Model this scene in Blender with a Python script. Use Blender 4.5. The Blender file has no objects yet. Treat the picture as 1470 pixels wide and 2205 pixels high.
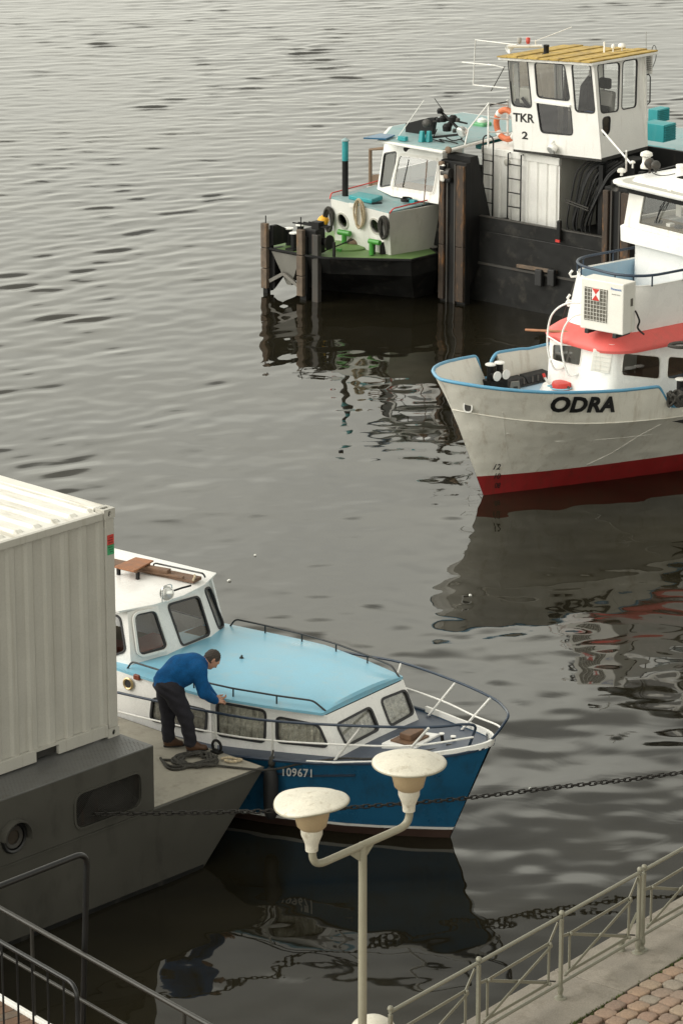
import bpy, bmesh, math, random
import numpy as np
from mathutils import Vector, Matrix
from mathutils.geometry import tessellate_polygon
random.seed(7); rng = np.random.default_rng(7)
R = math.radians
scene = bpy.context.scene
COL = scene.collection

# ------------------------------------------------------------------ camera
CAM_F, CAM_T, CAM_H = 7500.0, R(17.0), 16.7          # focal length in photo pixels, tilt below the horizon, height over the water
cam = bpy.data.cameras.new('camera'); camo = bpy.data.objects.new('camera', cam); COL.objects.link(camo)
camo.location = (0, 0, CAM_H); camo.rotation_euler = (R(90) - CAM_T, 0, 0)
cam.sensor_fit = 'VERTICAL'; cam.sensor_height = 36.0; cam.lens = CAM_F / 2205 * 36.0
cam.clip_start = 0.5; cam.clip_end = 3000
scene.camera = camo

# ------------------------------------------------------------------ sky, sun, exposure
SUN_AZ, SUN_EL = R(-100), R(36)          # azimuth from +Y, clockwise positive (so the sun is to the left and a little beyond)
world = bpy.data.worlds.new('World'); scene.world = world; world.use_nodes = True
wn = world.node_tree.nodes; wl = world.node_tree.links; wn.clear()
w_out = wn.new('ShaderNodeOutputWorld'); w_bg = wn.new('ShaderNodeBackground')
w_sky = wn.new('ShaderNodeTexSky'); w_sky.sky_type = 'NISHITA'; w_sky.sun_disc = False
w_sky.sun_elevation = SUN_EL; w_sky.sun_rotation = SUN_AZ
w_sky.air_density = 1.0; w_sky.dust_density = 3.5; w_sky.ozone_density = 1.0
w_hs = wn.new('ShaderNodeHueSaturation'); w_hs.inputs['Saturation'].default_value = 0.12
w_mix = wn.new('ShaderNodeMix'); w_mix.data_type = 'RGBA'; w_mix.inputs['Factor'].default_value = 0.80
w_tc = wn.new('ShaderNodeTexCoord'); w_no = wn.new('ShaderNodeTexNoise')
w_no.inputs['Scale'].default_value = 6.0; w_no.inputs['Detail'].default_value = 5.0; w_no.inputs['Roughness'].default_value = 0.55
w_rm = wn.new('ShaderNodeValToRGB')              # cloud sheet, a little uneven
w_rm.color_ramp.elements[0].position = 0.33; w_rm.color_ramp.elements[0].color = (7.75, 7.65, 6.7, 1)
w_rm.color_ramp.elements[1].position = 0.68; w_rm.color_ramp.elements[1].color = (11.5, 11.35, 9.85, 1)
w_dot = wn.new('ShaderNodeVectorMath'); w_dot.operation = 'DOT_PRODUCT'      # overcast glows towards the veiled sun
w_dot.inputs[1].default_value = (math.sin(SUN_AZ) * math.cos(SUN_EL), math.cos(SUN_AZ) * math.cos(SUN_EL), math.sin(SUN_EL))
w_gl = wn.new('ShaderNodeMapRange'); w_gl.interpolation_type = 'SMOOTHSTEP'; w_gl.inputs['From Min'].default_value = -.6; w_gl.inputs['From Max'].default_value = 1.0
w_gl.inputs['To Min'].default_value = .62; w_gl.inputs['To Max'].default_value = 1.75
w_sc = wn.new('ShaderNodeVectorMath'); w_sc.operation = 'SCALE'
wl.new(w_tc.outputs['Generated'], w_no.inputs['Vector']); wl.new(w_no.outputs['Fac'], w_rm.inputs['Fac'])
wl.new(w_tc.outputs['Generated'], w_dot.inputs[0]); wl.new(w_dot.outputs['Value'], w_gl.inputs['Value'])
w_sep = wn.new('ShaderNodeSeparateXYZ'); w_el = wn.new('ShaderNodeMapRange'); w_el.interpolation_type = 'SMOOTHSTEP'   # pale towards the horizon, heavier cloud above
w_el.inputs['From Min'].default_value = .340; w_el.inputs['From Max'].default_value = .385; w_el.inputs['To Min'].default_value = 1.33; w_el.inputs['To Max'].default_value = .46
w_mu = wn.new('ShaderNodeMath'); w_mu.operation = 'MULTIPLY'
wl.new(w_tc.outputs['Generated'], w_sep.inputs[0]); wl.new(w_sep.outputs['Z'], w_el.inputs['Value'])
wl.new(w_el.outputs['Result'], w_mu.inputs[0]); wl.new(w_gl.outputs['Result'], w_mu.inputs[1])
wl.new(w_rm.outputs['Color'], w_sc.inputs[0]); wl.new(w_mu.outputs[0], w_sc.inputs['Scale'])
wl.new(w_sky.outputs['Color'], w_hs.inputs['Color'])
wl.new(w_hs.outputs['Color'], w_mix.inputs['A']); wl.new(w_sc.outputs['Vector'], w_mix.inputs['B'])
wl.new(w_mix.outputs['Result'], w_bg.inputs['Color']); wl.new(w_bg.outputs['Background'], w_out.inputs['Surface'])
w_bg.inputs['Strength'].default_value = 0.10

sun = bpy.data.lights.new('sun', 'SUN'); suno = bpy.data.objects.new('sun', sun); COL.objects.link(suno)
sun.energy = 1.5; sun.angle = R(55); sun.color = (1.0, 0.955, 0.88)
suno.rotation_euler = Vector((-math.sin(SUN_AZ) * math.cos(SUN_EL), -math.cos(SUN_AZ) * math.cos(SUN_EL), -math.sin(SUN_EL))).to_track_quat('-Z', 'Y').to_euler()
scene.view_settings.view_transform = 'Standard'; scene.view_settings.look = 'None'
scene.view_settings.exposure = 0.55; scene.view_settings.gamma = 1.0; scene.view_settings.use_curve_mapping = False
scene.cycles.max_bounces = 8; scene.cycles.transparent_max_bounces = 16
scene.cycles.caustics_reflective = False; scene.cycles.caustics_refractive = False

# ------------------------------------------------------------------ measuring: a photo pixel meets a plane that really stands in the scene
def ray(px, py):
    u = (px - 735) / CAM_F; v = (py - 1102.5) / CAM_F
    c, s = math.cos(CAM_T), math.sin(CAM_T)
    return np.array([u, c - v * s, -s - v * c])
def ground(px, py, z=0.0):
    r = ray(px, py); t = (z - CAM_H) / r[2]
    return np.array([r[0] * t, r[1] * t, z])
class Frame:
    def __init__(s, O, deg):
        s.O = np.array(O, float); s.deg = deg; a = R(deg)
        s.a = np.array([math.cos(a), math.sin(a), 0]); s.n = np.array([-math.sin(a), math.cos(a), 0])
    def loc(s, p):
        d = np.array(p) - s.O; return np.array([d @ s.a, d @ s.n, d[2]])
    def world(s, p): return s.O + p[0] * s.a + p[1] * s.n + np.array([0, 0, p[2]])
    def at(s, px, py, x=None, y=None, z=None):
        C = s.loc([0, 0, CAM_H]); r = ray(px, py); r = np.array([r @ s.a, r @ s.n, r[2]])
        i, v = (0, x) if x is not None else (1, y) if y is not None else (2, z)
        return C + r * (v - C[i]) / r[i]
    def on(s, px, py, pl):                    # pl = a Plane in local coordinates
        C = s.loc([0, 0, CAM_H]); r = ray(px, py); r = np.array([r @ s.a, r @ s.n, r[2]])
        t = ((pl.o - C) @ pl.n) / (r @ pl.n); return C + r * t
    def root(s, name, label, cat, group=None):
        e = bpy.data.objects.new(name, None); COL.objects.link(e)
        e.location = s.O; e.rotation_euler = (0, 0, R(s.deg)); e.empty_display_size = 0.1
        e['label'] = label; e['category'] = cat
        if group: e['group'] = group
        return e
class Plane:
    def __init__(s, p0, p1, p2, toward=None):
        s.o = np.array(p0, float); s.u = np.array(p1, float) - s.o; s.u /= np.linalg.norm(s.u)
        w = np.array(p2, float) - s.o; s.n = np.cross(s.u, w); s.n /= np.linalg.norm(s.n)
        if toward is not None and (np.array(toward) - s.o) @ s.n < 0: s.n = -s.n
        s.v = np.cross(s.n, s.u)
    def to2(s, p): d = np.array(p) - s.o; return np.array([d @ s.u, d @ s.v])
    def to3(s, q, h=0.0): return s.o + q[0] * s.u + q[1] * s.v + h * s.n

# ------------------------------------------------------------------ mesh helpers
def rotm(ax, deg): return np.array(Matrix.Rotation(R(deg), 3, ax))
class MB:
    def __init__(s): s.v = []; s.f = []
    def add(s, vs, fs):
        b = len(s.v); s.v += [tuple(map(float, p)) for p in vs]; s.f += [tuple(b + i for i in f) for f in fs]; return s
    def box(s, c, d, rot=None):
        c = np.array(c, float); h = np.array(d, float) / 2
        vs = [np.array([x, y, z]) * h for x in (-1, 1) for y in (-1, 1) for z in (-1, 1)]
        if rot is not None: vs = [rot @ p for p in vs]
        return s.add([p + c for p in vs], [(0, 1, 3, 2), (4, 6, 7, 5), (0, 4, 5, 1), (2, 3, 7, 6), (0, 2, 6, 4), (1, 5, 7, 3)])
    def bar(s, a, b, w, h, up=(0, 0, 1)):     # rectangular bar from a to b
        a = np.array(a, float); b = np.array(b, float); d = b - a; L = np.linalg.norm(d); d /= L
        u = np.array(up, float)
        if abs(d @ u) > .98: u = np.array([1., 0, 0])
        e = np.cross(d, u); e /= np.linalg.norm(e); g = np.cross(e, d)
        return s.box((a + b) / 2, (L, w, h), np.array([d, e, g]).T)
    def tube(s, pts, r, n=8, closed=False, caps=True):
        P = [np.array(p, float) for p in pts]; m = len(P); base = len(s.v)
        rr = r if hasattr(r, '__len__') else [r] * m
        T = []
        for i in range(m):
            a = P[(i - 1) % m] if (closed or i > 0) else P[i]; b = P[(i + 1) % m] if (closed or i < m - 1) else P[i]
            t = b - a; T.append(t / (np.linalg.norm(t) + 1e-12))
        u = np.array([0, 0, 1.]) if abs(T[0][2]) < .9 else np.array([1., 0, 0])
        rings = []
        for i in range(m):
            u = u - (u @ T[i]) * T[i]; u /= np.linalg.norm(u) + 1e-12; w = np.cross(T[i], u)
            rings.append([P[i] + rr[i] * (math.cos(2 * math.pi * k / n) * u + math.sin(2 * math.pi * k / n) * w) for k in range(n)])
        vs = [p for g in rings for p in g]; fs = []
        for i in range(m if closed else m - 1):
            j = (i + 1) % m
            for k in range(n):
                l = (k + 1) % n; fs.append((i * n + k, i * n + l, j * n + l, j * n + k))
        if caps and not closed: fs += [tuple(range(n - 1, -1, -1)), tuple((m - 1) * n + k for k in range(n))]
        return s.add(vs, fs)
    def loft(s, rings, closed=True, caps=True):
        n = len(rings[0]); vs = [p for g in rings for p in g]; fs = []
        for i in range(len(rings) - 1):
            for k in range(n if closed else n - 1):
                l = (k + 1) % n; fs.append((i * n + k, i * n + l, (i + 1) * n + l, (i + 1) * n + k))
        if caps and closed: fs += [tuple(range(n - 1, -1, -1)), tuple((len(rings) - 1) * n + k for k in range(n))]
        return s.add(vs, fs)
    def lathe(s, prof, c=(0, 0, 0), n=20, rot=None, wob=None):
        prof = list(prof); rings = []
        if prof[0][0] > .002 and prof[-1][0] > .002 and prof[0] != prof[-1]: prof.append(prof[0])
        for r, z in prof:
            g = [np.array([r * math.cos(2 * math.pi * k / n), r * math.sin(2 * math.pi * k / n), z]) for k in range(n)]
            if wob: g = [wob(p) for p in g]
            if rot is not None: g = [rot @ p for p in g]
            rings.append([p + np.array(c, float) for p in g])
        return s.loft(rings, caps=False)
    def prism(s, poly, z0, z1):
        n = len(poly)
        return s.add([(x, y, z0) for x, y in poly] + [(x, y, z1) for x, y in poly],
                     [tuple(range(n - 1, -1, -1)), tuple(range(n, 2 * n))] + [(i, (i + 1) % n, n + (i + 1) % n, n + i) for i in range(n)])
    def panel(s, pl, outer, holes=(), t=.03, h=0.0):     # flat wall with real openings: front at +h, back t behind
        loops = [[pl.to2(p) for p in L] for L in [outer] + list(holes)]
        for i, L in enumerate(loops):
            ar = sum(L[k][0] * L[(k + 1) % len(L)][1] - L[(k + 1) % len(L)][0] * L[k][1] for k in range(len(L)))
            if (ar > 0) != (i == 0): loops[i] = L[::-1]
        tri = tessellate_polygon([[Vector((q[0], q[1], 0)) for q in L] for L in loops])
        flat = [q for L in loops for q in L]; N = len(flat)
        vs = [pl.to3(q, h) for q in flat] + [pl.to3(q, h - t) for q in flat]; fs = []
        for a, b, c in tri:
            A, B, C = flat[a], flat[b], flat[c]
            if (B[0] - A[0]) * (C[1] - A[1]) - (B[1] - A[1]) * (C[0] - A[0]) < 0: a, b = b, a
            fs += [(a, b, c), (N + c, N + b, N + a)]
        o = 0
        for L in loops:
            m = len(L)
            for k in range(m):
                l = (k + 1) % m; fs.append((o + l, o + k, N + o + k, N + o + l))
            o += m
        return s.add(vs, fs)
    def build(s, name, mat, parent=None, smooth=None, bevel=0, label=None):
        me = bpy.data.meshes.new(name); me.from_pydata(s.v, [], s.f); me.validate()
        if mat: me.materials.append(mat)
        if smooth:
            me.shade_smooth(); me.set_sharp_from_angle(angle=R(smooth))
        o = bpy.data.objects.new(name, me); COL.objects.link(o)
        if parent is not None: o.parent = parent
        if bevel:
            b = o.modifiers.new('bevel', 'BEVEL'); b.width = bevel; b.segments = 2; b.limit_method = 'ANGLE'; b.angle_limit = R(40)
        if label: o['label'] = label
        return o
def tag(o, label, cat=None, group=None, kind=None):
    o['label'] = label
    if cat: o['category'] = cat
    if group: o['group'] = group
    if kind: o['kind'] = kind
    return o
def fillet(pts, r, n=5):
    P = [np.array(p, float) for p in pts]; out = [P[0]]
    for i in range(1, len(P) - 1):
        a, b, c = P[i - 1], P[i], P[i + 1]
        d = min(r, np.linalg.norm(a - b) * .48, np.linalg.norm(c - b) * .48)
        p = b + (a - b) / np.linalg.norm(a - b) * d; q = b + (c - b) / np.linalg.norm(c - b) * d
        for k in range(n + 1):
            t = k / n; out.append((1 - t) ** 2 * p + 2 * t * (1 - t) * b + t * t * q)
    out.append(P[-1]); return out
def spline(pts, n=6, closed=False):
    P = [np.array(p, float) for p in pts]; m = len(P); out = []
    for i in range(m if closed else m - 1):
        if closed: p0, p1, p2, p3 = P[(i - 1) % m], P[i], P[(i + 1) % m], P[(i + 2) % m]
        else: p0, p1, p2, p3 = P[max(i - 1, 0)], P[i], P[i + 1], P[min(i + 2, m - 1)]
        for k in range(n):
            t = k / n
            out.append(.5 * (2 * p1 + (p2 - p0) * t + (2 * p0 - 5 * p1 + 4 * p2 - p3) * t * t + (3 * p1 - p0 - 3 * p2 + p3) * t ** 3))
    if not closed: out.append(P[-1])
    return out
def rquad(corners, r, n=4):               # rounded loop through any flat polygon
    P = [np.array(p, float) for p in corners]; m = len(P); out = []
    for i in range(m):
        a, b, c = P[i - 1], P[i], P[(i + 1) % m]
        d1 = min(r, np.linalg.norm(a - b) * .45); d2 = min(r, np.linalg.norm(c - b) * .45)
        p = b + (a - b) / np.linalg.norm(a - b) * d1; q = b + (c - b) / np.linalg.norm(c - b) * d2
        for k in range(n + 1):
            t = k / n; out.append((1 - t) ** 2 * p + 2 * t * (1 - t) * b + t * t * q)
    return out
def grow(loop, pl, d):                    # push a loop outward by d inside its plane
    L = [pl.to2(p) for p in loop]; c = sum(L) / len(L); out = []
    m = len(L)
    for i in range(m):
        e = L[(i + 1) % m] - L[i - 1]; nn = np.array([e[1], -e[0]]); nn /= np.linalg.norm(nn) + 1e-9
        if nn @ (L[i] - c) < 0: nn = -nn
        out.append(pl.to3(L[i] + nn * d))
    return out
def interp(x, xs, ys): return float(np.interp(x, xs, ys))

# ------------------------------------------------------------------ materials
def mat(name, col, rough=.5, metal=0.0, var=.12, vs=2.5, dirt=None, amt=0.0, dscale=(5, 5, .7), dthr=.55, fine=.06, bump=0.0, bs=40.0, spec=.5, dent=0.0, coat=0.0):
    m = bpy.data.materials.new(name); m.use_nodes = True; nt = m.node_tree; N = nt.nodes; L = nt.links
    p = N['Principled BSDF']; p.inputs['Roughness'].default_value = rough; p.inputs['Metallic'].default_value = metal
    p.inputs['Specular IOR Level'].default_value = spec; p.inputs['Coat Weight'].default_value = coat
    g = N.new('ShaderNodeTexCoord')
    n1 = N.new('ShaderNodeTexNoise'); n1.inputs['Scale'].default_value = vs; n1.inputs['Detail'].default_value = 6; L.new(g.outputs['Object'], n1.inputs['Vector'])
    n2 = N.new('ShaderNodeTexNoise'); n2.inputs['Scale'].default_value = 60; n2.inputs['Detail'].default_value = 3; L.new(g.outputs['Object'], n2.inputs['Vector'])
    def mrange(src, a, b):
        r = N.new('ShaderNodeMapRange'); r.inputs['From Min'].default_value = .25; r.inputs['From Max'].default_value = .75
        r.inputs['To Min'].default_value = a; r.inputs['To Max'].default_value = b; L.new(src, r.inputs['Value']); return r.outputs['Result']
    f1 = mrange(n1.outputs['Fac'], 1 - var, 1 + var); f2 = mrange(n2.outputs['Fac'], 1 - fine, 1 + fine)
    mu = N.new('ShaderNodeMath'); mu.operation = 'MULTIPLY'; L.new(f1, mu.inputs[0]); L.new(f2, mu.inputs[1])
    vm = N.new('ShaderNodeVectorMath'); vm.operation = 'SCALE'; vm.inputs[0].default_value = col[:3]; L.new(mu.outputs[0], vm.inputs['Scale'])
    out = vm.outputs['Vector']
    if dirt is not None and amt > 0:
        mp = N.new('ShaderNodeMapping'); mp.inputs['Scale'].default_value = dscale; L.new(g.outputs['Object'], mp.inputs['Vector'])
        n3 = N.new('ShaderNodeTexNoise'); n3.inputs['Scale'].default_value = 1.6; n3.inputs['Detail'].default_value = 8; n3.inputs['Roughness'].default_value = .65
        L.new(mp.outputs['Vector'], n3.inputs['Vector'])
        r = N.new('ShaderNodeMapRange'); r.inputs['From Min'].default_value = dthr; r.inputs['From Max'].default_value = dthr + .2
        r.inputs['To Max'].default_value = amt; L.new(n3.outputs['Fac'], r.inputs['Value'])
        mx = N.new('ShaderNodeMix'); mx.data_type = 'RGBA'; L.new(r.outputs['Result'], mx.inputs['Factor']); L.new(out, mx.inputs['A']); mx.inputs['B'].default_value = (*dirt, 1)
        out = mx.outputs['Result']
    L.new(out, p.inputs['Base Color'])
    rr = mrange(n1.outputs['Fac'], max(.02, rough - .1), min(1, rough + .1)); L.new(rr, p.inputs['Roughness'])
    last = None
    if bump > 0:
        nb = N.new('ShaderNodeTexNoise'); nb.inputs['Scale'].default_value = bs; nb.inputs['Detail'].default_value = 5; L.new(g.outputs['Object'], nb.inputs['Vector'])
        b = N.new('ShaderNodeBump'); b.inputs['Strength'].default_value = 1; b.inputs['Distance'].default_value = bump; L.new(nb.outputs['Fac'], b.inputs['Height']); last = b
    if dent > 0:
        nd = N.new('ShaderNodeTexNoise'); nd.inputs['Scale'].default_value = 1.7; nd.inputs['Detail'].default_value = 2; L.new(g.outputs['Object'], nd.inputs['Vector'])
        b2 = N.new('ShaderNodeBump'); b2.inputs['Strength'].default_value = 1; b2.inputs['Distance'].default_value = dent; L.new(nd.outputs['Fac'], b2.inputs['Height'])
        if last: L.new(last.outputs['Normal'], b2.inputs['Normal'])
        last = b2
    if last: L.new(last.outputs['Normal'], p.inputs['Normal'])
    return m
def glassmat(name, tint=(.8, .82, .8), base=.12):
    m = bpy.data.materials.new(name); m.use_nodes = True; nt = m.node_tree; N = nt.nodes; L = nt.links; N.clear()
    o = N.new('ShaderNodeOutputMaterial'); t = N.new('ShaderNodeBsdfTransparent'); g = N.new('ShaderNodeBsdfGlossy'); mx = N.new('ShaderNodeMixShader')
    t.inputs['Color'].default_value = (*tint, 1); g.inputs['Roughness'].default_value = .03; g.inputs['Color'].default_value = (.95, .95, .95, 1)
    fr = N.new('ShaderNodeLayerWeight'); fr.inputs['Blend'].default_value = .25
    mr = N.new('ShaderNodeMapRange'); mr.inputs['To Min'].default_value = base; mr.inputs['To Max'].default_value = .95; L.new(fr.outputs['Fresnel'], mr.inputs['Value'])
    L.new(mr.outputs['Result'], mx.inputs['Fac']); L.new(t.outputs['BSDF'], mx.inputs[1]); L.new(g.outputs['BSDF'], mx.inputs[2]); L.new(mx.outputs['Shader'], o.inputs['Surface'])
    return m
GRIME = (.12, .10, .075); RUST = (.16, .065, .025)
M = dict(
 white=mat('white_paint', (.80, .79, .75), .38, dirt=(.42, .38, .30), amt=.45, dthr=.56, var=.05),
 white_clean=mat('white_gelcoat', (.82, .81, .78), .28, var=.04, dirt=(.5, .47, .4), amt=.3, dthr=.6),
 white_old=mat('weathered_white_paint', (.76, .74, .69), .5, dirt=(.34, .28, .19), amt=.6, dthr=.54, var=.08, bump=.002, bs=25),
 hull_white=mat('white_hull_paint', (.71, .685, .61), .42, dirt=(.38, .31, .22), amt=.55, dthr=.54, dscale=(4, 4, .6), var=.06, dent=.05),
 hull_red=mat('red_antifouling', (.27, .018, .018), .5, dirt=(.09, .03, .02), amt=.5, dthr=.5, var=.12),
 sky_roof=mat('light_blue_deck_paint', (.205, .45, .58), .36, var=.09, vs=1.6, dirt=(.30, .43, .48), amt=.6, dthr=.52, dscale=(2.4, 2.4, 2.4)),
 blue_hull=mat('blue_hull_paint', (.018, .118, .235), .32, var=.14, dirt=(.025, .06, .095), amt=.6, dthr=.5, dscale=(3, 3, 1)),
 navy=mat('navy_deck_paint', (.06, .075, .105), .5, var=.15, dirt=(.11, .125, .15), amt=.5, dthr=.5, dscale=(4, 4, 4)),
 navy_rail=mat('dark_blue_rail_paint', (.02, .035, .06), .35, var=.1),
 cap_blue=mat('blue_rail_cap', (.10, .30, .46), .4, var=.1, dirt=(.3, .35, .38), amt=.3),
 deck_blue=mat('pale_blue_deck', (.33, .47, .58), .55, var=.06, dirt=(.42, .48, .52), amt=.5, dthr=.48, dscale=(3, 3, 3)),
 brown_bottom=mat('dark_brown_bottom', (.055, .03, .022), .6, var=.2),
 black=mat('black_paint', (.009, .009, .009), .55, spec=.25, var=.3, dirt=(.07, .055, .04), amt=.4, dthr=.55),
 black_hull=mat('worn_black_hull', (.011, .011, .0105), .55, spec=.25, var=.4, dirt=(.06, .055, .047), amt=.7, dthr=.54, dscale=(2, 2, 2.2), dent=.04),
 rubber=mat('black_rubber', (.018, .018, .018), .65, var=.2, bump=.002),
 gasket=mat('window_rubber', (.02, .02, .022), .5, var=.1),
 red=mat('red_canopy', (.68, .115, .10), .5, var=.08, dirt=(.5, .12, .10), amt=.5, dthr=.5, dscale=(3, 3, 3), dent=.03),
 red_paint=mat('red_paint', (.55, .04, .03), .45, var=.1),
 teal=mat('teal_paint', (.02, .26, .28), .45, var=.12, dirt=(.12, .33, .34), amt=.4, dthr=.52),
 teal_deck=mat('pale_teal_deck', (.27, .37, .375), .6, var=.1, dirt=(.12, .33, .34), amt=.6, dthr=.5, dscale=(3, 3, 3)),
 green=mat('green_deck_paint', (.12, .205, .065), .55, var=.15, dirt=(.1, .22, .05), amt=.6, dthr=.5, dscale=(4, 4, 4)),
 green_bright=mat('bright_green_paint', (.05, .25, .035), .4, var=.1),
 green_tank=mat('mid_green_plastic', (.12, .38, .17), .5),
 grey_side=mat('light_grey_paint', (.46, .45, .40), .5, dirt=(.3, .28, .22), amt=.5, var=.08),
 bow_grey=mat('bow_grey_paint', (.18, .175, .155), .5, var=.12, dirt=(.1, .09, .07), amt=.4),
 yellow=mat('yellow_roof_boards', (.48, .33, .085), .65, var=.22, vs=4, dirt=(.20, .12, .03), amt=.75, dthr=.45, dscale=(3, 3, 3), bump=.004, bs=14),
 yellow_buoy=mat('yellow_plastic', (.75, .38, .02), .45),
 orange=mat('orange_lifebuoy', (.62, .17, .07), .55, var=.1, dirt=(.5, .25, .16), amt=.4),
 timber=mat('weathered_timber', (.125, .095, .07), .85, var=.35, vs=6, dirt=(.24, .125, .05), amt=.75, dthr=.54, dscale=(7, 7, 1.2), bump=.006, bs=20, fine=.2),
 timber_dark=mat('wet_dark_timber', (.05, .035, .025), .8, var=.4, vs=6, dirt=(.30, .135, .04), amt=.85, dthr=.52, dscale=(6, 6, 1.4), bump=.006, bs=20, fine=.2),
 teak=mat('oiled_wood', (.30, .125, .055), .55, var=.3, vs=8, bump=.002, fine=.15),
 wood_brown=mat('brown_wood', (.15, .085, .05), .6, var=.3, vs=6, bump=.002, fine=.2),
 steel=mat('grey_steel', (.20, .19, .17), .5, metal=.3, var=.2, dirt=RUST, amt=.3),
 dark_steel=mat('dark_steel', (.05, .047, .042), .5, metal=.2, var=.3, dirt=RUST, amt=.3),
 chrome=mat('bright_metal', (.62, .62, .60), .22, metal=1.0, var=.05),
 brass=mat('brass_ring', (.55, .42, .22), .35, metal=.7),
 barge=mat('barge_grey_paint', (.070, .067, .057), .5, spec=.3, var=.12, vs=1.2, dirt=(.03, .028, .024), amt=.55, dthr=.54, dscale=(2.2, 2.2, .9), dent=.02),
 barge_deck=mat('barge_deck_paint', (.33, .305, .25), .7, var=.14, dirt=(.17, .15, .12), amt=.6, dthr=.52, dscale=(3, 3, 3)),
 checker=mat('checker_plate', (.14, .14, .137), .45, metal=.25, var=.15, dirt=(.1, .09, .075), amt=.5, dthr=.5, dscale=(3, 3, 3)),
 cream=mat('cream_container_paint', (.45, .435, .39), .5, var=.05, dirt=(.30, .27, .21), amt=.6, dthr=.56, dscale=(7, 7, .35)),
 cream_top=mat('cream_roof_paint', (.74, .72, .66), .6, var=.08, dirt=(.36, .31, .22), amt=.8, dthr=.5, dscale=(3, .5, 3)),  # dirt streaked along the ribs, also standing in for their thin shadow lines
 lamp=mat('cream_lamp_enamel', (.58, .545, .455), .5, var=.10, vs=5, dirt=(.24, .18, .10), amt=.75, dthr=.56, dscale=(7, 7, 7), fine=.1),
 lamp_neck=mat('ochre_lamp_glass', (.40, .30, .18), .35, var=.12),
 lamp_pole=mat('khaki_pole_paint', (.27, .25, .185), .45, var=.08, dirt=(.2, .17, .12), amt=.4),
 rail_paint=mat('khaki_railing_paint', (.185, .178, .135), .45, var=.1, dirt=(.22, .17, .11), amt=.45, dthr=.55, dscale=(8, 8, 8)),
 dark_rail=mat('dark_handrail_paint', (.026, .024, .020), .4, var=.2),
 black_rail=mat('black_handrail_paint', (.009, .009, .009), .35, var=.2),
 granite=mat('granite_kerb', (.225, .20, .165), .85, var=.22, vs=2.2, dirt=(.14, .12, .09), amt=.7, dthr=.5, dscale=(2.5, 2.5, 2.5), bump=.005, bs=30, fine=.2),
 wall_stone=mat('quay_wall_stone', (.16, .14, .11), .9, var=.3, bump=.01, bs=10),
 soil=mat('joint_sand', (.15, .13, .095), .95, var=.3, bump=.004, bs=60),
 moss=mat('green_moss', (.075, .10, .022), .95, var=.4),
 rope_dark=mat('dark_rope', (.045, .042, .036), .9, var=.5, vs=40, fine=.5),
 rope_light=mat('pale_hemp_rope', (.45, .37, .25), .9, var=.25, vs=30, fine=.3),
 blue_rope=mat('light_blue_rope', (.25, .5, .6), .8),
 chain=mat('dark_chain_iron', (.028, .025, .022), .55, metal=.4, var=.3),
 black_text=mat('black_lettering', (.012, .012, .012), .5, var=.05),
 white_text=mat('white_lettering', (.72, .72, .70), .5, var=.08),
 blue_text=mat('blue_lettering', (.03, .12, .4), .5),
 sticker_red=mat('red_sticker', (.52, .05, .04), .5, var=.3, vs=30), sticker_green=mat('green_sticker', (.05, .33, .14), .5, var=.2, vs=30),
 ac=mat('cream_plastic', (.74, .72, .66), .5, var=.03, dirt=(.55, .5, .4), amt=.4, dthr=.56), grille=mat('dark_grille', (.12, .11, .09), .5),
 curtain=mat('lace_curtain', (.84, .79, .71), .9, var=.25, vs=16, fine=.25, dirt=(.30, .27, .23), amt=.9, dthr=.48, dscale=(9, 9, 7)),
 interior=mat('beige_interior', (.17, .13, .07), .7, var=.1), dark_interior=mat('dark_interior', (.03, .028, .025), .8),
 seat=mat('grey_seat_cloth', (.33, .32, .30), .8), blue_cloth=mat('blue_cloth', (.03, .07, .2), .8), mahogany=mat('red_brown_panel', (.20, .045, .02), .4),
 sweater=mat('blue_sweater', (.007, .082, .235), .95, var=.2, vs=14, bump=.004, bs=70, fine=.15, spec=.2), trousers=mat('dark_trousers', (.030, .029, .036), .9, var=.25, vs=10, bump=.003, bs=50, spec=.2),
 skin=mat('skin', (.50, .27, .18), .55, var=.1), hair=mat('grey_brown_hair', (.05, .04, .033), .8, var=.5, vs=60, bump=.006, bs=90), shoe=mat('brown_leather', (.085, .04, .02), .5, var=.25),
 lens=mat('lamp_lens', (.75, .75, .72), .15, metal=.5), red_lens=mat('red_lens', (.5, .05, .03), .25), glassy=mat('dark_glass_lens', (.05, .04, .03), .08),
 leaf=mat('pale_feather', (.75, .75, .70), .8), canvas=mat('brown_canvas', (.18, .125, .085), .9),
)
M['glass'] = glassmat('window_glass'); M['glass_dark'] = glassmat('tinted_window_glass', (.36, .34, .30), .07); M['glass_clear'] = glassmat('clear_window_glass', (.97, .975, .965), .04)

def sheet(pl, loop, h):
    tri = tessellate_polygon([[Vector((*pl.to2(p), 0)) for p in loop]])
    q = [pl.to2(p) for p in loop]; fs = []
    for a, b, c in tri:
        if (q[b][0] - q[a][0]) * (q[c][1] - q[a][1]) - (q[b][1] - q[a][1]) * (q[c][0] - q[a][0]) < 0: a, b = b, a
        fs.append((a, b, c))
    return MB().add([pl.to3(p, h) for p in q], fs)
def window(parent, pl, loop, fw=.03, fmat='gasket', pane='glass', fproud=.014, name='window', recess=.012, curtain=None, label=None):
    """a gasket round a real opening (the part) and the pane in it (a sub-part)"""
    o = MB().panel(pl, grow(loop, pl, fw * .6), [grow(loop, pl, -fw * .4)], t=fproud + .02, h=fproud).build(name, M[fmat], parent, smooth=40, label=label)
    sheet(pl, grow(loop, pl, -fw * .35), -recess).build('pane', M[pane], o)
    if curtain: folds(o, pl, loop, curtain)
    return o
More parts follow.
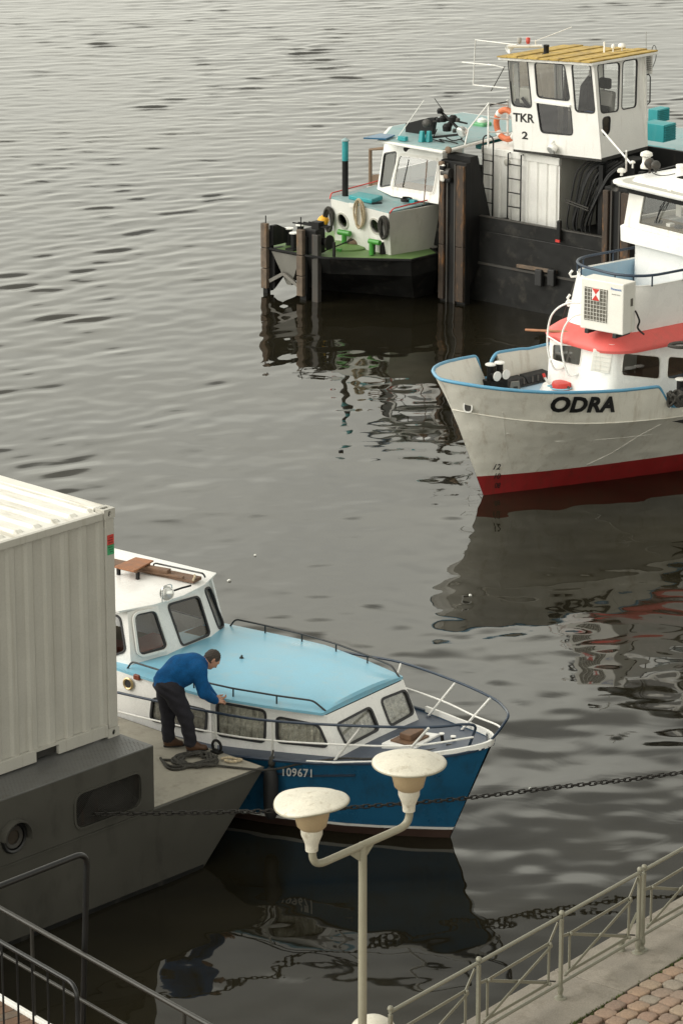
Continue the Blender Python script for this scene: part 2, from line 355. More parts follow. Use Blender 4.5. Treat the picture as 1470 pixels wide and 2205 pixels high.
def folds(parent, pl, loop, key, depth=.05, amp=.022, n=None):
    q = np.array([pl.to2(p) for p in loop]); u0, u1 = q[:, 0].min() - .01, q[:, 0].max() + .01; v0, v1 = q[:, 1].min() - .02, q[:, 1].max() + .02
    nu = max(14, int((u1 - u0) / .015)); vs = []; fs = []
    w = max(3, int((u1 - u0) / .085))
    for i in range(nu + 1):
        t = i / nu
        for v in (v0, v1): vs.append(pl.to3((u0 + (u1 - u0) * t, v), -depth + amp * math.sin(t * w * 2 * math.pi)))
    for i in range(nu): fs.append((2 * i, 2 * i + 2, 2 * i + 3, 2 * i + 1))
    return MB().add(vs, fs).build('curtain', M[key], parent, smooth=60)
def text_mesh(name, body, size, mapper, material, parent, shear=0.0, bold=0.0, space=1.0):
    """flat lettering laid on a surface: mapper(u, v) with u, v in 0..1 gives a point just off the surface"""
    c = bpy.data.curves.new('t', 'FONT'); c.body = body; c.size = size; c.shear = shear; c.offset = bold; c.space_character = space; c.resolution_u = 3
    o = bpy.data.objects.new('t', c); COL.objects.link(o); bpy.context.view_layer.update()
    me = bpy.data.meshes.new_from_object(o.evaluated_get(bpy.context.evaluated_depsgraph_get()))
    bpy.data.objects.remove(o); bpy.data.curves.remove(c)
    bm = bmesh.new(); bm.from_mesh(me); bmesh.ops.triangulate(bm, faces=bm.faces[:])
    bmesh.ops.subdivide_edges(bm, edges=[e for e in bm.edges if e.calc_length() > size * .25], cuts=2); bmesh.ops.triangulate(bm, faces=bm.faces[:])
    xs = [v.co.x for v in bm.verts]; ys = [v.co.y for v in bm.verts]; x0, x1, y0, y1 = min(xs), max(xs), min(ys), max(ys)
    for v in bm.verts: v.co = Vector([float(q) for q in mapper((v.co.x - x0) / (x1 - x0), (v.co.y - y0) / (y1 - y0))])
    bm.to_mesh(me); bm.free(); me.name = name; me.materials.clear(); me.materials.append(M[material])
    t = bpy.data.objects.new(name, me); COL.objects.link(t); t.parent = parent; return t

# ================================================================== THE SETTING: water, quay
def water_material():
    m = bpy.data.materials.new('river_water'); m.use_nodes = True; nt = m.node_tree; N = nt.nodes; L = nt.links
    p = N['Principled BSDF']; p.inputs['Roughness'].default_value = .025; p.inputs['IOR'].default_value = 1.333
    geo = N.new('ShaderNodeNewGeometry')
    def noise(scale, rot, sx, sy, detail=2.0, rough=.5, dist=0.0, typ='FBM'):
        mp = N.new('ShaderNodeMapping'); mp.inputs['Rotation'].default_value = (0, 0, R(rot)); mp.inputs['Scale'].default_value = (sx * scale, sy * scale, 1)
        L.new(geo.outputs['Position'], mp.inputs['Vector'])
        n = N.new('ShaderNodeTexNoise'); n.noise_dimensions = '2D'; n.inputs['Scale'].default_value = 1.0; n.inputs['Detail'].default_value = detail; n.inputs['Roughness'].default_value = rough
        n.inputs['Distortion'].default_value = dist; L.new(mp.outputs['Vector'], n.inputs['Vector']); return n.outputs['Fac']
    def math_(op, a, b=None, c=None):
        n = N.new('ShaderNodeMath'); n.operation = op
        for i, x in enumerate((a, b, c)):
            if x is None: continue
            if isinstance(x, (int, float)): n.inputs[i].default_value = x
            else: L.new(x, n.inputs[i])
        return n.outputs[0]
    sep = N.new('ShaderNodeSeparateXYZ'); L.new(geo.outputs['Position'], sep.inputs[0])
    X, Y = sep.outputs['X'], sep.outputs['Y']
    def ramp(v, a, b, lo=0.0, hi=1.0):
        r = N.new('ShaderNodeMapRange'); r.interpolation_type = 'SMOOTHSTEP'; r.inputs['From Min'].default_value = a; r.inputs['From Max'].default_value = b
        r.inputs['To Min'].default_value = lo; r.inputs['To Max'].default_value = hi; L.new(v, r.inputs['Value']); return r.outputs['Result']
    open_ = ramp(math_('ADD', Y, math_('MULTIPLY', X, -1.6)), 74.0, 100.0)
    fine = noise(3.4, -6, .6, 1.2, 3.0, .6, .3); fine2 = noise(.8, 20, 1, 1.3, 3.0, .55, .5)
    h = math_('MULTIPLY', math_('MULTIPLY', fine, open_), .007)
    h = math_('ADD', h, math_('MULTIPLY', fine2, .002))
    b = N.new('ShaderNodeBump'); b.inputs['Strength'].default_value = 1.0; b.inputs['Distance'].default_value = 1.0
    L.new(h, b.inputs['Height']); L.new(b.outputs['Normal'], p.inputs['Normal'])
    silt = noise(.16, 40, 1, 1.5, 4.0, .6, .6)
    cr = N.new('ShaderNodeValToRGB'); cr.color_ramp.elements[0].position = .35; cr.color_ramp.elements[0].color = (.008, .007, .0042, 1)
    cr.color_ramp.elements[1].position = .68; cr.color_ramp.elements[1].color = (.018, .0155, .009, 1); L.new(silt, cr.inputs['Fac'])
    L.new(cr.outputs['Color'], p.inputs['Base Color'])
    return m
# wave field near the boats: real displaced surface, one sheet that flattens out at its edges
gx = np.arange(-13.0, 18.001, .075); gy = np.arange(27.0, 124.001, .07)
GX, GY = np.meshgrid(gx, gy, indexing='ij'); HH = np.zeros_like(GX)
wr = np.random.default_rng(11)
def smooth(v, a, b): t = np.clip((v - a) / (b - a), 0, 1); return t * t * (3 - 2 * t)
def waves(n, l0, l1, ang, spread, slope):
    out = np.zeros_like(GX); tot = 0
    for _ in range(n):
        lam = l0 * (l1 / l0) ** wr.random(); k = 2 * math.pi / lam; th = R(ang + wr.normal() * spread); a = 1 / k
        out += a * np.sin(k * (math.cos(th) * GX + math.sin(th) * GY) + wr.random() * 6.283); tot += .5
    return out * slope / math.sqrt(tot)
U = GY - 1.5 * GX
opn = smooth(U, 54, 72); far_ = smooth(GY, 70, 90)
lee = 1 - .85 * smooth(GX, -3.5, 1.5) * (1 - smooth(GY, 73, 86))        # sheltered water beside the moored boats
patch = np.clip(.85 + .4 * np.sin(GX * .31 + GY * .11 + 1) * np.sin(GY * .17 - GX * .13) + .2 * np.sin(GX * .9 - GY * .35), .4, 1.35)
def sharpen(w): return w + .35 * w * np.abs(w) / (w.std() + 1e-6)
mid = sharpen(waves(48, .42, .95, 130, 13, 1.0)); fars = sharpen(waves(70, .36, .85, 101, 14, 1.0))
HH += .0262 * mid * opn * (1 - .55 * far_) * lee * patch
HH += .029 * fars * far_ * lee * patch
HH += waves(14, 2.2, 5.0, 110, 40, .006)
HH += waves(50, .45, 1.6, 85, 65, .0150)
HH += waves(30, .34, .7, 75, 70, .006)
edgef = smooth(GX, -13, -11.5) * smooth(-GX, -18, -16.5) * smooth(GY, 27, 28) * smooth(-GY, -124, -119)
HH *= edgef
nx, ny = GX.shape; co_ = np.stack([GX, GY, HH], -1).reshape(-1, 3)
ii = np.arange(nx * ny).reshape(nx, ny); qf = np.stack([ii[:-1, :-1], ii[1:, :-1], ii[1:, 1:], ii[:-1, 1:]], -1).reshape(-1, 4)
B0 = len(co_); outer = np.array([(-900, -60, 0), (900, -60, 0), (900, 2400, 0), (-900, 2400, 0)], float)
co_ = np.concatenate([co_, outer]); cnr = [ii[0, 0], ii[-1, 0], ii[-1, -1], ii[0, -1]]
me = bpy.data.meshes.new('water'); me.vertices.add(len(co_)); me.vertices.foreach_set('co', co_.ravel().astype(np.float32))
border = [list(ii[:, 0]), list(ii[-1, :]), list(ii[:, -1][::-1]), list(ii[0, :][::-1])]
polys = [[B0 + s_, B0 + (s_ + 1) % 4] + border[s_][::-1] for s_ in range(4)]
loops = np.concatenate([qf.ravel()] + [np.array(p) for p in polys]).astype(np.int32); starts = list(range(0, len(qf) * 4, 4)); o_ = len(qf) * 4
for p in polys: starts.append(o_); o_ += len(p)
me.loops.add(len(loops)); me.loops.foreach_set('vertex_index', loops); me.polygons.add(len(starts)); me.polygons.foreach_set('loop_start', np.array(starts, np.int32))
me.update(calc_edges=True); me.validate(); me.shade_smooth(); me.materials.append(water_material())
w = bpy.data.objects.new('water', me); COL.objects.link(w)
tag(w, 'brown grey river water with ripples', kind='structure')

QZ = 1.5
QF = Frame(ground(1205, 2150, QZ), 52)
q_edge, q_in = .45, -.42
quay = MB().box((0, (-40 + q_edge - .06) / 2, -1.6), (120, 40 + q_edge - .06, 3.0)).build('quay', M['wall_stone'])
quay.location = QF.O; quay.rotation_euler = (0, 0, R(QF.deg)); tag(quay, 'stone quay along the river', kind='structure')
# kerb stones
ks = []
x = -14.3; k = 0
while x < 16:
    ln = random.uniform(1.25, 2.0); mb = MB()
    y0, y1 = q_in + random.uniform(-.01, .01), q_edge
    mb.box((x + ln / 2, (y0 + y1) / 2, -.16), (ln - .012, y1 - y0, .32 + random.uniform(-.006, .006)))
    o = mb.build('kerb_stone', M['granite'], quay, bevel=.012); x += ln
pave = MB().box((0, q_in - 20, -.10), (120, 40 - .02, .08)).build('pavement', M['soil'])
pave.location = QF.O; pave.rotation_euler = (0, 0, R(QF.deg)); tag(pave, 'cobbled pavement on the quay', kind='structure')
# cobbles: pillow topped, each its own object where the photo shows it
stone_cols = [(.30, .205, .14), (.275, .18, .13), (.30, .225, .16), (.25, .185, .14), (.285, .195, .14), (.255, .215, .17), (.23, .16, .12)]
stone_m = [mat('cobble_stone', c, .8, var=.18, vs=5, dirt=(.13, .11, .085), amt=.6, dthr=.5, dscale=(6, 6, 6), bump=.007, bs=30, fine=.2) for c in stone_cols]
def cobble_mesh(i):
    r = np.random.default_rng(100 + i); n = 14; w_, d_ = r.uniform(.094, .118), r.uniform(.086, .104); base = []
    for k in range(n):
        a = 2 * math.pi * k / n; ca, sa = math.cos(a), math.sin(a)
        e = 1 / ((abs(ca) / w_) ** 4.6 + (abs(sa) / d_) ** 4.6) ** (1 / 4.6); e *= r.uniform(.92, 1.05); base.append((e * ca, e * sa))
    mb = MB(); rings = []
    for sc, z in ((.97, -.09), (1.0, -.014), (.985, .002), (.90, .009), (.5, .012)): rings.append([(a * sc, b * sc, z + r.uniform(-.0015, .0015)) for a, b in base])
    mb.loft(rings); o = mb.build('cobble', stone_m[i % len(stone_m)], None, smooth=50); me = o.data; bpy.data.objects.remove(o); return me
cob = [cobble_mesh(i) for i in range(14)]
def pixel_of(p):
    c, s = math.cos(CAM_T), math.sin(CAM_T); dz = p[2] - CAM_H; zc = p[1] * c - dz * s
    return 735 + CAM_F * p[0] / zc, 1102.5 + CAM_F * (-p[1] * s - dz * c) / zc
far_mb = MB(); ncob = 0
pitch_y, pitch_x = .198, .215
for j in range(24):
    y = q_in - .125 - j * pitch_y
    for i in range(-40, 52):
        x = (i + (.5 if j % 2 else 0) + .08 * math.sin(j * 1.7)) * pitch_x + random.uniform(-.014, .014); yy = y + random.uniform(-.012, .012) + .012 * math.sin(x * 2.3)
        P = QF.world((x, yy, 0)); px, py = pixel_of(P)
        me = cob[random.randrange(len(cob))]; rot = R(random.uniform(-9, 9) + 90 * (random.random() < .0)); zz = random.uniform(-.008, .006) - .004; sc = random.uniform(.94, 1.04)
        if 1180 < px < 1560 and 2000 < py < 2260:
            o = bpy.data.objects.new('cobble', me); COL.objects.link(o); o.parent = pave; o.location = (x, yy, zz); o.rotation_euler = (random.uniform(-.03, .03), random.uniform(-.03, .03), rot); o.scale = (sc, sc, 1); ncob += 1
        elif 900 < px < 2300 and 1500 < py < 3000:
            c_, s_ = math.cos(rot), math.sin(rot)
            far_mb.add([((v.co.x * c_ - v.co.y * s_) * sc + x, (v.co.x * s_ + v.co.y * c_) * sc + yy, v.co.z + zz) for v in me.vertices], [tuple(p.vertices) for p in me.polygons])
o = far_mb.build('cobble_field', stone_m[0], pave, smooth=50); o['kind'] = 'stuff'
for mm in stone_m[1:]: o.data.materials.append(mm)
npf = len(cob[0].polygons)
for i, p in enumerate(o.data.polygons): p.material_index = ((i // npf) * 7919) % len(stone_m)
# moss in the joint between kerb and cobbles
mb = MB()
for k in range(2600):
    x = random.uniform(-5, 7.5); dens = .5 + .5 * math.sin(x * 2.1) * math.sin(x * 5.3 + 1)
    if random.random() > .12 + .88 * max(0, dens): continue
    y = q_in - .012 + random.gauss(0, .016); h = random.uniform(.012, .04); a = random.uniform(0, 6.28); l = random.uniform(.008, .02); z = -.02
    ca, sa = math.cos(a), math.sin(a)
    mb.add([(x - l * ca, y - l * sa, z), (x + l * ca, y + l * sa, z), (x + random.uniform(-.015, .015), y + random.uniform(-.015, .015), z + h)], [(0, 1, 2)])
for k in range(2600):
    j = random.randrange(0, 8); x = random.uniform(-3, 6); y = q_in - .125 - j * pitch_y - pitch_y / 2 + random.gauss(0, .012); h = random.uniform(.004, .02); l = random.uniform(.006, .016); a = random.uniform(0, 6.28); z = -.035
    if math.sin(x * 3 + j) + math.sin(x * 1.3 - j * 2) < .4: continue
    ca, sa = math.cos(a), math.sin(a)
    mb.add([(x - l * ca, y - l * sa, z), (x + l * ca, y + l * sa, z), (x + random.uniform(-.012, .012), y + random.uniform(-.012, .012), z + h + .02)], [(0, 1, 2)])
tag(mb.build('moss', M['moss'], quay), 'green moss along the kerb joint', kind='stuff')

# ---------------------------------------------------------------- quay railing: bays of 1.4 m, each bay a thing
rail_h = .93
def rail_bay(x0, L, label, start_post=True):
    r = QF.root('quay_railing', label, 'railing', 'railing bays along the quay'); m_ = M['rail_paint']
    def post(x):
        o = MB().box((x, 0, rail_h / 2 - .03), (.037, .037, rail_h - .02)).build('post', m_, r, bevel=.006)
        MB().lathe([(.0, .0), (.030, .0), (.034, .012), (.022, .03), (.026, .055), (.033, .075), (.034, .10), (.026, .13), (.026, .145), (0, .15)], (x, 0, .012), 10).build('foot', m_, o, smooth=50)
        MB().lathe([(0, 0), (.065, 0), (.062, .012), (.03, .02), (0, .02)], (x, 0, .0), 14).build('base_plate', m_, o, smooth=40)
        MB().lathe([(0, -.005), (.03, -.005), (.032, .01), (.022, .03), (0, .036)], (x, 0, rail_h + .012), 10).build('cap', m_, o, smooth=50)
    post(x0)
    if start_post == 'both': post(x0 + L)
    a, b = x0 + .02, x0 + L - .02
    MB().tube([(a - .03, 0, rail_h - .015), (b + .03, 0, rail_h - .015)], .020, 10).build('top_rail', m_, r, smooth=50)
    MB().tube([(a, 0, .17), (b, 0, .17)], .018, 10).build('bottom_rail', m_, r, smooth=50)
    yo = .012
    # flat bars of the truss: a ridge near the top, a cross, and short struts
    def flat(name, p, q): MB().bar((p[0], p[2] if len(p) > 2 else yo, p[1]), (q[0], q[2] if len(q) > 2 else yo, q[1]), .012, .034, (0, 0, 1) if abs(p[0] - q[0]) > .05 else (1, 0, 0)).build(name, m_, r, bevel=.003)
    c1, c2 = x0 + .17, x0 + L - .17
    flat('bar', (a, rail_h - .25), (c1, rail_h - .27)); flat('bar', (c1, rail_h - .27), (c2, rail_h - .25)); flat('bar', (c2, rail_h - .25), (b, rail_h - .07))
    flat('brace', (x0 + .08, .24, -.012), (c2 + .02, rail_h - .27, -.012)); flat('brace', (c1 - .02, rail_h - .27, .028), (c2, .24, .028))
    flat('bar', (x0 + .08, .24), (c2, .235))
    flat('strut', (c1, rail_h - .27), (c1, .22)); flat('strut', (c2, rail_h - .26), (c2, .22))
    MB().tube([(c1 - .1, .05, rail_h - .26), (c2, .05, .255), (b, .03, .2)], .009, 6).build('tie_rod', M['dark_steel'], r)
    for q in ((c1, rail_h - .27), (c2, rail_h - .255), (x0 + L / 2, .46), (c2, .235), (x0 + .08, .24)):
        MB().lathe([(0, -.012), (.026, -.012), (.026, .008), (.012, .018), (0, .018)], (q[0], -.006, q[1]), 8, rotm('X', 90) * .8).build('rivet', m_, r)
    return r
xb = QF.at(1372, 2040, y=0)[0]
L0 = xb
rail_bay(0, L0, 'railing bay on the quay, second from the lower edge, ending at the paired posts', 'both')
rail_bay(-L0, L0 - .03, 'railing bay on the quay nearest the street lamp, middle of the row of posts')
rail_bay(-2 * L0, L0 - .03, 'lowest railing bay of the quay, passing behind the pale dome at the lower edge')
rail_bay(L0 + .085, L0, 'upper right railing bay on the quay, cut by the right edge, past the paired posts', 'both')
rail_bay(2 * L0 + .12, L0, 'railing bay furthest up the quay beyond the right edge') if False else None
# raking stay behind the paired posts
st = QF.root('railing_stay', 'raking khaki stay with round foot behind the paired railing posts', 'stay')
MB().bar((L0 + .0, .02, .45), (L0 - .06, .16, .06), .02, .03).build('strut', M['rail_paint'], st, bevel=.003)
MB().lathe([(0, 0), (.05, 0), (.045, .02), (.028, .05), (.034, .08), (.03, .12), (0, .13)], (L0 - .06, .17, 0), 10).build('foot', M['rail_paint'], st, smooth=50)

# ---------------------------------------------------------------- street lamp with two heads
LY = 30.0
def atY(px, py, Y): r_ = ray(px, py); t_ = Y / r_[1]; return np.array([r_[0] * t_, Y, CAM_H + r_[2] * t_])
base = atY(780, 2205, LY); LF = Frame((base[0], LY, QZ), 0)
lampo = LF.root('street_lamp', 'cream street lamp with two wide shallow shades on one slanting arm', 'street lamp')
topz = atY(783, 1815, LY)[2] - QZ
MB().tube([(0, 0, 0), (0, 0, .9), (0, 0, topz)], [.055, .042, .039], 14).build('pole', M['lamp_pole'], lampo, smooth=50)
# the arm runs along the quay: right end further away
d = np.array([math.cos(R(35)), math.sin(R(35)), 0])
def along(px, py):                            # where the pixel meets the arm's vertical plane
    r_ = ray(px, py); C = np.array([0, 0, CAM_H]); nrm = np.array([-d[1], d[0], 0]); t_ = ((np.array([base[0], LY, 0]) - C) @ nrm) / (r_ @ nrm); return LF.loc(C + r_ * t_)
A0, A1, A2, A3 = along(673, 1815), along(678, 1862), along(872, 1770), along(880, 1725)
armpts = fillet([along(673, 1800), along(672, 1868), along(882, 1775), along(880, 1718)], .16, 7)
MB().tube(armpts, .037, 12).build('arm', M['lamp_pole'], lampo, smooth=50)
mb = MB(); pc = along(778, 1822); 
for sgn in (-1, 1):
    mb.prism([(0, 0), (0, 0), (0, 0)], 0, 0) if False else None
g0, g1, g2 = along(752, 1840), along(806, 1814), along(779, 1858)
nn_ = np.array([-d[1], d[0], 0]) * .008
MB().add([g0 - nn_, g1 - nn_, g2 - nn_, g0 + nn_, g1 + nn_, g2 + nn_], [(0, 1, 2), (5, 4, 3), (0, 3, 4, 1), (1, 4, 5, 2), (2, 5, 3, 0)]).build('gusset', M['lamp_pole'], lampo)
def lamp_head(px_c, py_collar, tilt, seed, warp, rad=.345):
    c = along(px_c, py_collar) - np.array([0, 0, .045]); rg = np.random.default_rng(seed); tl = rotm('Y', tilt)
    o = MB().lathe([(0, -.10), (.058, -.10), (.062, -.04), (.075, .0), (.10, .06), (.103, .13), (.115, .14)], c, 20).build('collar', M['lamp'], lampo, smooth=40)
    MB().lathe([(0, .12), (.108, .12), (.138, .15), (.160, .24), (.175, .375), (0, .375)], c, 24).build('globe', M['lamp_neck'], lampo, smooth=40)
    def wob(p):
        a = math.atan2(p[1], p[0]); rr = math.hypot(p[0], p[1]) / rad
        return p + np.array([0, 0, (warp * .035 * math.sin(2 * a + seed) + warp * .02 * math.sin(3 * a)) * rr ** 2])
    prof = [(.05, .0), (rad - .03, -.008), (rad - .006, -.012), (rad, .0), (rad - .006, .012), (rad - .03, .022), (rad * .75, .05), (rad * .5, .075), (rad * .25, .088), (0.0005, .092)]
    MB().lathe(prof, c + np.array([0, 0, .38]), 48, tl, wob).build('shade', M['lamp'], lampo, smooth=60)
    MB().lathe([(rad - .004, -.014), (rad + .006, -.008), (rad + .006, .0), (rad - .004, .006)], c + np.array([0, 0, .378]), 48, tl, wob).build('shade_rim', M['lamp_pole'], lampo, smooth=60)
    return c
lamp_head(671, 1800, -4, 3, .5); lamp_head(880, 1715, 0, 8, .2)
# pale dome low down by the lamp
BF = Frame(ground(803, 2318, QZ), 52)
bo = BF.root('bollard', 'pale rounded dome of a bollard at the lower edge, right of the lamp pole', 'bollard')
MB().lathe([(0, 0), (.19, 0), (.18, .1), (.17, .35), (0, .35)], (0, 0, 0), 24).build('body', M['lamp_pole'], bo, smooth=50)
MB().lathe([(.17, .33), (.262, .35), (.268, .40), (.25, .48), (.20, .56), (.12, .615), (.04, .635), (.0005, .637)], (0, 0, 0), 28).build('dome', M['lamp'], bo, smooth=60)

# ================================================================== GREY BARGE with the container on it
GF = Frame(ground(440, 1868), 47)              # x forward along the barge, near side at y = 0
DZ, BZ = 1.02, 1.82                            # fore deck, top of the raised house
ba = GF.root('barge', 'dark grey barge with raked square bow, moored at the quay under the container', 'barge')
prof = [(-22, -.5), (-.55, -.5), (0.0, 0.0), (1.09, DZ), (-22, DZ)]
mb = MB(); n = len(prof)
mb.add([(x, 0, z) for x, z in prof] + [(x, 5.2, z) for x, z in prof], [tuple(range(n)), tuple(range(2 * n - 1, n - 1, -1))] + [(i, n + i, n + (i + 1) % n, (i + 1) % n) for i in range(n)])
mb.build('hull', M['barge'], ba, bevel=.02)
MB().prism([(-.80, .03), (1.05, .03), (1.05, 5.17), (-.80, 5.17)], DZ + .001, DZ + .006).build('deck', M['barge_deck'], ba)
MB().bar((-22, -.006, 1.005), (1.0, -.006, 1.005), .012, .02).build('rubbing_strip', M['barge'], ba)
MB().prism([(-22, -.012), (-.02, -.012), (-.02, 0.02), (-22, .02)], -.3, .05).build('waterline_band', M['black_hull'], ba)
# raised house: its side has a meshed opening and a hooded porthole
pl = Plane((0, 0, DZ), (-1, 0, DZ), (0, 0, DZ + 1), (0, -5, DZ))
w4 = [GF.at(*p, y=0) for p in ((164, 1776), (164, 1700), (303, 1652), (303, 1719))]
w4 = [np.array([w4[0][0], 0, 1.13]), np.array([w4[0][0], 0, 1.56]), np.array([w4[2][0], 0, 1.56]), np.array([w4[2][0], 0, 1.13])]
hole = rquad(w4, .13)
pc = GF.at(30, 1803, y=0); circ = [pc + np.array([.155 * math.cos(a), 0, .155 * math.sin(a)]) for a in np.linspace(0, 2 * math.pi, 28, endpoint=False)]
mb = MB().panel(pl, [(-22, 0, DZ + .002), (-.83, 0, DZ + .002), (-.83, 0, BZ), (-22, 0, BZ)], [hole, circ], t=.04)
mb.build('house_side', M['barge'], ba)
MB().box((-.85, 2.6, (DZ + BZ) / 2), (.04, 5.1, BZ - DZ - .004)).build('house_end', M['barge'], ba)
MB().box((-11.43, 2.61, BZ + .006), (21.2, 5.22, .02)).build('house_top', M['checker'], ba, bevel=.004)
top = bpy.data.objects['house_top']
# raised lozenges of the checker plate, where they can be told apart
mb = MB()
for i in range(150):
    for j in range(13):
        x = -.9 - i * .028; y = .035 + j * .04
        if -4.2 < x and not (x < -.95 and y > .56):
            a = R(45 if (i + j) % 2 else -45); c_, s_ = math.cos(a) * .013, math.sin(a) * .013; nx, ny = -s_ * .3, c_ * .3; z = BZ + .016
            mb.add([(x - c_, y - s_, z), (x - nx, y - ny, z + .003), (x + c_, y + s_, z), (x + nx, y + ny, z + .003)], [(0, 1, 2, 3)])
o = mb.build('tread_pattern', M['checker'], top); o['kind'] = 'stuff'
MB().panel(pl, grow(hole, pl, .03), [grow(hole, pl, 0)], t=.03, h=.014).build('opening_frame', M['barge'], ba)
fr = MB().box((-2.1, .35, 1.35), (2.6, .02, .7)).build('opening_back', M['dark_interior'], ba)
mb = MB(); x0, x1 = w4[0][0] - .05, w4[2][0] + .05
for i in range(46):
    x = x0 + (x1 - x0) * i / 45
    for sg in (-1, 1):
        xe = min(max(x + sg * .44, x0), x1); f_ = abs(xe - x) / .44
        if f_ > .05: mb.bar((x, .03, 1.11), (xe, .03, 1.11 + .47 * f_), .005, .005)
o = mb.build('wire_mesh', M['dark_steel'], ba); o['kind'] = 'stuff'
ph = MB().lathe([(.150, -.02), (.19, -.02), (.195, .012), (.175, .03), (.152, .02)], pc, 32, rotm('X', 90)).build('porthole', M['black_rail'], ba, smooth=40)
MB().lathe([(0, -.03), (.16, -.03), (.16, -.022), (0, -.022)], pc, 24, rotm('X', 90)).build('pane', M['glassy'], ph)
MB().lathe([(.09, -.02), (.145, -.02), (.145, 0), (.13, .012), (.09, 0)], pc, 28, rotm('X', 90)).build('rim', M['dark_steel'], ph, smooth=40)
hood = MB(); ro = []
for k in range(15):
    a = R(-15 + 190 * k / 14); e = np.array([math.cos(a), 0, math.sin(a)]); ro.append([pc + e * .205, pc + e * .225, pc + e * .225 + np.array([0, -.10, 0]), pc + e * .205 + np.array([0, -.10, 0])])
hood.loft(ro).build('hood', M['barge'], ph, smooth=40)

# ---------------------------------------------------------------- shipping container
CF = Frame(GF.world((-.875, .55, BZ + .018)), 47)
co = CF.root('shipping_container', 'cream ribbed shipping container standing on the grey barge', 'container')
CL, CW, CH = 6.06, 2.44, 2.87
def corr(L, depth, per):                      # trapezoid ribs along a length
    out = []; x = 0
    while x < L:
        for dx, d_ in ((0, 0), (.26, 0), (.38, 1), (.86, 1), (.98, 0)):
            if x + dx * per < L: out.append((x + dx * per, d_ * depth))
        x += per
    out.append((L, 0)); return out
rib = corr(CL - .30, .028, .285); vs = []; fs = []
for i, (x, d_) in enumerate(rib): vs += [(-.15 - x, .03 + d_, .17), (-.15 - x, .03 + d_, CH - .12)]
for i in range(len(rib) - 1): fs.append((2 * i + 2, 2 * i, 2 * i + 1, 2 * i + 3))
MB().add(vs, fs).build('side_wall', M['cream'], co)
MB().box((-CL / 2, .03, CH - .075), (CL - .36, .06, .09)).build('top_rail', M['cream'], co, bevel=.006)
fx = CF.at(105, 1612, y=0)[0]
for a, b in ((-CL + .17, fx - .19), (fx + .17, -.17)): MB().box(((a + b) / 2, .025, .10), (b - a, .05, .15)).build('bottom_rail', M['cream'], co, bevel=.005)
MB().box((fx - .01, .025, .162), (.36, .05, .028)).build('bottom_rail', M['cream'], co)
MB().box((fx - .01, .3, .09), (.36, .45, .12)).build('fork_pocket', M['dark_interior'], co)
for x in (-.075, -CL + .075):
    for y in (.075, CW - .075): MB().box((x, y, CH / 2), (.14, .14, CH - .24)).build('corner_post', M['cream'], co, bevel=.006)
def casting(x, y, z, sx, up):
    mb = MB(); pl_ = Plane((x, y, z), (x + 1, y, z), (x, y, z + 1), (x, y - 1, z))
    cx = x - sx * .089; cyh = [np.array([cx + .026 * math.cos(a), y, z + .059 + .036 * math.sin(a)]) for a in np.linspace(0, 2 * math.pi, 14, endpoint=False)]
    q = [(x, y, z), (x - sx * .178, y, z), (x - sx * .178, y, z + .118), (x, y, z + .118)]
    mb.panel(pl_, q, [cyh], t=.02)
    plt = Plane((x, y, z + .118), (x + 1, y, z + .118), (x, y + 1, z + .118), (x, y, z + 9))
    s2 = rquad([(cx - .062, y + .05, z + .118), (cx + .062, y + .05, z + .118), (cx + .062, y + .112, z + .118), (cx - .062, y + .112, z + .118)], .02)
    mb.panel(plt, [(x, y + .0205, z + .118), (x - sx * .178, y + .0205, z + .118), (x - sx * .178, y + .162, z + .118), (x, y + .162, z + .118)], [s2], t=.02)
    mb.box((x - sx * .010, y + .09, z + .048), (.018, .135, .095)); mb.box((x - sx * .168, y + .09, z + .048), (.018, .135, .095)); mb.box((cx, y + .155, z + .048), (.13, .012, .095))
    o = mb.build('corner_casting', M['cream'], co)
    MB().box((cx, y + .085, z + .012), (.13, .11, .01)).build('cavity', M['dark_interior'], o)
casting(.006, -.006, CH - .118, 1, True); casting(.006, -.006, 0.0, 1, False)
for x, y in ((-CL, 0), (0, CW - .16), (-CL, CW - .16)):
    for z in (.059, CH - .059): MB().box((x + (.089 if x < 0 else -.089), y + .08, z), (.17, .16, .115)).build('corner_casting', M['cream'], co, bevel=.01)
rr = corr(CL - .36, .034, .285); vs = []; fs = []; ys = [.075, .16, .20, CW - .20, CW - .16, CW - .075]
for i, (x, d_) in enumerate(rr):
    for y in ys: vs.append((-.18 - x, y, CH - .012 - (d_ if .19 < y < CW - .19 else .0) + (0 if .19 < y < CW - .19 else -.034) + (-.01 if y < .08 or y > CW - .08 else 0)))
k = len(ys)
for i in range(len(rr) - 1):
    for j in range(k - 1): fs.append((i * k + j, (i + 1) * k + j, (i + 1) * k + j + 1, i * k + j + 1))
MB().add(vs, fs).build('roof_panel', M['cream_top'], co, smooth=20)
for x in (-.09, -CL + .09): MB().box((x, CW / 2, CH - .06), (.18, CW - .34, .11)).build('roof_header', M['cream_top'], co, bevel=.008)
MB().box((-CL / 2, CW - .03, CH - .075), (CL - .36, .06, .09)).build('top_rail', M['cream'], co, bevel=.006)
MB().box((-CL / 2, CW - .05, CH / 2), (CL - .3, .04, CH - .2)).build('side_wall', M['cream'], co)
MB().box((-.06, CW / 2, CH / 2), (.05, CW - .3, CH - .2)).build('end_wall', M['cream'], co)
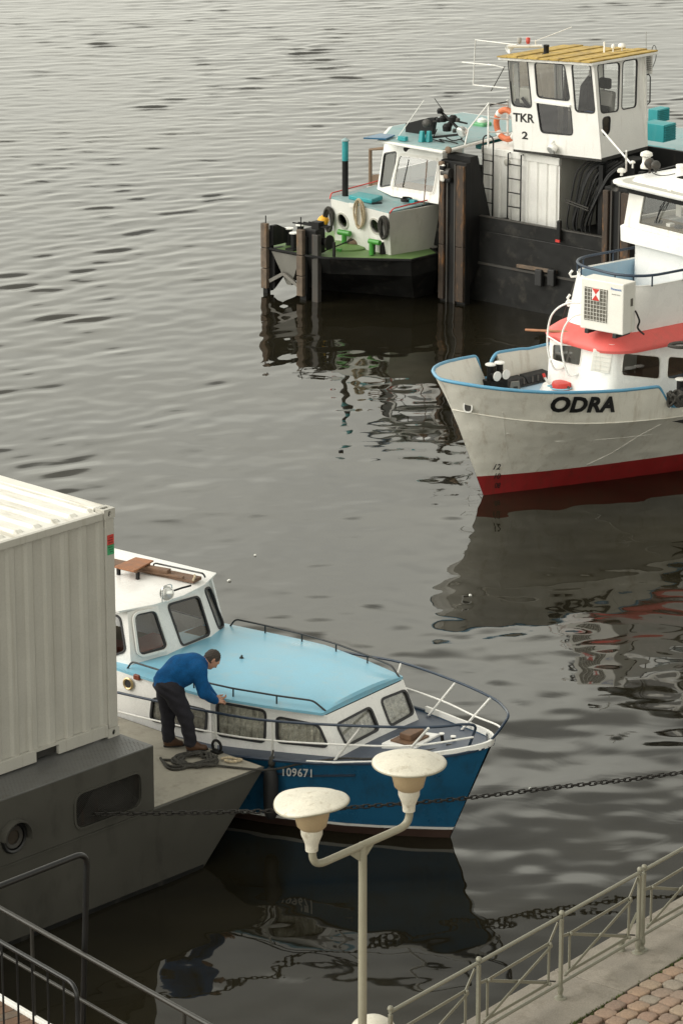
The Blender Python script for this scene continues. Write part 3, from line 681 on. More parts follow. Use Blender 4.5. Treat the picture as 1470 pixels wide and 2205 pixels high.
for (pa, pb, m_) in (((229, 1154), (242, 1173), 'sticker_red'), ((229, 1175), (242, 1193), 'sticker_green')):
    a = CF.at(*pa, y=0.003); b = CF.at(*pb, y=0.003); zc = (a[2] + b[2]) / 2
    o = MB().box((-.068, .0035, zc), (.105, .004, abs(a[2] - b[2]))).build('sticker', M[m_], co)
    for dz in (.03, 0, -.03): MB().box((-.068 + random.uniform(-.01, .01), .001, zc + dz), (random.uniform(.04, .08), .002, .007)).build('print', M['black_text'], o)

# ================================================================== BLUE AND WHITE CABIN BOAT
XF = Frame(ground(968, 1803), -37)             # x towards the bow, y to the far side
bb = XF.root('cabin_boat', 'blue and white cabin boat with light blue roof and white bow rails, beside the barge', 'boat')
U_ = [0, .12, .3, .55, .8, 1.15, 1.6, 2.1, 2.7, 3.4, 4.2, 5.2, 6.5, 8.6]
zs = lambda u: interp(u, [0, .3, .8, 1.5, 2.6, 3.7, 5, 9], [1.37, 1.30, 1.18, 1.09, 1.0, .95, .91, .91])
hb = lambda u: interp(u, [0, .12, .32, .75, 1.5, 2.6, 3.7, 9], [.03, .27, .48, .78, 1.15, 1.43, 1.5, 1.45])
hw = lambda u: interp(u, [0, .5, 1, 2, 3, 4, 9], [.012, .33, .64, 1.03, 1.25, 1.31, 1.25])
def hp(u, z, side):
    Z = zs(u); t = max(0., z / Z); y = hw(u) + (hb(u) - hw(u)) * t ** 1.35
    if z < 0: y = hw(u) * (1 + z * 1.1)
    x = .60 * (z / 1.37) * (1 - u / 9) - u * (1 - 0)
    return (x, side * max(.012, y), z)
def strip(name, zlo, zhi, m_, k=4, off=0.0):
    mb = MB()
    for sd in (-1, 1):
        rows = []
        for u in U_:
            a = zlo if not callable(zlo) else zlo(u); b = zhi if not callable(zhi) else zhi(u)
            r_ = [np.array(hp(u, a + (b - a) * i / k, sd)) + np.array([off * .4, sd * off, 0]) for i in range(k + 1)]; rows.append(r_ if sd > 0 else r_[::-1])
        mb.loft(rows, closed=False)
    return mb.build(name, m_, bb, smooth=30)
strip('hull', .158, lambda u: zs(u), M['blue_hull'], 7); strip('boot_stripe', .122, .16, M['white'], 1, .004); strip('bottom', -.45, .124, M['brown_bottom'], 3)
MB().add([hp(8.6, z, sd) for z in (-.45, .91) for sd in (-1, 1)], [(0, 1, 3, 2)]).build('transom', M['blue_hull'], bb)
dk = MB(); rows = []
for u in U_:
    a = np.array(hp(u, zs(u), -1)); y = hb(u) - .015; rows.append([(a[0] - .01, y * s_, a[2] - .03 + .03 * (1 - s_ * s_)) for s_ in np.linspace(-1, 1, 9)])
dk.loft(rows, closed=False).build('deck', M['navy'], bb, smooth=30)
def edge(u, sd, dz=0., dy=0.): p = np.array(hp(u, zs(u), sd)); return p + np.array([0, sd * dy, dz])
fwd = [.97, .7, .45, .25, .1, .03]
toe = [edge(u, -1, .03, -.01) for u in fwd] + [edge(u, 1, .03, -.01) for u in fwd[::-1] + [1.3, 1.6]]
mb = MB(); rings = []
pth = spline(toe, 4)
for i, p in enumerate(pth):
    t_ = pth[min(i + 1, len(pth) - 1)] - pth[max(i - 1, 0)]; t_[2] = 0; t_ /= np.linalg.norm(t_); nn = np.array([-t_[1], t_[0], 0]) * .018
    rings.append([p - nn + (0, 0, -.045), p + nn + (0, 0, -.045), p + nn + (0, 0, .03), p - nn + (0, 0, .03)])
mb.loft(rings).build('toe_rail', M['white'], bb, smooth=40)
for sd in (-1, 1):
    MB().tube([edge(u, sd, -.012, .004) for u in (.03, .12, .3, .55, .8, 1.15, 1.6, 2.1, 2.7, 3.4, 4.2, 5.2, 6.5, 8.6)], .022, 6).build('gunwale', M['navy_rail'], bb, smooth=50)
MB().tube([np.array(hp(u, zs(u) - .20 - .012 * i, -1)) + (0, -.012, 0) for i, u in enumerate((1.15, 1.6, 2.1, 2.7))], .016, 6).build('rubbing_strake', M['navy_rail'], bb, smooth=50)
MB().tube([edge(u, -1, .01, -.005) for u in (.98, 1.15, 1.4, 1.72)], .014, 6).build('toe_strip', M['white'], bb)
# number on the bow
def on_hull(px, py):
    y = -1.2
    for _ in range(12):
        p = XF.at(px, py, y=y); z = p[2]; u = .60 * z / 1.37 - p[0]; y = hp(max(u, 0), z, -1)[1] - .004
    p = XF.at(px, py, y=y); return p
c4 = [on_hull(*p) for p in ((609, 1671), (672, 1674), (672, 1656), (609, 1652))]
text_mesh('registration_number', '109671', .2, lambda u, v: (1 - u) * (1 - v) * c4[0] + u * (1 - v) * c4[1] + u * v * c4[2] + (1 - u) * v * c4[3] + np.array([0, -.006, 0]), 'white_text', bb, bold=.004, space=1.08)

# trunk cabin
RZ = 1.575
base = [(-1.05, .84, .98), (-2.85, 1.20, .90), (-5.2, 1.15, .86)]; topp = [(-1.33, .82, RZ), (-2.9, 1.165, RZ), (-5.2, 1.05, RZ)]
def wallp(sd, i): return [np.array((p[0], sd * p[1], p[2])) for p in (base[i], base[i + 1], topp[i + 1], topp[i])]
CAB = bb
def cabin_wall(name, q, wins, toward, curtain='curtain', fw=.032):
    pl = Plane(q[0], q[1], q[3], toward)
    holes = []
    for wn_ in wins:
        loop = [XF.on(*p, pl) for p in wn_] if len(wn_[0]) == 2 else wn_
        holes.append(rquad(loop, .07))
    o = MB().panel(pl, q, holes, t=.025).build(name, M['white_clean'], bb)
    for h_ in holes: window(bb, pl, h_, fw, 'gasket', 'glass', name='cabin_window', curtain=curtain)
    return pl, holes
pn0, h0 = cabin_wall('cabin_wall', wallp(-1, 0), [[(468, 1512), (572, 1531), (570, 1598), (469, 1582)], [(596, 1544), (686, 1562), (706, 1608), (597, 1597)]], (0, -9, 1))
pn1, h1 = cabin_wall('cabin_wall', wallp(-1, 1), [[(330, 1503), (446, 1530), (443, 1575), (325, 1549)]], (0, -9, 1))
for i, hs in ((0, h0), (1, h1)):               # the far side mirrors the near one
    cabin_wall('cabin_wall', wallp(1, i), [[np.array([p[0], -p[1], p[2]]) for p in (h_[0], h_[len(h_) // 4], h_[len(h_) // 2], h_[3 * len(h_) // 4])] for h_ in hs], (0, 9, 1), None)
qf = [np.array(p) for p in ((-1.05, -.84, .98), (-1.05, .84, .98), (-1.33, .82, RZ), (-1.33, -.82, RZ))]
cabin_wall('cabin_front', qf, [[(724, 1561), (796, 1523), (815, 1570), (746, 1606)], [(819, 1507), (872, 1486), (890, 1535), (840, 1563)]], (9, 0, 1))
# its light blue crowned roof
out = [(-1.37, -.84), (-1.345, 0), (-1.37, .84), (-2.1, 1.06), (-2.9, 1.225), (-3.7, 1.25), (-4.62, 1.26), (-4.62, 0), (-4.62, -1.26), (-3.7, -1.25), (-2.9, -1.225), (-2.1, -1.06)]
rows = []
for x, y in ((-1.355, .85), (-1.38, .86), (-1.7, .955), (-2.1, 1.065), (-2.5, 1.15), (-2.9, 1.225), (-3.3, 1.215), (-3.7, 1.185), (-4.2, 1.145), (-4.62, 1.11)):
    cr = .07 if x < -1.36 else .035
    rows.append([(x, y, RZ)] + [(x, y * s_, RZ + .035 + cr * (1 - abs(s_) ** 2.5)) for s_ in (1, .985, .95, .75, .5, .25, 0, -.25, -.5, -.75, -.95, -.985, -1)] + [(x, -y, RZ)])
MB().loft(rows, closed=True).build('cabin_roof', M['sky_roof'], bb, smooth=35)
MB().tube([XF.at(519, 1417, z=RZ + .1), XF.at(521, 1412, z=RZ + .15)], .014, 6).build('vent_stud', M['dark_steel'], bb)
MB().lathe([(0, 0), (.03, 0), (.025, .02), (0, .03)], XF.at(520, 1418, z=RZ + .1), 10).build('vent_stud', M['dark_steel'], bb)
# grab rails on the roof
def grab(pts, feet, name='grab_rail', r=.013):
    o = MB().tube(fillet(pts, .06), r, 8).build(name, M['black_rail'], bb, smooth=50)
    for f in feet: MB().tube(f, r * .85, 6).build('foot', M['black_rail'], o)
for sd in (-1, 1):
    xs_ = [-1.36, -1.52, -2.0, -2.6, -3.2, -3.8, -4.28, -4.36]; yy = lambda x: sd * (interp(-x, [1.36, 2.1, 2.9, 3.7, 4.6], [.80, 1.0, 1.15, 1.13, 1.06]) - .02)
    pts = [(x, yy(x), RZ + (.04 if i in (0, len(xs_) - 1) else .155)) for i, x in enumerate(xs_)]
    grab(pts, [[(x, yy(x), RZ + .03), (x, yy(x), RZ + .15)] for x in (-2.0, -2.6, -3.2, -3.8)])

# wheelhouse
WZ0, WZ1 = 1.60, 2.31
wb = [(-6.6, -1.0), (-4.37, -.97), (-4.17, -.46), (-4.17, .46), (-4.37, .97), (-6.6, 1.05)]; wt = [(-6.6, -.90), (-4.50, -.87), (-4.40, -.43), (-4.40, .43), (-4.50, .87), (-6.6, .90)]
wins = {0: [[(236, 1324), (259, 1327), (271, 1402), (236, 1413)]], 1: [[(289, 1325), (332, 1316), (358, 1394), (300, 1409)]], 2: [[(361, 1303), (427, 1284), (452, 1366), (392, 1391)]], 3: [[(440, 1270), (451, 1264), (482, 1346), (471, 1355)]]}
for i in range(5):
    z0 = WZ0 if 0 < i < 4 else .90
    def pt(tab, k, z):
        a, b = np.array([*wb[k], WZ0]), np.array([*wt[k], WZ1]); t = (z - WZ0) / (WZ1 - WZ0); return a + (b - a) * t
    q = [pt(0, i, z0), pt(0, i + 1, z0), pt(0, i + 1, WZ1), pt(0, i, WZ1)]; mid = sum(q) / 4; tw = mid * 2 - np.array([-5.4, 0, mid[2]])
    pl = Plane(q[0], q[1], q[3], tw); holes = []
    if i in wins: holes = [rquad([XF.on(*p, pl) for p in w_], .07) for w_ in wins[i]]
    elif i == 4: holes = [rquad([np.array(p) for p in ((-4.75, 1.0, 1.66), (-5.5, 1.03, 1.66), (-5.5, .92, 2.2), (-4.8, .9, 2.2))], .07)]
    MB().panel(pl, q, holes, t=.03).build('wheelhouse_wall', M['white_clean'], bb)
    for h_ in holes:
        o = window(bb, pl, h_, .028, 'gasket', 'glass_clear', name='wheelhouse_window')
        if i == 1: MB().panel(pl, grow(h_, pl, .045), [grow(h_, pl, .014)], t=.03, h=.045).build('opening_frame', M['white'], o, smooth=40)
ro = [(-6.9, -1.0), (-4.55, -.99), (-4.36, -.50), (-4.30, 0), (-4.36, .50), (-4.55, .99), (-6.9, 1.0)]
rows = []
for sc, z in ((.985, WZ1 + .0), (1.01, WZ1 + .012), (1.01, WZ1 + .035), (.96, WZ1 + .055), (.7, WZ1 + .075), (.35, WZ1 + .085), (.02, WZ1 + .088)):
    rows.append([(-5.6 + (x + 5.6) * sc, y * sc, z) for x, y in ro])
MB().loft(rows).build('wheelhouse_roof', M['white_clean'], bb, smooth=30)
RT = WZ1 + .08
MB().tube(fillet([XF.at(330, 1222, z=RT), XF.at(332, 1212, z=RT + .08), XF.at(438, 1235, z=RT + .06), XF.at(442, 1243, z=RT)], .06), .012, 6).build('roof_rail', M['black_rail'], bb, smooth=50)
# inside: sole, dash, back bulkhead
MB().box((-5.4, 0, 1.25), (2.2, 1.85, .04)).build('cockpit_floor', M['interior'], bb)
MB().box((-4.66, -.3, 1.63), (.45, .75, .14)).build('dashboard', M['mahogany'], bb, bevel=.02)
MB().box((-5.1, -.55, 1.45), (.5, .5, .4)).build('helm_seat', M['mahogany'], bb, bevel=.04)
MB().box((-6.5, 0, 1.6), (.05, 1.8, .75)).build('bulkhead', M['interior'], bb)
MB().box((-4.45, .25, 1.66), (.28, .95, .03)).build('shelf', M['interior'], bb)
# horn, porthole, side light, wiper
p = XF.at(284, 1329, x=-4.55); MB().lathe([(0, -.03), (.03, -.03), (.035, .0), (.05, .05), (.0, .05)], p, 12, rotm('Y', 70)).build('horn', M['black'], bb, smooth=50)
pw = Plane((-4.37, -.97, WZ0), (-6.6, -1.05, WZ0), (-4.5, -.87, WZ1), (-5, -9, 1.6)); p = XF.at(277, 1472, y=-1.0)
sd_rot = rotm('X', 90)
p = XF.at(277, 1472, y=-1.16); o = MB().lathe([(.055, 0), (.085, 0), (.085, .015), (.07, .025), (.055, .015)], p, 24, sd_rot).build('vent_ring', M['brass'], bb, smooth=40)
MB().lathe([(0, -.02), (.056, -.02), (.056, .008), (0, .008)], p, 20, sd_rot).build('vent_mouth', M['dark_interior'], o)
p = XF.at(296, 1458, y=-1.15); MB().box(p, (.10, .05, .07)).build('side_light', M['mahogany'], bb, bevel=.01)
# searchlight on its bracket
sl = MB().lathe([(0, -.06), (.05, -.055), (.085, -.03), (.092, .02), (.098, .03), (.098, .045), (.088, .045)], XF.at(360, 1277, z=RT + .10), 24, rotm('Z', -55) @ rotm('Y', 80)).build('searchlight', M['white'], bb, smooth=40)
MB().lathe([(0, .03), (.088, .03), (.05, .045), (0, .05)], XF.at(360, 1277, z=RT + .10), 20, rotm('Z', -55) @ rotm('Y', 80)).build('lens', M['lens'], sl, smooth=40)
c_ = XF.at(360, 1277, z=RT + .10)
MB().tube([c_ + (0, .04, -.0), XF.at(392, 1266, z=RT + .07), XF.at(411, 1261, z=RT + .05)], .014, 6).build('arm', M['black'], sl)
MB().tube(fillet([c_ + (.0, -.1, -.1), c_ + (0, -.1, .11), c_ + (0, .1, .11), c_ + (0, .1, -.1)], .07), .008, 6).build('bracket', M['chrome'], sl)
# hatch, bollards, fairlead
hz = 1.17
hq = [(-.80, -.38), (-.78, .22), (-.40, .34), (-.36, -.22)]
MB().prism([(a, b) for a, b in hq], hz - .06, hz + .03).build('fore_hatch', M['white_clean'], bb, bevel=.02)
for px, py in ((953, 1596), (978, 1602)):
    p = XF.at(px, py, z=1.2); o = MB().tube([p - (0, 0, .04), p + (-.02, 0, .09)], .022, 10).build('bitt', M['black'], bb, smooth=50)
    MB().lathe([(0, 0), (.036, 0), (.036, .012), (0, .016)], p + (-.02, 0, .09), 12).build('bitt_cap', M['white'], o)
p = XF.at(1032, 1611, z=1.28); MB().lathe([(0, 0), (.035, 0), (.03, .01), (0, .012)], p, 14).build('filler_cap', M['chrome'], bb)
p = XF.at(1049, 1586, z=1.40); MB().box(p, (.035, .035, .10)).build('fairlead', M['chrome'], bb, bevel=.008)
# bow rails
def rail_part(sd):
    if sd < 0: pts = [(-7.5, -1.42, 1.42), (-5.5, -1.42, 1.42), (-4.28, -1.42, 1.42), (-2.62, -1.41, 1.50), (-1.75, -1.36, 1.57), (-.62, -1.04, 1.66), (.13, -.62, 1.69), (.40, -.33, 1.70), (.50, -.20, 1.66), (.44, -.16, 1.50), (.36, -.13, 1.33)]
    else: pts = [(-7.5, 1.42, 1.42), (-5.5, 1.42, 1.42), (-4.28, 1.42, 1.42), (-2.62, 1.41, 1.50), (-1.75, 1.36, 1.57), (-.62, .97, 1.67), (.13, .70, 1.69), (.50, .44, 1.71), (.72, .20, 1.73), (.70, .14, 1.64), (.62, .10, 1.50), (.50, .06, 1.34)]
    top = MB().tube(spline(pts, 5), .018, 8).build('bow_rail', M['navy_rail'], bb, smooth=60)
    st_ = [((-4.28, 1.38, .93), (-4.28, 1.42, 1.42)), ((-2.68, 1.33, .97), (-2.62, 1.41, 1.50)), ((-1.86, 1.22, 1.03), (-1.75, 1.36, 1.57)), ((-1.06, 1.0, 1.09), (-.62, 1.0, 1.66)), ((-.30, .66, 1.17), (.13, .66, 1.69))]
    for a, b in st_:
        a = np.array((a[0], sd * a[1], a[2])); b = np.array((b[0], sd * b[1], b[2]))
        MB().tube([a, b], .017, 8).build('stanchion', M['white'], bb, smooth=60)
        MB().lathe([(0, 0), (.035, 0), (.03, .012), (0, .014)], a, 10).build('stanchion_foot', M['navy'], bb)
    mids = [np.array((a[0], sd * a[1], a[2])) * .55 + np.array((b[0], sd * b[1], b[2])) * .45 for a, b in st_]
    mids = [np.array((-7.4, sd * 1.4, 1.17))] + mids + ([np.array((.46, -.17, 1.50))] if sd < 0 else [np.array((.45, .40, 1.47)), np.array((.62, .12, 1.50))])
    MB().tube(spline(mids, 5), .013, 8).build('mid_rail', M['white'], bb, smooth=60)
rail_part(-1); rail_part(1)

# wooden block lying on the hatch
HF = Frame(XF.world((-.575, -.06, hz + .03)), -37)
hb_ = HF.root('wood_block', 'brown wooden block lying on the white hatch of the blue boat', 'block')
MB().box((-.01, 0, .012), (.30, .42, .024)).build('board', M['wood_brown'], hb_, bevel=.004); MB().box((0, .03, .065), (.17, .30, .08)).build('block', M['wood_brown'], hb_, bevel=.01)
# things lying on the wheelhouse roof
PF = Frame(XF.world(XF.at(430, 1253, z=RT - .01)), 0)
a = PF.loc(XF.world(XF.at(425, 1252, z=RT))); b = PF.loc(XF.world(XF.at(150, 1195, z=RT)))
pk = PF.root('plank', 'long brown plank lying along the white wheelhouse roof', 'plank')
MB().bar(a + (0, 0, .02), b + (0, 0, .02), .20, .045).build('board', M['wood_brown'], pk, bevel=.004)
p = a * .45 + b * .55
MB().tube([a + (-.05, -.11, .05), a + (-.03, .0, .06), a + (-.04, .12, .05)], .015, 6).build('lashing', M['rope_light'], pk)
p0, p1 = PF.loc(XF.world(XF.at(365, 1233, z=RT + .07))), PF.loc(XF.world(XF.at(300, 1222, z=RT + .07)))
MB().bar(p0, p1, .10, .09).build('wedge', M['wood_brown'], pk, bevel=.01)
MB().bar(PF.loc(XF.world(XF.at(395, 1243, z=RT + .06))), PF.loc(XF.world(XF.at(300, 1227, z=RT + .05))), .05, .02).build('batten', M['wood_brown'], pk)
gq = [XF.at(*p, z=RT + .14) for p in ((246, 1221), (293, 1201), (331, 1208), (288, 1231))]
SF = Frame(XF.world(sum(gq) / 4 - np.array([0, 0, .14])), -37); gq = [SF.loc(XF.world(p)) for p in gq]
sg = SF.root('slatted_seat', 'varnished slatted wooden seat lying on the wheelhouse roof', 'seat')
for k in range(11):
    t_ = (k + .5) / 11; a = gq[0] * (1 - t_) + gq[3] * t_; b = gq[1] * (1 - t_) + gq[2] * t_
    MB().bar(a, b, .030, .022).build('slat', M['teak'], sg, bevel=.003)
for t_ in (.2, .8):
    a = gq[0] * (1 - t_) + gq[1] * t_; b = gq[3] * (1 - t_) + gq[2] * t_; MB().bar(a - (0, 0, .03), b - (0, 0, .03), .04, .035).build('bearer', M['wood_brown'], sg)
    for q in (a, b): MB().box(q - (0, 0, .09), (.04, .04, .10)).build('leg', M['black'], sg)

# ================================================================== THE MAN bending over the boat's cabin
def surface_nets(f, lo, hi, h):
    lo = np.array(lo, float); n = np.ceil((np.array(hi) - lo) / h).astype(int) + 1
    g = np.stack(np.meshgrid(*[lo[i] + h * np.arange(n[i]) for i in range(3)], indexing='ij'), -1); F = f(g.reshape(-1, 3)).reshape(n)
    S = F < 0; cs = np.zeros(n - 1, int)
    for dx in (0, 1):
        for dy in (0, 1):
            for dz in (0, 1): cs += S[dx:n[0] - 1 + dx, dy:n[1] - 1 + dy, dz:n[2] - 1 + dz]
    act = (cs > 0) & (cs < 8); idx = -np.ones(n - 1, int); idx[act] = np.arange(act.sum()); C = np.argwhere(act)
    acc = np.zeros((len(C), 3)); cnt = np.zeros(len(C)); corners = [(a, b, c) for a in (0, 1) for b in (0, 1) for c in (0, 1)]
    for a in corners:
        for ax in range(3):
            if a[ax]: continue
            b = list(a); b[ax] = 1
            fa = F[tuple((C + a).T)]; fb = F[tuple((C + b).T)]; m = (fa < 0) != (fb < 0)
            t = np.where(m, fa / np.where(m, fa - fb, 1), 0); p = C + np.array(a); p = p.astype(float); p[:, ax] += t
            acc[m] += p[m]; cnt[m] += 1
    V = lo + h * acc / cnt[:, None]; faces = []
    for ax in range(3):
        u, w = [(1, 2), (2, 0), (0, 1)][ax]
        s0 = [slice(None)] * 3; s1 = [slice(None)] * 3; s0[ax] = slice(0, -1); s1[ax] = slice(1, None)
        d = S[tuple(s0)] != S[tuple(s1)]; E = np.argwhere(d)
        E = E[(E[:, u] > 0) & (E[:, w] > 0) & (E[:, u] < n[u] - 1) & (E[:, w] < n[w] - 1)]
        q = []
        for du, dw in ((1, 1), (0, 1), (0, 0), (1, 0)):
            e = E.copy(); e[:, u] -= du; e[:, w] -= dw; q.append(idx[tuple(e.T)])
        q = np.array(q).T; fl = S[tuple(E.T)]
        faces.append(np.where(fl[:, None], q, q[:, ::-1]))
    return V, np.concatenate(faces)
def cone_sdf(p, a, b, ra, rb):
    a = np.array(a, float); b = np.array(b, float); d = b - a; L2 = d @ d
    t = np.clip(((p - a) @ d) / L2, 0, 1); return np.linalg.norm(p - a - t[:, None] * d, axis=1) - (ra + (rb - ra) * t)
def smin(a, b, k): h_ = np.clip(.5 + .5 * (b - a) / k, 0, 1); return b * (1 - h_) + a * h_ - k * h_ * (1 - h_)
RF = Frame(ground(395, 1612, DZ + .006), 13)
FLOORZ = 0.0
BODY = [  # a, b, ra, rb, region (0 trousers, 1 sweater, 2 skin, 3 shoe)
 ((-.17, .11, .13), (-.17, .125, .46), .080, .092, 0), ((-.17, .125, .46), (-.20, .10, .86), .094, .145, 0),
 ((.075, -.10, .12), (.015, -.115, .46), .080, .093, 0), ((.015, -.115, .46), (-.165, -.095, .86), .096, .147, 0),
 ((-.21, -.06, .88), (-.21, .06, .88), .140, .140, 0),
 ((-.17, .0, .93), (-.02, .0, 1.04), .178, .190, 1), ((-.02, -.03, 1.04), (.14, -.03, 1.085), .188, .165, 1), ((-.02, .03, 1.04), (.14, .03, 1.085), .188, .165, 1),
 ((.16, -.15, 1.09), (.16, .15, 1.09), .105, .105, 1),
 ((.18, -.17, 1.07), (.235, -.225, .80), .095, .074, 1), ((.235, -.225, .80), (.395, -.10, .645), .072, .050, 1),
 ((.19, .17, 1.07), (.28, .20, .82), .090, .070, 1), ((.28, .20, .82), (.40, .06, .655), .066, .048, 1),
 ((.20, 0, 1.10), (.31, 0, 1.15), .072, .060, 2)]
HEADC = np.array([.385, 0.0, 1.165]); HD = np.array([.62, 0, -.78]); HU = np.array([.78, 0, .62]); HS = np.array([0, 1., 0])
def head_sdf(p):
    q = p - HEADC; l = np.stack([q @ HD, q @ HS, q @ HU], 1)          # forward (face), side, up (crown)
    d = (np.linalg.norm(l / np.array([.098, .076, .108]), axis=1) - 1) * .085
    d = smin(d, cone_sdf(l, (.045, 0, -.05), (.055, 0, -.085), .052, .040), .03)      # jaw and chin
    d = smin(d, cone_sdf(l, (.085, 0, .0), (.108, 0, -.035), .012, .017), .014)       # nose
    d = smin(d, cone_sdf(l, (.082, -.035, .022), (.082, .035, .022), .016, .016), .014)  # brow
    for s_ in (-1, 1):
        d = smin(d, cone_sdf(l, (-.005, s_ * .077, -.03), (-.012, s_ * .086, .02), .010, .016), .008)   # ears
        d = np.maximum(d, -(np.linalg.norm(l - np.array([.098, s_ * .031, .003]), axis=1) - .012))      # eye sockets
    d = np.maximum(d, -(cone_sdf(l, (.10, -.022, -.068), (.10, .022, -.068), .005, .005)))             # mouth
    return d
def shoes_sdf(p):
    d = None
    for hx, y, L in ((-.235, .115, .27), (.01, -.10, .29)):
        e = smin(cone_sdf(p, (hx + .05, y, .055), (hx + .12, y, .075), .050, .055), cone_sdf(p, (hx + .1, y, .05), (hx + L - .05, y - .01, .034), .052, .040), .04)
        e = smin(e, cone_sdf(p, (hx + .07, y, .08), (hx + .075, y, .13), .05, .052), .03); e = np.maximum(e, .0 - p[:, 2] + .004)
        d = e if d is None else np.minimum(d, e)
    return d
def body_parts(p): return [cone_sdf(p, *q[:4]) for q in BODY]
def body_sdf(p):
    D = body_parts(p); legs = smin(smin(D[0], D[1], .03), D[4], .05); l2 = smin(smin(D[2], D[3], .03), D[4], .05); lower = smin(legs, l2, .02)
    tor = smin(smin(smin(D[5], D[6], .04), D[7], .04), D[8], .06)
    x, y, z = p.T
    crease = .006 * np.sin(60 * (x * .7 + z) + 8 * y) * np.exp(-((z - .84) / .12) ** 2) + .005 * np.sin(45 * z + 20 * x)
    fold = .007 * np.sin(26 * (x - .35 * z) + 3 * np.sin(11 * y + 5 * z)) * (.5 + .5 * np.sin(13 * z + 7 * y)) + .004 * np.sin(19 * (z + .6 * x) + 8 * y)
    tor = smin(tor, smin(D[9], D[10], .03), .05); tor = smin(tor, smin(D[11], D[12], .03), .05); tor = tor + fold * .8 - .004
    low = lower + crease
    d = smin(tor, low, .025); d = smin(d, D[13], .02); d = smin(d, head_sdf(p), .02); d = smin(d, shoes_sdf(p), .012)
    return d
V, Fq = surface_nets(body_sdf, (-.45, -.36, -.03), (.58, .36, 1.36), .0125)
mask_near = None
def region(c):
    D = np.array(body_parts(c)); lab = np.array([q[4] for q in BODY]); tor = D[lab == 1].min(0) - .012; low = D[lab == 0].min(0); sk = np.minimum(D[13] + .012, head_sdf(c)); sh = shoes_sdf(c) - .004
    return np.argmin(np.stack([low, tor, sk, sh]), 0)
# hands: palm, four fingers and a thumb, each finger bent, closed on the cabin's edge
def hand_sdf(p, W, dirv, up, side):
    dirv = dirv / np.linalg.norm(dirv); side = side / np.linalg.norm(side); up = np.cross(dirv, side)
    q = p - W; l = np.stack([q @ dirv, q @ side, q @ up], 1)
    d = smin(cone_sdf(l, (-.03, 0, 0), (.02, 0, 0), .026, .030), cone_sdf(l, (.02, -.022, 0), (.075, -.03, .0), .017, .015), .02); d = smin(d, cone_sdf(l, (.02, .018, 0), (.075, .026, 0), .017, .014), .02); d = smin(d, cone_sdf(l, (.03, 0, 0), (.072, 0, .003), .018, .016), .02)
    for k, (yy, L) in enumerate(((-.032, .072), (-.011, .082), (.010, .076), (.029, .058))):
        a = (.078, yy, .002); b = (.078 + L * .42, yy * 1.06, -.006); c = (.078 + L * .66, yy * 1.08, -.006 - L * .34); e = (.078 + L * .62, yy * 1.06, -.006 - L * .62)
        d = smin(d, cone_sdf(l, a, b, .0098, .0092), .006); d = smin(d, cone_sdf(l, b, c, .0092, .0085), .004); d = smin(d, cone_sdf(l, c, e, .0085, .0072), .004)
    d = smin(d, cone_sdf(l, (.015, -.03, -.005), (.048, -.062, -.012), .0145, .0115), .012); d = smin(d, cone_sdf(l, (.048, -.062, -.012), (.078, -.064, -.026), .0112, .009), .005)
    return d
allV = [V]; allF = [Fq]; reg = [region(V[Fq].mean(1))]; off = len(V)
for W, dv, sdv in ((np.array([.418, -.085, .630]), np.array([.75, .60, -.12]), np.array([-.6, .8, 0])), (np.array([.425, .045, .64]), np.array([.85, -.45, -.15]), np.array([-.45, -.85, 0]))):
    v2, f2 = surface_nets(lambda p: hand_sdf(p, W, dv, None, sdv), W - .17, W + .17, .0045)
    allV.append(v2); allF.append(f2 + off); off += len(v2); reg.append(np.full(len(f2), 2))
V = np.concatenate(allV); Fq = np.concatenate(allF); reg = np.concatenate(reg)
man = RF.root('person', 'man in blue sweater and dark trousers bending over to the blue boat', 'person')
me = bpy.data.meshes.new('body'); me.from_pydata(V.tolist(), [], Fq.tolist())
for k in ('trousers', 'sweater', 'skin', 'shoe'): me.materials.append(M[k])
me.polygons.foreach_set('material_index', reg.astype(np.int32)); me.shade_smooth()
bo_ = bpy.data.objects.new('body', me); COL.objects.link(bo_); bo_.parent = man
sm = bo_.modifiers.new('smooth', 'SMOOTH'); sm.iterations = 2; sm.factor = .5
def hair_sdf(p):
    q = p - HEADC; l = np.stack([q @ HD, q @ HS, q @ HU], 1); d = (np.linalg.norm((l + np.array([.018, 0, -.012])) / np.array([.102, .085, .110]), axis=1) - 1) * .09
    d = d + .004 * np.sin(l[:, 0] * 190 + 60 * l[:, 1]) * np.sin(l[:, 1] * 150 + l[:, 2] * 90)
    cut = np.maximum(l[:, 0] - .048 - .25 * (l[:, 2] - .02) - .10 * np.clip(l[:, 2], 0, 1), -l[:, 2] - .055 + .0 * l[:, 0])
    side = np.where((l[:, 0] > .012), -(l[:, 2] - .012), -1.0)
    return np.maximum(np.maximum(d, cut), side)
v3, f3 = surface_nets(hair_sdf, HEADC - .16, HEADC + .16, .007)
mh = bpy.data.meshes.new('hair'); mh.from_pydata(v3.tolist(), [], f3.tolist()); mh.materials.append(M['hair']); mh.shade_smooth()
ho = bpy.data.objects.new('hair', mh); COL.objects.link(ho); ho.parent = man
# collar, hem, cuffs and soles
MB().tube(spline([(.238 + .03 * math.cos(a) * .5, .070 * math.sin(a), 1.118 + .066 * math.cos(a)) for a in np.linspace(0, 2 * math.pi, 14, endpoint=False)], 2, True), .010, 6, closed=True).build('collar', M['sweater'], man, smooth=60)
for (c, y) in (((-.10, .115)), ((.155, -.103))):
    MB().prism([(c + .145 * math.cos(a) * (1.0 if math.cos(a) > 0 else .92), y + .052 * math.sin(a)) for a in np.linspace(0, 2 * math.pi, 20, endpoint=False)], 0.0, .022).build('sole', M['rubber'], man)

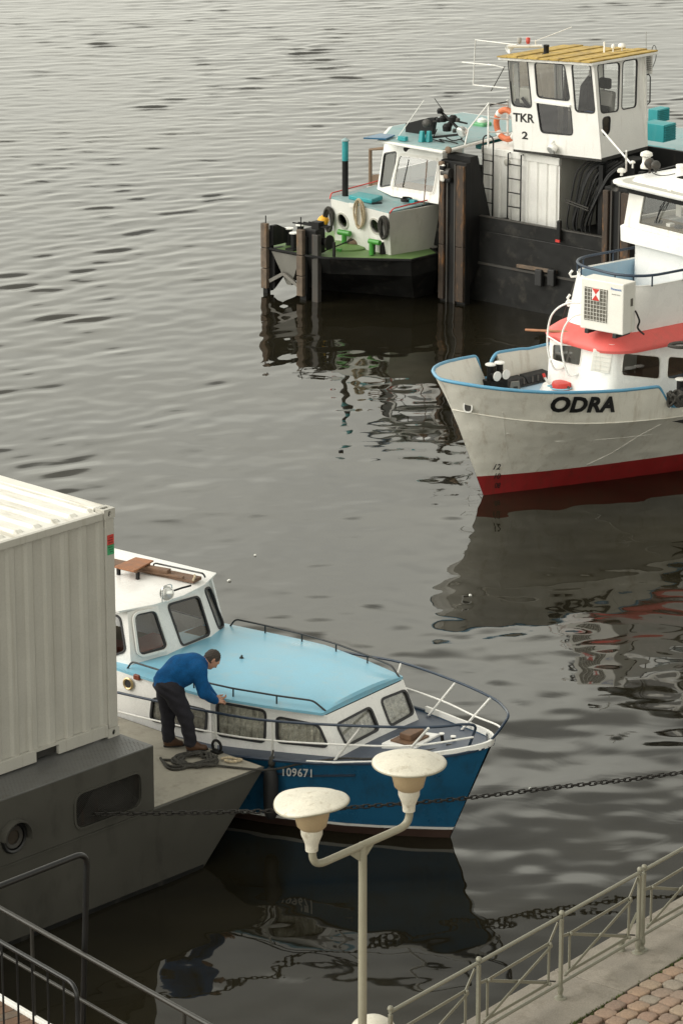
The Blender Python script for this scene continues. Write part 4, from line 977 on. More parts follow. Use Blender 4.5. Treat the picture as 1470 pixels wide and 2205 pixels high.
# ================================================================== ROPES, FENDER, CHAIN
def rope(name, pts, r, m_, label=None, cat='rope', frame=None, n=6, group=None, sub=6):
    P = spline(pts, sub) if sub > 1 else pts
    o = MB().tube(P, r, n).build(name, M[m_], None, smooth=70)
    if label: tag(o, label, cat, group)
    if frame is not None: o.location = frame.O; o.rotation_euler = (0, 0, R(frame.deg))
    return o
rp = random.Random(5)
RPF = Frame(ground(430, 1640, DZ + .006), 0); pts = []
def deck_at(px, py, dz=0.): return RPF.loc(ground(px, py, DZ + .006 + dz))
c0 = deck_at(432, 1640); a = 0
for k in range(150):
    a += .42 + rp.uniform(-.1, .1); rr_ = .12 + .17 * abs(math.sin(k * .21)) + rp.uniform(-.04, .04)
    pts.append(c0 + np.array([rr_ * 1.0 * math.cos(a) + .05 * math.sin(k * .13), rr_ * .85 * math.sin(a), .02 + .11 * max(0, 1 - rr_ / .3) * rp.random() + .012 * rp.random() + .05 * (k % 29 > 20) * max(0, 1 - rr_ / .34)]))
pts += [deck_at(402, 1648, .02), deck_at(370, 1650, .02), deck_at(352, 1640, .02), deck_at(356, 1636, .02), deck_at(390, 1640, .02), deck_at(400, 1653, .02), deck_at(365, 1655, .02), deck_at(346, 1632, .02)]
rope('mooring_rope', pts, .017, 'rope_dark', 'tangled heap of dark mooring rope on the barge deck by the man\'s shoes', frame=RPF)
rope('rope_end', [deck_at(476, 1634, .03), deck_at(492, 1631, .05), deck_at(505, 1634, .03), deck_at(520, 1636, .03), deck_at(500, 1640, .03), deck_at(484, 1637, .03)], .018, 'rope_light', 'frayed pale rope end on the corner of the barge deck', frame=RPF)
lead = [deck_at(440, 1645, .03), deck_at(482, 1650, .02), deck_at(520, 1654, .02), deck_at(566, 1658, .02)]
for px, py, y in ((600, 1655, -1.36), (640, 1646, -1.28), (690, 1638, -1.15), (740, 1633, -.98)): lead.append(RPF.loc(XF.world(XF.at(px, py, y=y + .05))))
for px, py, z in ((800, 1634, 1.17), (870, 1624, 1.2), (950, 1611, 1.22), (968, 1606, 1.24), (983, 1605, 1.24), (960, 1604, 1.25)): lead.append(RPF.loc(XF.world(XF.at(px, py, z=z))))
rope('bow_line', lead, .015, 'rope_dark', 'dark bow line running from the barge deck to the bitts of the blue boat', frame=RPF)
rk = Frame(ground(467, 1621, DZ + .006), 47); ro_ = rk.root('mooring_ring', 'black mooring ring with roller at the deck edge behind the rope heap', 'mooring ring')
MB().tube([(.0, .075 * math.cos(a), .09 + .075 * math.sin(a)) for a in np.linspace(0, 2 * math.pi, 18, endpoint=False)], .018, 8, closed=True).build('ring', M['black'], ro_, smooth=60)
MB().box((0, 0, .015), (.10, .14, .03)).build('base_plate', M['black'], ro_, bevel=.006)
fx_ = XF.world(XF.at(583, 1690, y=-1.33)); FF = Frame((fx_[0], fx_[1], 0), -37); fo = FF.root('fender', 'black sausage fender hanging between the barge and the blue hull', 'fender')
MB().lathe([(0, .22), (.06, .25), (.09, .33), (.095, .5), (.095, .78), (.075, .88), (.035, .93), (0, .94)], (0, 0, 0), 18).build('body', M['rubber'], fo, smooth=60)
MB().tube([(0, 0, .9), (.0, .02, 1.04), (-.02, .08, 1.13)], .014, 6).build('lanyard', M['rope_dark'], fo)
MB().lathe([(0, .93), (.04, .95), (.045, 1.0), (.03, 1.06), (0, 1.08)], (0, .02, .0), 10).build('knot', M['rope_dark'], fo, smooth=60)

# the chain from the barge's opening across to the quay
def foot(px, py_foot, h): g = ground(px, py_foot); return np.array([g[0], g[1], 0])
cp = []
for px, py, pf in ((225, 1752, 1986), (360, 1751, 1945), (520, 1748, 1926), (660, 1744, 1905), (750, 1739, 1892), (900, 1728, 1872), (1000, 1719, 1858), (1200, 1695, 1833), (1340, 1680, 1815), (1470, 1663, 1797), (1700, 1632, 1772)):
    g = ground(px, pf); cp.append(atY(px, py, g[1]))
cp[0] = GF.world((-1.95, .12, 1.25))
dense = spline(cp, 40); seg = [0]
for i in range(1, len(dense)): seg.append(seg[-1] + np.linalg.norm(dense[i] - dense[i - 1]))
CHF = Frame(cp[0], 0); ch = CHF.root('mooring_chain', 'dark iron mooring chain stretched from the barge opening over the water to the right', 'chain')
pit = .078; lm = MB().tube([(( .030 if math.cos(a) > 0 else -.030) + .022 * math.cos(a), .024 * math.sin(a), 0) for a in np.linspace(0, 2 * math.pi, 12, endpoint=False)], .0085, 6, closed=True)
tmp = lm.build('link', M['chain'], ch, smooth=60); lme = tmp.data; bpy.data.objects.remove(tmp)
dn = np.array(dense); sg_ = np.array(seg); k = 0; s_ = 0.0
while s_ < sg_[-1] - pit and k < 290:
    p = np.array([np.interp(s_, sg_, dn[:, i]) for i in range(3)]); q = np.array([np.interp(s_ + .02, sg_, dn[:, i]) for i in range(3)]); t_ = (q - p) / np.linalg.norm(q - p)
    o = bpy.data.objects.new('link', lme); COL.objects.link(o); o.parent = ch
    o.rotation_mode = 'QUATERNION'; qv = Vector(t_).to_track_quat('X', 'Z'); o.rotation_quaternion = qv @ Matrix.Rotation(R(45 + 90 * (k % 2) + random.uniform(-12, 12)), 4, 'X').to_quaternion()
    o.location = Vector((p - cp[0]).tolist()); s_ += pit; k += 1

# ================================================================== WHITE WORKBOAT with the red canopy
OF = Frame(ground(1040, 1067), 38)             # x aft, y to the far side, stem at the waterline = origin
od = OF.root('workboat', 'white workboat with red waterline, red canopy and black bow lettering, at the right edge', 'boat')
OU = [0, .06, .15, .3, .5, .75, 1.05, 1.4, 1.8, 2.3, 2.6, 2.97, 3.01, 3.6, 4.2, 5.5, 7.5, 10, 13]
o_rail = lambda u: interp(u, [0, .5, 1.2, 2.2, 2.97, 3.09, 13], [2.13, 2.06, 1.97, 1.87, 1.82, 1.42, 1.40])
o_kn = lambda u: interp(u, [0, .6, 1.5, 3, 6, 13], [1.60, 1.48, 1.36, 1.24, 1.15, 1.1])
o_hb = lambda u: interp(u, [0, .06, .15, .3, .5, .75, 1.05, 1.4, 1.8, 2.3, 3.36, 5, 8, 13], [.004, .22, .40, .66, .90, 1.11, 1.29, 1.42, 1.52, 1.61, 1.70, 1.80, 1.85, 1.75])
o_hw = lambda u: interp(u, [0, .5, 1, 2, 3.7, 5.5, 8, 13], [.002, .15, .29, .56, .98, 1.35, 1.6, 1.5])
def op(u, z, side):
    zr, zk = max(o_rail(u), 1.8 if side > 0 else 0), o_kn(u); yk = o_hb(u) * interp(u, [0, .15, .3, 1, 2, 4], [.5, .62, .70, .87, .95, .985])
    if z >= zk: y = yk + (o_hb(u) - yk) * (z - zk) / max(.05, zr - zk)
    else: t = max(0., z / zk); y = o_hw(u) + (yk - o_hw(u)) * (t ** 1.25)
    if z < 0: y = o_hw(u) * (1 + z)
    x = -.95 * max(z, -.6) / 2.2 * (1 - u / 13) + u * (1 - 0) * 1.0
    return np.array([x, side * max(.001, y), z])
def ostrip(name, zlo, zhi, m_, k=4, sides=(-1, 1), off=0., us=OU):
    mb = MB()
    for sd in sides:
        rows = []
        for u in us:
            a = zlo(u) if callable(zlo) else zlo; b = zhi(u) if callable(zhi) else zhi
            r_ = [op(u, a + (b - a) * i / k, sd) + np.array([0, sd * off, 0]) for i in range(k + 1)]; rows.append(r_[::-1] if sd > 0 else r_)
        mb.loft(rows, closed=False)
    return mb.build(name, M[m_], od, smooth=28)
OUF = sorted(set(OU + [.22, .4, .62, .9, 1.2, 1.6, 1.75, 2.05, 2.3, 2.8]))
ostrip('bottom', -.5, .36, 'hull_red', 3, us=OUF); ostrip('hull', .36, o_kn, 'hull_white', 6, us=OUF)
def bul(sd, gaps):
    ok = lambda u: not any(a < u < b for a, b in gaps)
    return ok
# bulwark: outside skin and inside skin, with the gateway on the far side
o_far = lambda u: o_rail(u) if u < 2.9 else 1.80
def bulwark(sd, us):
    mb = MB(); rows = []
    for u in us:
        zr, zk = (o_rail(u) if sd < 0 else o_far(u)), o_kn(u); zd = min(1.30, zr - .03)
        a = op(u, zk, sd); b = op(u, zr, sd); inn = np.array([.045 if u < .5 else .0, -sd * min(.045, abs(b[1]) * .5), 0])
        c_ = b + inn; d_ = op(u, max(zd, zk - .12), sd) + inn * 1.3 + np.array([.03 if u < 1 else 0, 0, 0])
        rows.append([a, (a + b) / 2, b, c_, d_] if sd < 0 else [d_, c_, b, (a + b) / 2, a])
    return mb.loft(rows, closed=False).build('bulwark', M['hull_white'], od, smooth=28)
usn = [u for u in OUF if u <= 2.97] + [3.01, 3.09, 3.6, 4.2, 5.5, 7.5, 10, 13]
bulwark(-1, usn); bulwark(1, [u for u in OUF if u <= 1.75]); bulwark(1, [2.25, 2.4, 2.6, 2.8, 2.97, 3.6, 4.2, 5.5, 7.5, 10])
def rimpts(sd, us): return [op(u, o_rail(u), sd) + np.array([0, -sd * .02, .012]) for u in us]
near = rimpts(-1, [u for u in OUF if u <= 2.97]); far = rimpts(1, [u for u in OUF if 0 < u <= 1.75])
endf = far[-1].copy(); gate = [endf + (.05, 0, -.04), endf + (.14, 0, -.32), endf + (.16, .0, -.42), endf + (.42, -.02, -.44)]
cap = gate[::-1] + far[::-1] + near + [op(2.98, 1.79, -1) + (.02, .02, 0), op(3.05, 1.5, -1) + (.04, .02, 0), op(3.16, 1.42, -1) + (.03, .02, .01)] + [op(u, 1.41, -1) + (0, .02, .01) for u in (4.2, 5.5, 7.5, 10, 13)]
MB().tube(fillet(cap, .05, 2), .030, 8).build('rail_cap', M['cap_blue'], od, smooth=60)
fb = [op(u, o_far(u), 1) + np.array([0, -.02, .012]) for u in (2.25, 2.4, 2.6, 2.8, 2.97, 3.6, 4.2, 5.5, 7.5)]; MB().tube(fillet([fb[0] + (-.13, 0, -.42), fb[0] + (-.10, 0, -.12), fb[0] + (.02, 0, 0)] + fb[1:], .07, 3), .030, 8).build('rail_cap', M['cap_blue'], od, smooth=60)
rows = []
for u in OUF:
    pd = op(u, 1.30, -1); y = abs(pd[1]) - .012; x = pd[0] + .02; rows.append([(x, y * s_, 1.31 - .02 * s_ * s_) for s_ in np.linspace(-1, 1, 7)])
MB().loft(rows, closed=False).build('deck', M['deck_blue'], od, smooth=30)
MB().tube([op(u, o_kn(u), -1) + (0, -.004, 0) for u in OUF], .011, 6).build('knuckle_seam', M['hull_white'], od, smooth=60)
# plate seams, slightly proud welds
def seam(pts): MB().tube([op(u, z, -1) + np.array([0, -.006, 0]) for u, z in pts], .005, 5).build('weld_seam', M['white_old'], od)
seam([(.55, .4), (.5, .8), (.48, 1.2), (.47, 1.62)]); seam([(.5, 1.2), (1.2, 1.0), (2.0, .95), (2.6, .92)]); seam([(2.6, .92), (2.9, 1.1), (3.35, 1.34)]); seam([(2.6, .92), (2.2, .6), (1.8, .40)]); seam([(1.05, 1.58), (1.12, 1.98)]); seam([(1.25, 1.55), (1.35, 1.95)]); seam([(2.15, 1.46), (2.2, 1.86)]); seam([(2.6, .92), (4.2, .86), (5.5, .84)])
# dark sponson on the side
sp = MB(); sp.loft([[op(3.15, 1.14, -1) + (0, .02, 0), op(3.15, 1.145, -1), op(3.15, 1.15, -1) + (0, .02, 0)]] + [[op(u, .99, -1) + (0, .03, 0), op(u, 1.06, -1) + (0, -.11, 0), op(u, 1.17, -1) + (0, .03, 0)] for u in (3.55, 4.2, 5.5, 8, 13)]).build('rubbing_fender', M['black'], od)
# lettering and marks
def on_side(px, py, y=-1.4):
    for _ in range(25):
        p = OF.at(px, py, y=y); z = p[2]; u = p[0] + 0.95 * z / 2.2; u = max(0.0, min(12., u)); y = .5 * y + .5 * op(u, z, -1)[1]
    return OF.at(px, py, y=y), op(u, z, -1)[1]
def side_text(name, body, q, **kw):
    c4 = [on_side(*p)[0] for p in q]
    def mp(u, v):
        p = (1 - u) * (1 - v) * c4[0] + u * (1 - v) * c4[1] + u * v * c4[2] + (1 - u) * v * c4[3]; z = p[2]; uu = p[0] + 0.95 * z / 2.2; p[1] = op(uu, z, -1)[1] - .006; return p
    return text_mesh(name, body, .2, mp, kw.pop('m', 'black_text'), od, **kw)
side_text('name_lettering', 'ODRA', ((1184, 888), (1322, 888), (1322, 853), (1184, 853)), shear=.28, bold=.009, space=1.05)
for b_, y_ in (('12', 1005), ('10', 1025), ('08', 1045)): side_text('draught_mark', b_, ((1062 + (1025 - y_) * -.1, y_ + 6), (1076, y_ + 6), (1077, y_ - 6), (1064, y_ - 6)), shear=.2, bold=.003)
p, _ = on_side(1007, 875); plh = Plane(p, p + np.array([.2, op(p[0] + .9 + .2, p[2], -1)[1] - op(p[0] + .9, p[2], -1)[1], 0]), p + np.array([0, 0, 1]), p + np.array([-1, -3, 0]))
ov = rquad([plh.to3((-.055, -.085), .012), plh.to3((.055, -.085), .012), plh.to3((.055, .085), .012), plh.to3((-.055, .085), .012)], .06)
o = MB().panel(plh, grow(ov, plh, .022), [ov], t=.05, h=.016).build('hawse_ring', M['white'], od, smooth=40); MB().panel(plh, ov, [], t=.01, h=.004).build('hawse_hole', M['dark_steel'], o)
# deck house: rounded plan
def rplan(x0, hw_, r, L, nseg=8, z=0, sq=1.0, dx=0.):
    """rounded-front plan: far side aft -> round the front -> near side aft"""
    pts = [(L, hw_)]
    for k in range(nseg + 1):
        a = math.pi / 2 * k / nseg; pts.append((x0 + r - r * math.sin(a), hw_ - r + r * math.cos(a)))
    for k in range(nseg + 1):
        a = math.pi / 2 * k / nseg; pts.append((x0 + r - r * math.cos(a), -hw_ + r - r * math.sin(a)))
    pts.append((L, -hw_)); return [np.array([x + dx, y, z]) for x, y in pts]
HX, HWD = 2.02, .87
def ring_wall(name, r0, r1, m_, parent=od, smooth=40):
    n = len(r0); return MB().add(r0 + r1, [(i, i + 1, n + i + 1, n + i) for i in range(n - 1)]).build(name, m_, parent, smooth=smooth)
# front (flat) and near side (flat) are panels with real windows, the corner between is rounded
r_ = .20; zb_, zt_ = 1.28, 2.42
fr_b = [(HX, HWD - r_, zb_), (HX, -HWD + r_, zb_), (HX + .05, -HWD + r_ - .0, zt_), (HX + .05, HWD - r_, zt_)]
plF = Plane(fr_b[0], fr_b[1], fr_b[3], (-5, 0, 1)); plN = Plane((HX + r_, -HWD, zb_), (6, -HWD, zb_), (HX + r_ + .02, -HWD + .06, zt_), (3, -9, 1))
wF = [rquad([OF.on(*p, plF) for p in ((1190, 741), (1253, 746), (1248, 788), (1189, 776))], .06)]
MB().panel(plF, [np.array(p) for p in fr_b], wF, t=.03).build('house_front', M['white_clean'], od)
wN = [rquad([OF.on(*p, plN) for p in q], .08) for q in (((1341, 760), (1421, 768), (1420, 817), (1336, 808)), ((1437, 767), (1540, 775), (1538, 822), (1434, 815)))]
nb = [(HX + r_, -HWD, zb_), (9, -HWD, zb_), (9, -HWD + .06, zt_), (HX + r_ + .02, -HWD + .06, zt_)]
MB().panel(plN, [np.array(p) for p in nb], wN, t=.03).build('house_side', M['white_clean'], od)
MB().panel(Plane((HX + r_, HWD, zb_), (6, HWD, zb_), (HX + r_, HWD - .06, zt_), (3, 9, 1)), [np.array((a, -b, c)) for a, b, c in nb], [], t=.03).build('house_side', M['white_clean'], od)
for sd in (-1, 1):
    a0 = [(HX + r_ - r_ * math.cos(t), sd * (HWD - r_ + r_ * math.sin(t)), zb_) for t in np.linspace(0, math.pi / 2, 9)]; a1 = [(x + .05 - .03 * i / 8, y - sd * .06 * (i / 8), zt_) for i, (x, y, z) in enumerate(a0)]
    ring_wall('house_corner', a0, a1, M['white_clean'])
for h_, pl in ((wF[0], plF), (wN[0], plN), (wN[1], plN)): window(od, pl, h_, .018, 'white_old', 'glass', name='house_window', fproud=.01)
MB().box((4.8, 0, 1.34), (4.6, 1.6, .04)).build('cabin_floor', M['interior'], od); MB().box((4.2, .1, 1.75), (.06, 1.5, .8)).build('cabin_partition', M['wood_brown'], od)
MB().box((3.3, -.45, 1.62), (1.0, .5, .1)).build('cabin_table', M['wood_brown'], od)
# louvre plate on the rounded corner
cor = Plane((HX + r_ - r_ * .71, -(HWD - r_ + r_ * .71), zb_), (HX + r_ - r_ * .71 + .7, -(HWD - r_ + r_ * .71) - .72, zb_), (HX + r_ - r_ * .71 + .09, -(HWD - r_ + r_ * .71) + .03, zt_), (-3, -5, 1))
lq = [OF.on(*p, cor) + cor.n * .03 for p in ((1277, 750), (1319, 756), (1310, 804), (1270, 797))]
lv = MB().panel(cor, lq, [], t=.05, h=.045).build('louvre_plate', M['white_old'], od, bevel=.006)
for k in range(5):
    t_ = (k + .6) / 5.2; a = lq[0] * (1 - t_) + lq[3] * t_; b = lq[1] * (1 - t_) + lq[2] * t_; MB().bar(a * .93 + b * .07 + cor.n * .02, a * .07 + b * .93 + cor.n * .02, .008, .014).build('slat', M['white_old'], lv)
# low white coaming in front of the house
MB().loft([rplan(HX - .24, HWD + .12, .5, 3.2, 6, 1.29), rplan(HX - .2, HWD + .08, .5, 3.2, 6, 1.42), rplan(HX - .05, HWD - .05, .45, 3.2, 6, 1.47)], caps=True).build('house_coaming', M['white_clean'], od, smooth=40)
# the canopy: a rounded red shoulder
R0 = rplan(HX - .12, HWD + .15, .62, 10, 12, 2.27); R1 = rplan(HX - .14, HWD + .17, .64, 10, 12, 2.32); R2 = rplan(HX - .11, HWD + .14, .62, 10, 12, 2.38); R3 = rplan(HX + .0, HWD + .0, .58, 10, 12, 2.49); R4 = rplan(HX + .19, HWD - .14, .54, 10, 12, 2.58); R5 = rplan(HX + .8, .4, .35, 10, 12, 2.60)
mb = MB(); n = len(R0); RR = [rplan(HX + .03, HWD - .03, .4, 10, 12, 2.30), R0, R1, R2, R3, R4, R5]
mb.loft(RR, closed=False).build('canopy', M['red'], od, smooth=50)
# upper bulwark (white drum) and its rail
UB0 = rplan(HX + .15, .78, .56, 9, 12, 2.55); UB1 = rplan(HX + .42, .86, .60, 9, 12, 3.32); UB2 = rplan(HX + .46, .82, .56, 9, 12, 3.32); UB3 = rplan(HX + .32, .76, .54, 9, 12, 2.62)
MB().loft([UB0, UB1, UB2], closed=False).build('upper_bulwark', M['white_clean'], od, smooth=50)
MB().loft([UB2, UB3], closed=False).build('upper_bulwark_lining', M['deck_blue'], od, smooth=50)
MB().loft([rplan(HX + .32, .76, .5, 9, 12, 2.66), rplan(HX + .9, .1, .05, 9, 12, 2.66)], closed=False).build('upper_deck', M['deck_blue'], od)
ur = rplan(HX + .42, .88, .62, 9, 12, 3.50); rl = MB().tube(ur, .024, 8).build('upper_rail', M['navy_rail'], od, smooth=60)
for i in (3, 7, 11, 16, 20, 24):
    if i < len(ur): q = np.array(ur[i]); MB().tube([q - (0, 0, .19), q], .014, 6).build('rail_post', M['navy_rail'], rl)
for x in (3.6, 4.6, 5.6):
    for sd in (-1, 1): MB().tube([(x, sd * .88, 3.31), (x, sd * .88, 3.5)], .014, 6).build('rail_post', M['navy_rail'], rl)
MB().tube([np.array(p) + (0, 0, .004) for p in UB1], .012, 6).build('bulwark_edge', M['white'], od)
# wheelhouse
WX, WY = 3.74, .92; z0, z1, zt = 3.0, 3.95, 4.66
MB().loft([rplan(WX + .18, WY - .12, .2, 7, 5, 2.66), rplan(WX + .18, WY - .12, .2, 7, 5, 3.62)], closed=False).build('wheelhouse_base', M['white_clean'], od, smooth=40)
MB().loft([rplan(WX + .16, WY - .12, .2, 7, 5, 3.62), rplan(WX - .02, WY + .03, .2, 7, 5, 3.68), rplan(WX - .03, WY + .04, .2, 7, 5, 3.92), rplan(WX + .02, WY, .18, 7, 5, 3.95), rplan(WX + .25, WY - .3, .1, 7, 5, 3.955)], closed=False).build('wheelhouse_sill', M['white_clean'], od, smooth=40)
plW = Plane((WX, WY, z1), (WX, -WY, z1), (WX + .10, WY, zt), (-9, 0, 4))
fq = [np.array(p) for p in ((WX, WY - .14, z1), (WX, -WY, z1), (WX + .10, -WY + .04, zt), (WX + .10, WY - .18, zt))]
tl_, bl_ = [plW.to2(OF.on(*p, plW)) for p in ((1386, 416), (1374, 482))]; lim = plW.to2(np.array([WX, -WY + .10, z1]))[0]
vt_ = plW.to2(fq[2])[1]; tl_[1] = min(tl_[1], vt_ - .07); bl_[1] = max(bl_[1], .05)
hw1 = rquad([plW.to3(q) for q in (tl_, (lim, tl_[1]), (lim, bl_[1]), bl_)], .03)
MB().panel(plW, fq, [hw1], t=.035).build('wheelhouse_front', M['white_old'], od)
window(od, plW, hw1, .03, 'white_old', 'glass_clear', name='windscreen', fproud=.012)
plS = Plane((WX, WY - .14, z1), (WX + .24, WY, z1), (WX + .1, WY - .18, zt), (2, 6, 4))
for sd in (1, -1):
    a = [np.array((x, sd * y, z)) for x, y, z in ((WX + .02, WY - .12, z1), (WX + .30, WY, z1), (WX + .38, WY - .04, zt), (WX + .12, WY - .16, zt))]
    pl_ = Plane(a[0], a[1], a[3], (WX - 2, sd * 5, 4)); hh = rquad([a[0] * .8 + a[2] * .2 + (0, 0, -.06), a[1] * .85 + a[3] * .15 + (0, 0, -.06), a[2] * .86 + a[0] * .14, a[3] * .86 + a[1] * .14], .03)
    if sd > 0:
        MB().panel(pl_, a, [hh], t=.03).build('wheelhouse_wing', M['white_old'], od); window(od, pl_, hh, .02, 'white_old', 'glass_clear', name='side_window', fproud=.008)
    b_ = [np.array((x, sd * y, z)) for x, y, z in ((WX + .30, WY, z1), (6.8, WY, z1), (6.8, WY - .04, zt), (WX + .38, WY - .04, zt))]; pb = Plane(b_[0], b_[1], b_[3], (5, sd * 9, 4))
    hh2 = rquad([b_[0] + np.array([.12, 0, .08]), b_[0] + np.array([1.2, 0, .08]), b_[3] + np.array([1.12, 0, -.1]), b_[3] + np.array([.1, 0, -.1])], .05)
    MB().panel(pb, b_, [hh2], t=.03).build('wheelhouse_side', M['white_old'], od); window(od, pb, hh2, .02, 'white_old', 'glass_clear', name='side_window', fproud=.008)
MB().box((5.6, 0, 4.3), (.05, 1.7, .7)).build('wheelhouse_back', M['grey_side'], od)
MB().box((WX + .55, 0, 3.97), (.5, 1.7, .05)).build('console', M['interior'], od)
for y in (.15, .42, -.25): MB().box((WX + .9 + .1 * y, y, 4.27), (.03, .13, .45)).build('hanging_towel', M['white_old'], od, bevel=.01)
for k, y in enumerate((.4, .1, -.1, -.5)): MB().box((WX + .45, y, 4.02), (.12, .10, .06)).build('console_item', M['white_old' if k % 2 else 'dark_interior'], od, bevel=.01)
vis = MB().bar((WX + .055, WY - .16, zt - .085), (WX + .055, -WY, zt - .085), .03, .10).build('blackout_strip', M['black'], od)
WR = [rplan(WX - .16, WY + .16, .34, 7, 8, zt + .0), rplan(WX - .18, WY + .18, .35, 7, 8, zt + .025), rplan(WX - .18, WY + .18, .35, 7, 8, zt + .05)]
MB().loft(WR + [rplan(WX - .05, WY + .05, .3, 7, 8, zt + .055)], closed=False).build('roof_edge', M['white_clean'], od, smooth=40)
MB().loft([rplan(WX - .05, WY + .05, .3, 7, 8, zt + .055), rplan(WX + .08, WY - .10, .24, 7, 8, zt + .07)], closed=False).build('roof_gutter', M['grey_side'], od)
MB().loft([rplan(WX + .08, WY - .10, .24, 7, 8, zt + .07), rplan(WX + .12, WY - .14, .22, 7, 8, zt + .12), rplan(WX + .6, .2, .1, 7, 8, zt + .15)], closed=False).build('roof_top', M['white_clean'], od, smooth=40)
MB().loft([rplan(WX - .16, WY + .16, .34, 7, 8, zt), rplan(WX + .5, .2, .1, 7, 8, zt + .0)], closed=False).build('roof_underside', M['white_clean'], od)
# wipers, horn, lights, mushroom vents
a = OF.on(1446, 412, plW) + plW.n * .04; b = OF.on(1414, 474, plW) + plW.n * .03; wp = MB().tube([a, b], .010, 6).build('wiper', M['black'], od); MB().box(a, (.06, .08, .05)).build('motor', M['white_old'], wp); MB().bar(OF.on(1424, 445, plW) + plW.n * .03, b + (0, 0, -.05), .012, .022).build('blade', M['rubber'], wp)
MB().tube([a + (0, -.05, 0), OF.on(1424, 445, plW) + plW.n * .035], .007, 5).build('wiper_link', M['black'], od)
hp_ = OF.at(1327, 400, x=WX - .1); ho_ = MB().lathe([(.0, .1), (.02, .1), (.028, .03), (.05, -.04), (.075, -.08), (.07, -.08), (0, .0)], hp_, 16, rotm('Z', 20) @ rotm('Y', 75)).build('horn', M['dark_steel'], od, smooth=50); MB().tube([hp_ + (.1, -.02, 0), hp_ + (.28, -.3, 0)], .014, 6).build('horn_bracket', M['dark_steel'], ho_)
def mush(px, py, z, r, h, name='mushroom_vent'):
    p = OF.at(px, py, z=z); o = MB().tube([p, p + (0, 0, h)], r * .35, 8).build(name, M['white'], od, smooth=60); MB().lathe([(0, -.0), (r, .0), (r * 1.02, r * .35), (r * .8, r * .75), (r * .3, r * .95), (0.0005, r)], p + (0, 0, h), 14).build('cap', M['white_old'], o, smooth=60)
mush(1337, 378, zt + .05, .075, .06, 'antenna_dome'); mush(1361, 362, zt + .07, .045, .09)
p = OF.at(1390, 362, z=zt + .1)
MB().lathe([(0, 0), (.10, 0), (.10, .05), (.07, .10), (.07, .20), (.11, .22), (.10, .27), (.04, .30), (0, .31)], p, 18).build('radar_motor', M['white_old'], od, smooth=40)
for i, (px, py, r) in enumerate(((1398, 352, .10), (1411, 356, .085))):
    q = OF.at(px, py, z=zt + .22); o = MB().lathe([(0, .12), (.03, .11), (r * .8, .05), (r, 0), (r, -.015), (0, -.02)], q, 18, rotm('Z', 15 * i) @ rotm('Y', -80)).build('searchlight', M['dark_steel'], od, smooth=40); MB().lathe([(0, -.022), (r * .93, -.022), (r * .9, -.03), (0, -.034)], q, 16, rotm('Z', 15 * i) @ rotm('Y', -80)).build('lens', M['lens'], o)
    MB().tube([q - (0, 0, .2), q], .02, 6).build('mount', M['dark_steel'], o)
p = OF.at(1466, 372, z=zt + .12); MB().lathe([(0, 0), (.09, 0), (.09, .10), (.10, .10), (.10, .14), (0, .16)], p, 16).build('vent_drum', M['white_old'], od, smooth=40)
MB().tube(spline([OF.at(*q, z=zt + .14) for q in ((1396, 366), (1412, 376), (1430, 378), (1452, 374))], 5), .008, 5).build('cable', M['black'], od)
ml = [OF.at(1345, 362, z=zt + .12)]
MB().tube([OF.at(1347, 368, z=zt + .06), OF.at(1347, 325, x=WX + .2)], .018, 6).build('mast', M['white'], od)
# air conditioner on the canopy, the fan grille and its little emblem
AF_ = Frame(OF.world((HX + .06, -.68, 2.60)), 38 + 13)
acl = lambda p: OF.loc(AF_.world(p))
ac = MB(); AW, AD, AH = .86, .36, .86
def acbox(c, d): return [acl(np.array(c) + np.array(d) * np.array(s_) / 2) for s_ in ((-1, -1, -1), (1, -1, -1), (1, 1, -1), (-1, 1, -1), (-1, -1, 1), (1, -1, 1), (1, 1, 1), (-1, 1, 1))]
BF6 = [(0, 3, 2, 1), (4, 5, 6, 7), (0, 1, 5, 4), (1, 2, 6, 5), (2, 3, 7, 6), (3, 0, 4, 7)]
aco = MB().add(acbox((0, 0, .06 + AH / 2), (AD, AW, AH)), BF6).build('air_conditioner', M['ac'], od, bevel=.018)
for y in (-.28, .28): MB().add(acbox((0, y, .03), (.42, .07, .07)), BF6).build('foot', M['rubber'], aco)
MB().add(acbox((-AD / 2 - .004, .12, .06 + .44), (.012, .46, .56)), BF6).build('fan_opening', M['grille'], aco)
gr = MB()
for k in range(9): gr.add(acbox((-AD / 2 - .016, .12, .06 + .18 + .065 * k), (.008, .46, .005)), BF6)
for k in range(8): gr.add(acbox((-AD / 2 - .018, -.10 + .0628 * k, .06 + .44), (.008, .005, .56)), BF6)
gr.build('fan_grille', M['ac'], aco)
e0 = (-AD / 2 - .03, .10, .06 + .62); em = MB().add(acbox(e0, (.012, .15, .20)), BF6).build('emblem_plate', M['white'], aco)
tri = lambda s_: [acl((e0[0] - .008, e0[1] + .075, e0[2] + s_ * .1)), acl((e0[0] - .008, e0[1] - .075, e0[2] + s_ * .1)), acl((e0[0] - .008, e0[1], e0[2]))]
MB().add(tri(1) + tri(-1), [(0, 1, 2), (5, 4, 3)]).build('emblem', M['red_paint'], em)
def flat_t(body, y0, y1, z0_, z1_, m_): return text_mesh('lettering', body, .1, lambda u, v: acl((-AD / 2 - .005, y0 + (y1 - y0) * u, z0_ + (z1_ - z0_) * v)), m_, aco, bold=.0015)
flat_t('Panasonic', -.18, -.39, .80, .84, 'blue_text'); flat_t('inverter', -.20, -.37, .72, .74, 'grille')
MB().add(acbox((.06, -AW / 2 - .004, .06 + .52), (.06, .01, .13)), BF6).build('handle', M['grille'], aco)
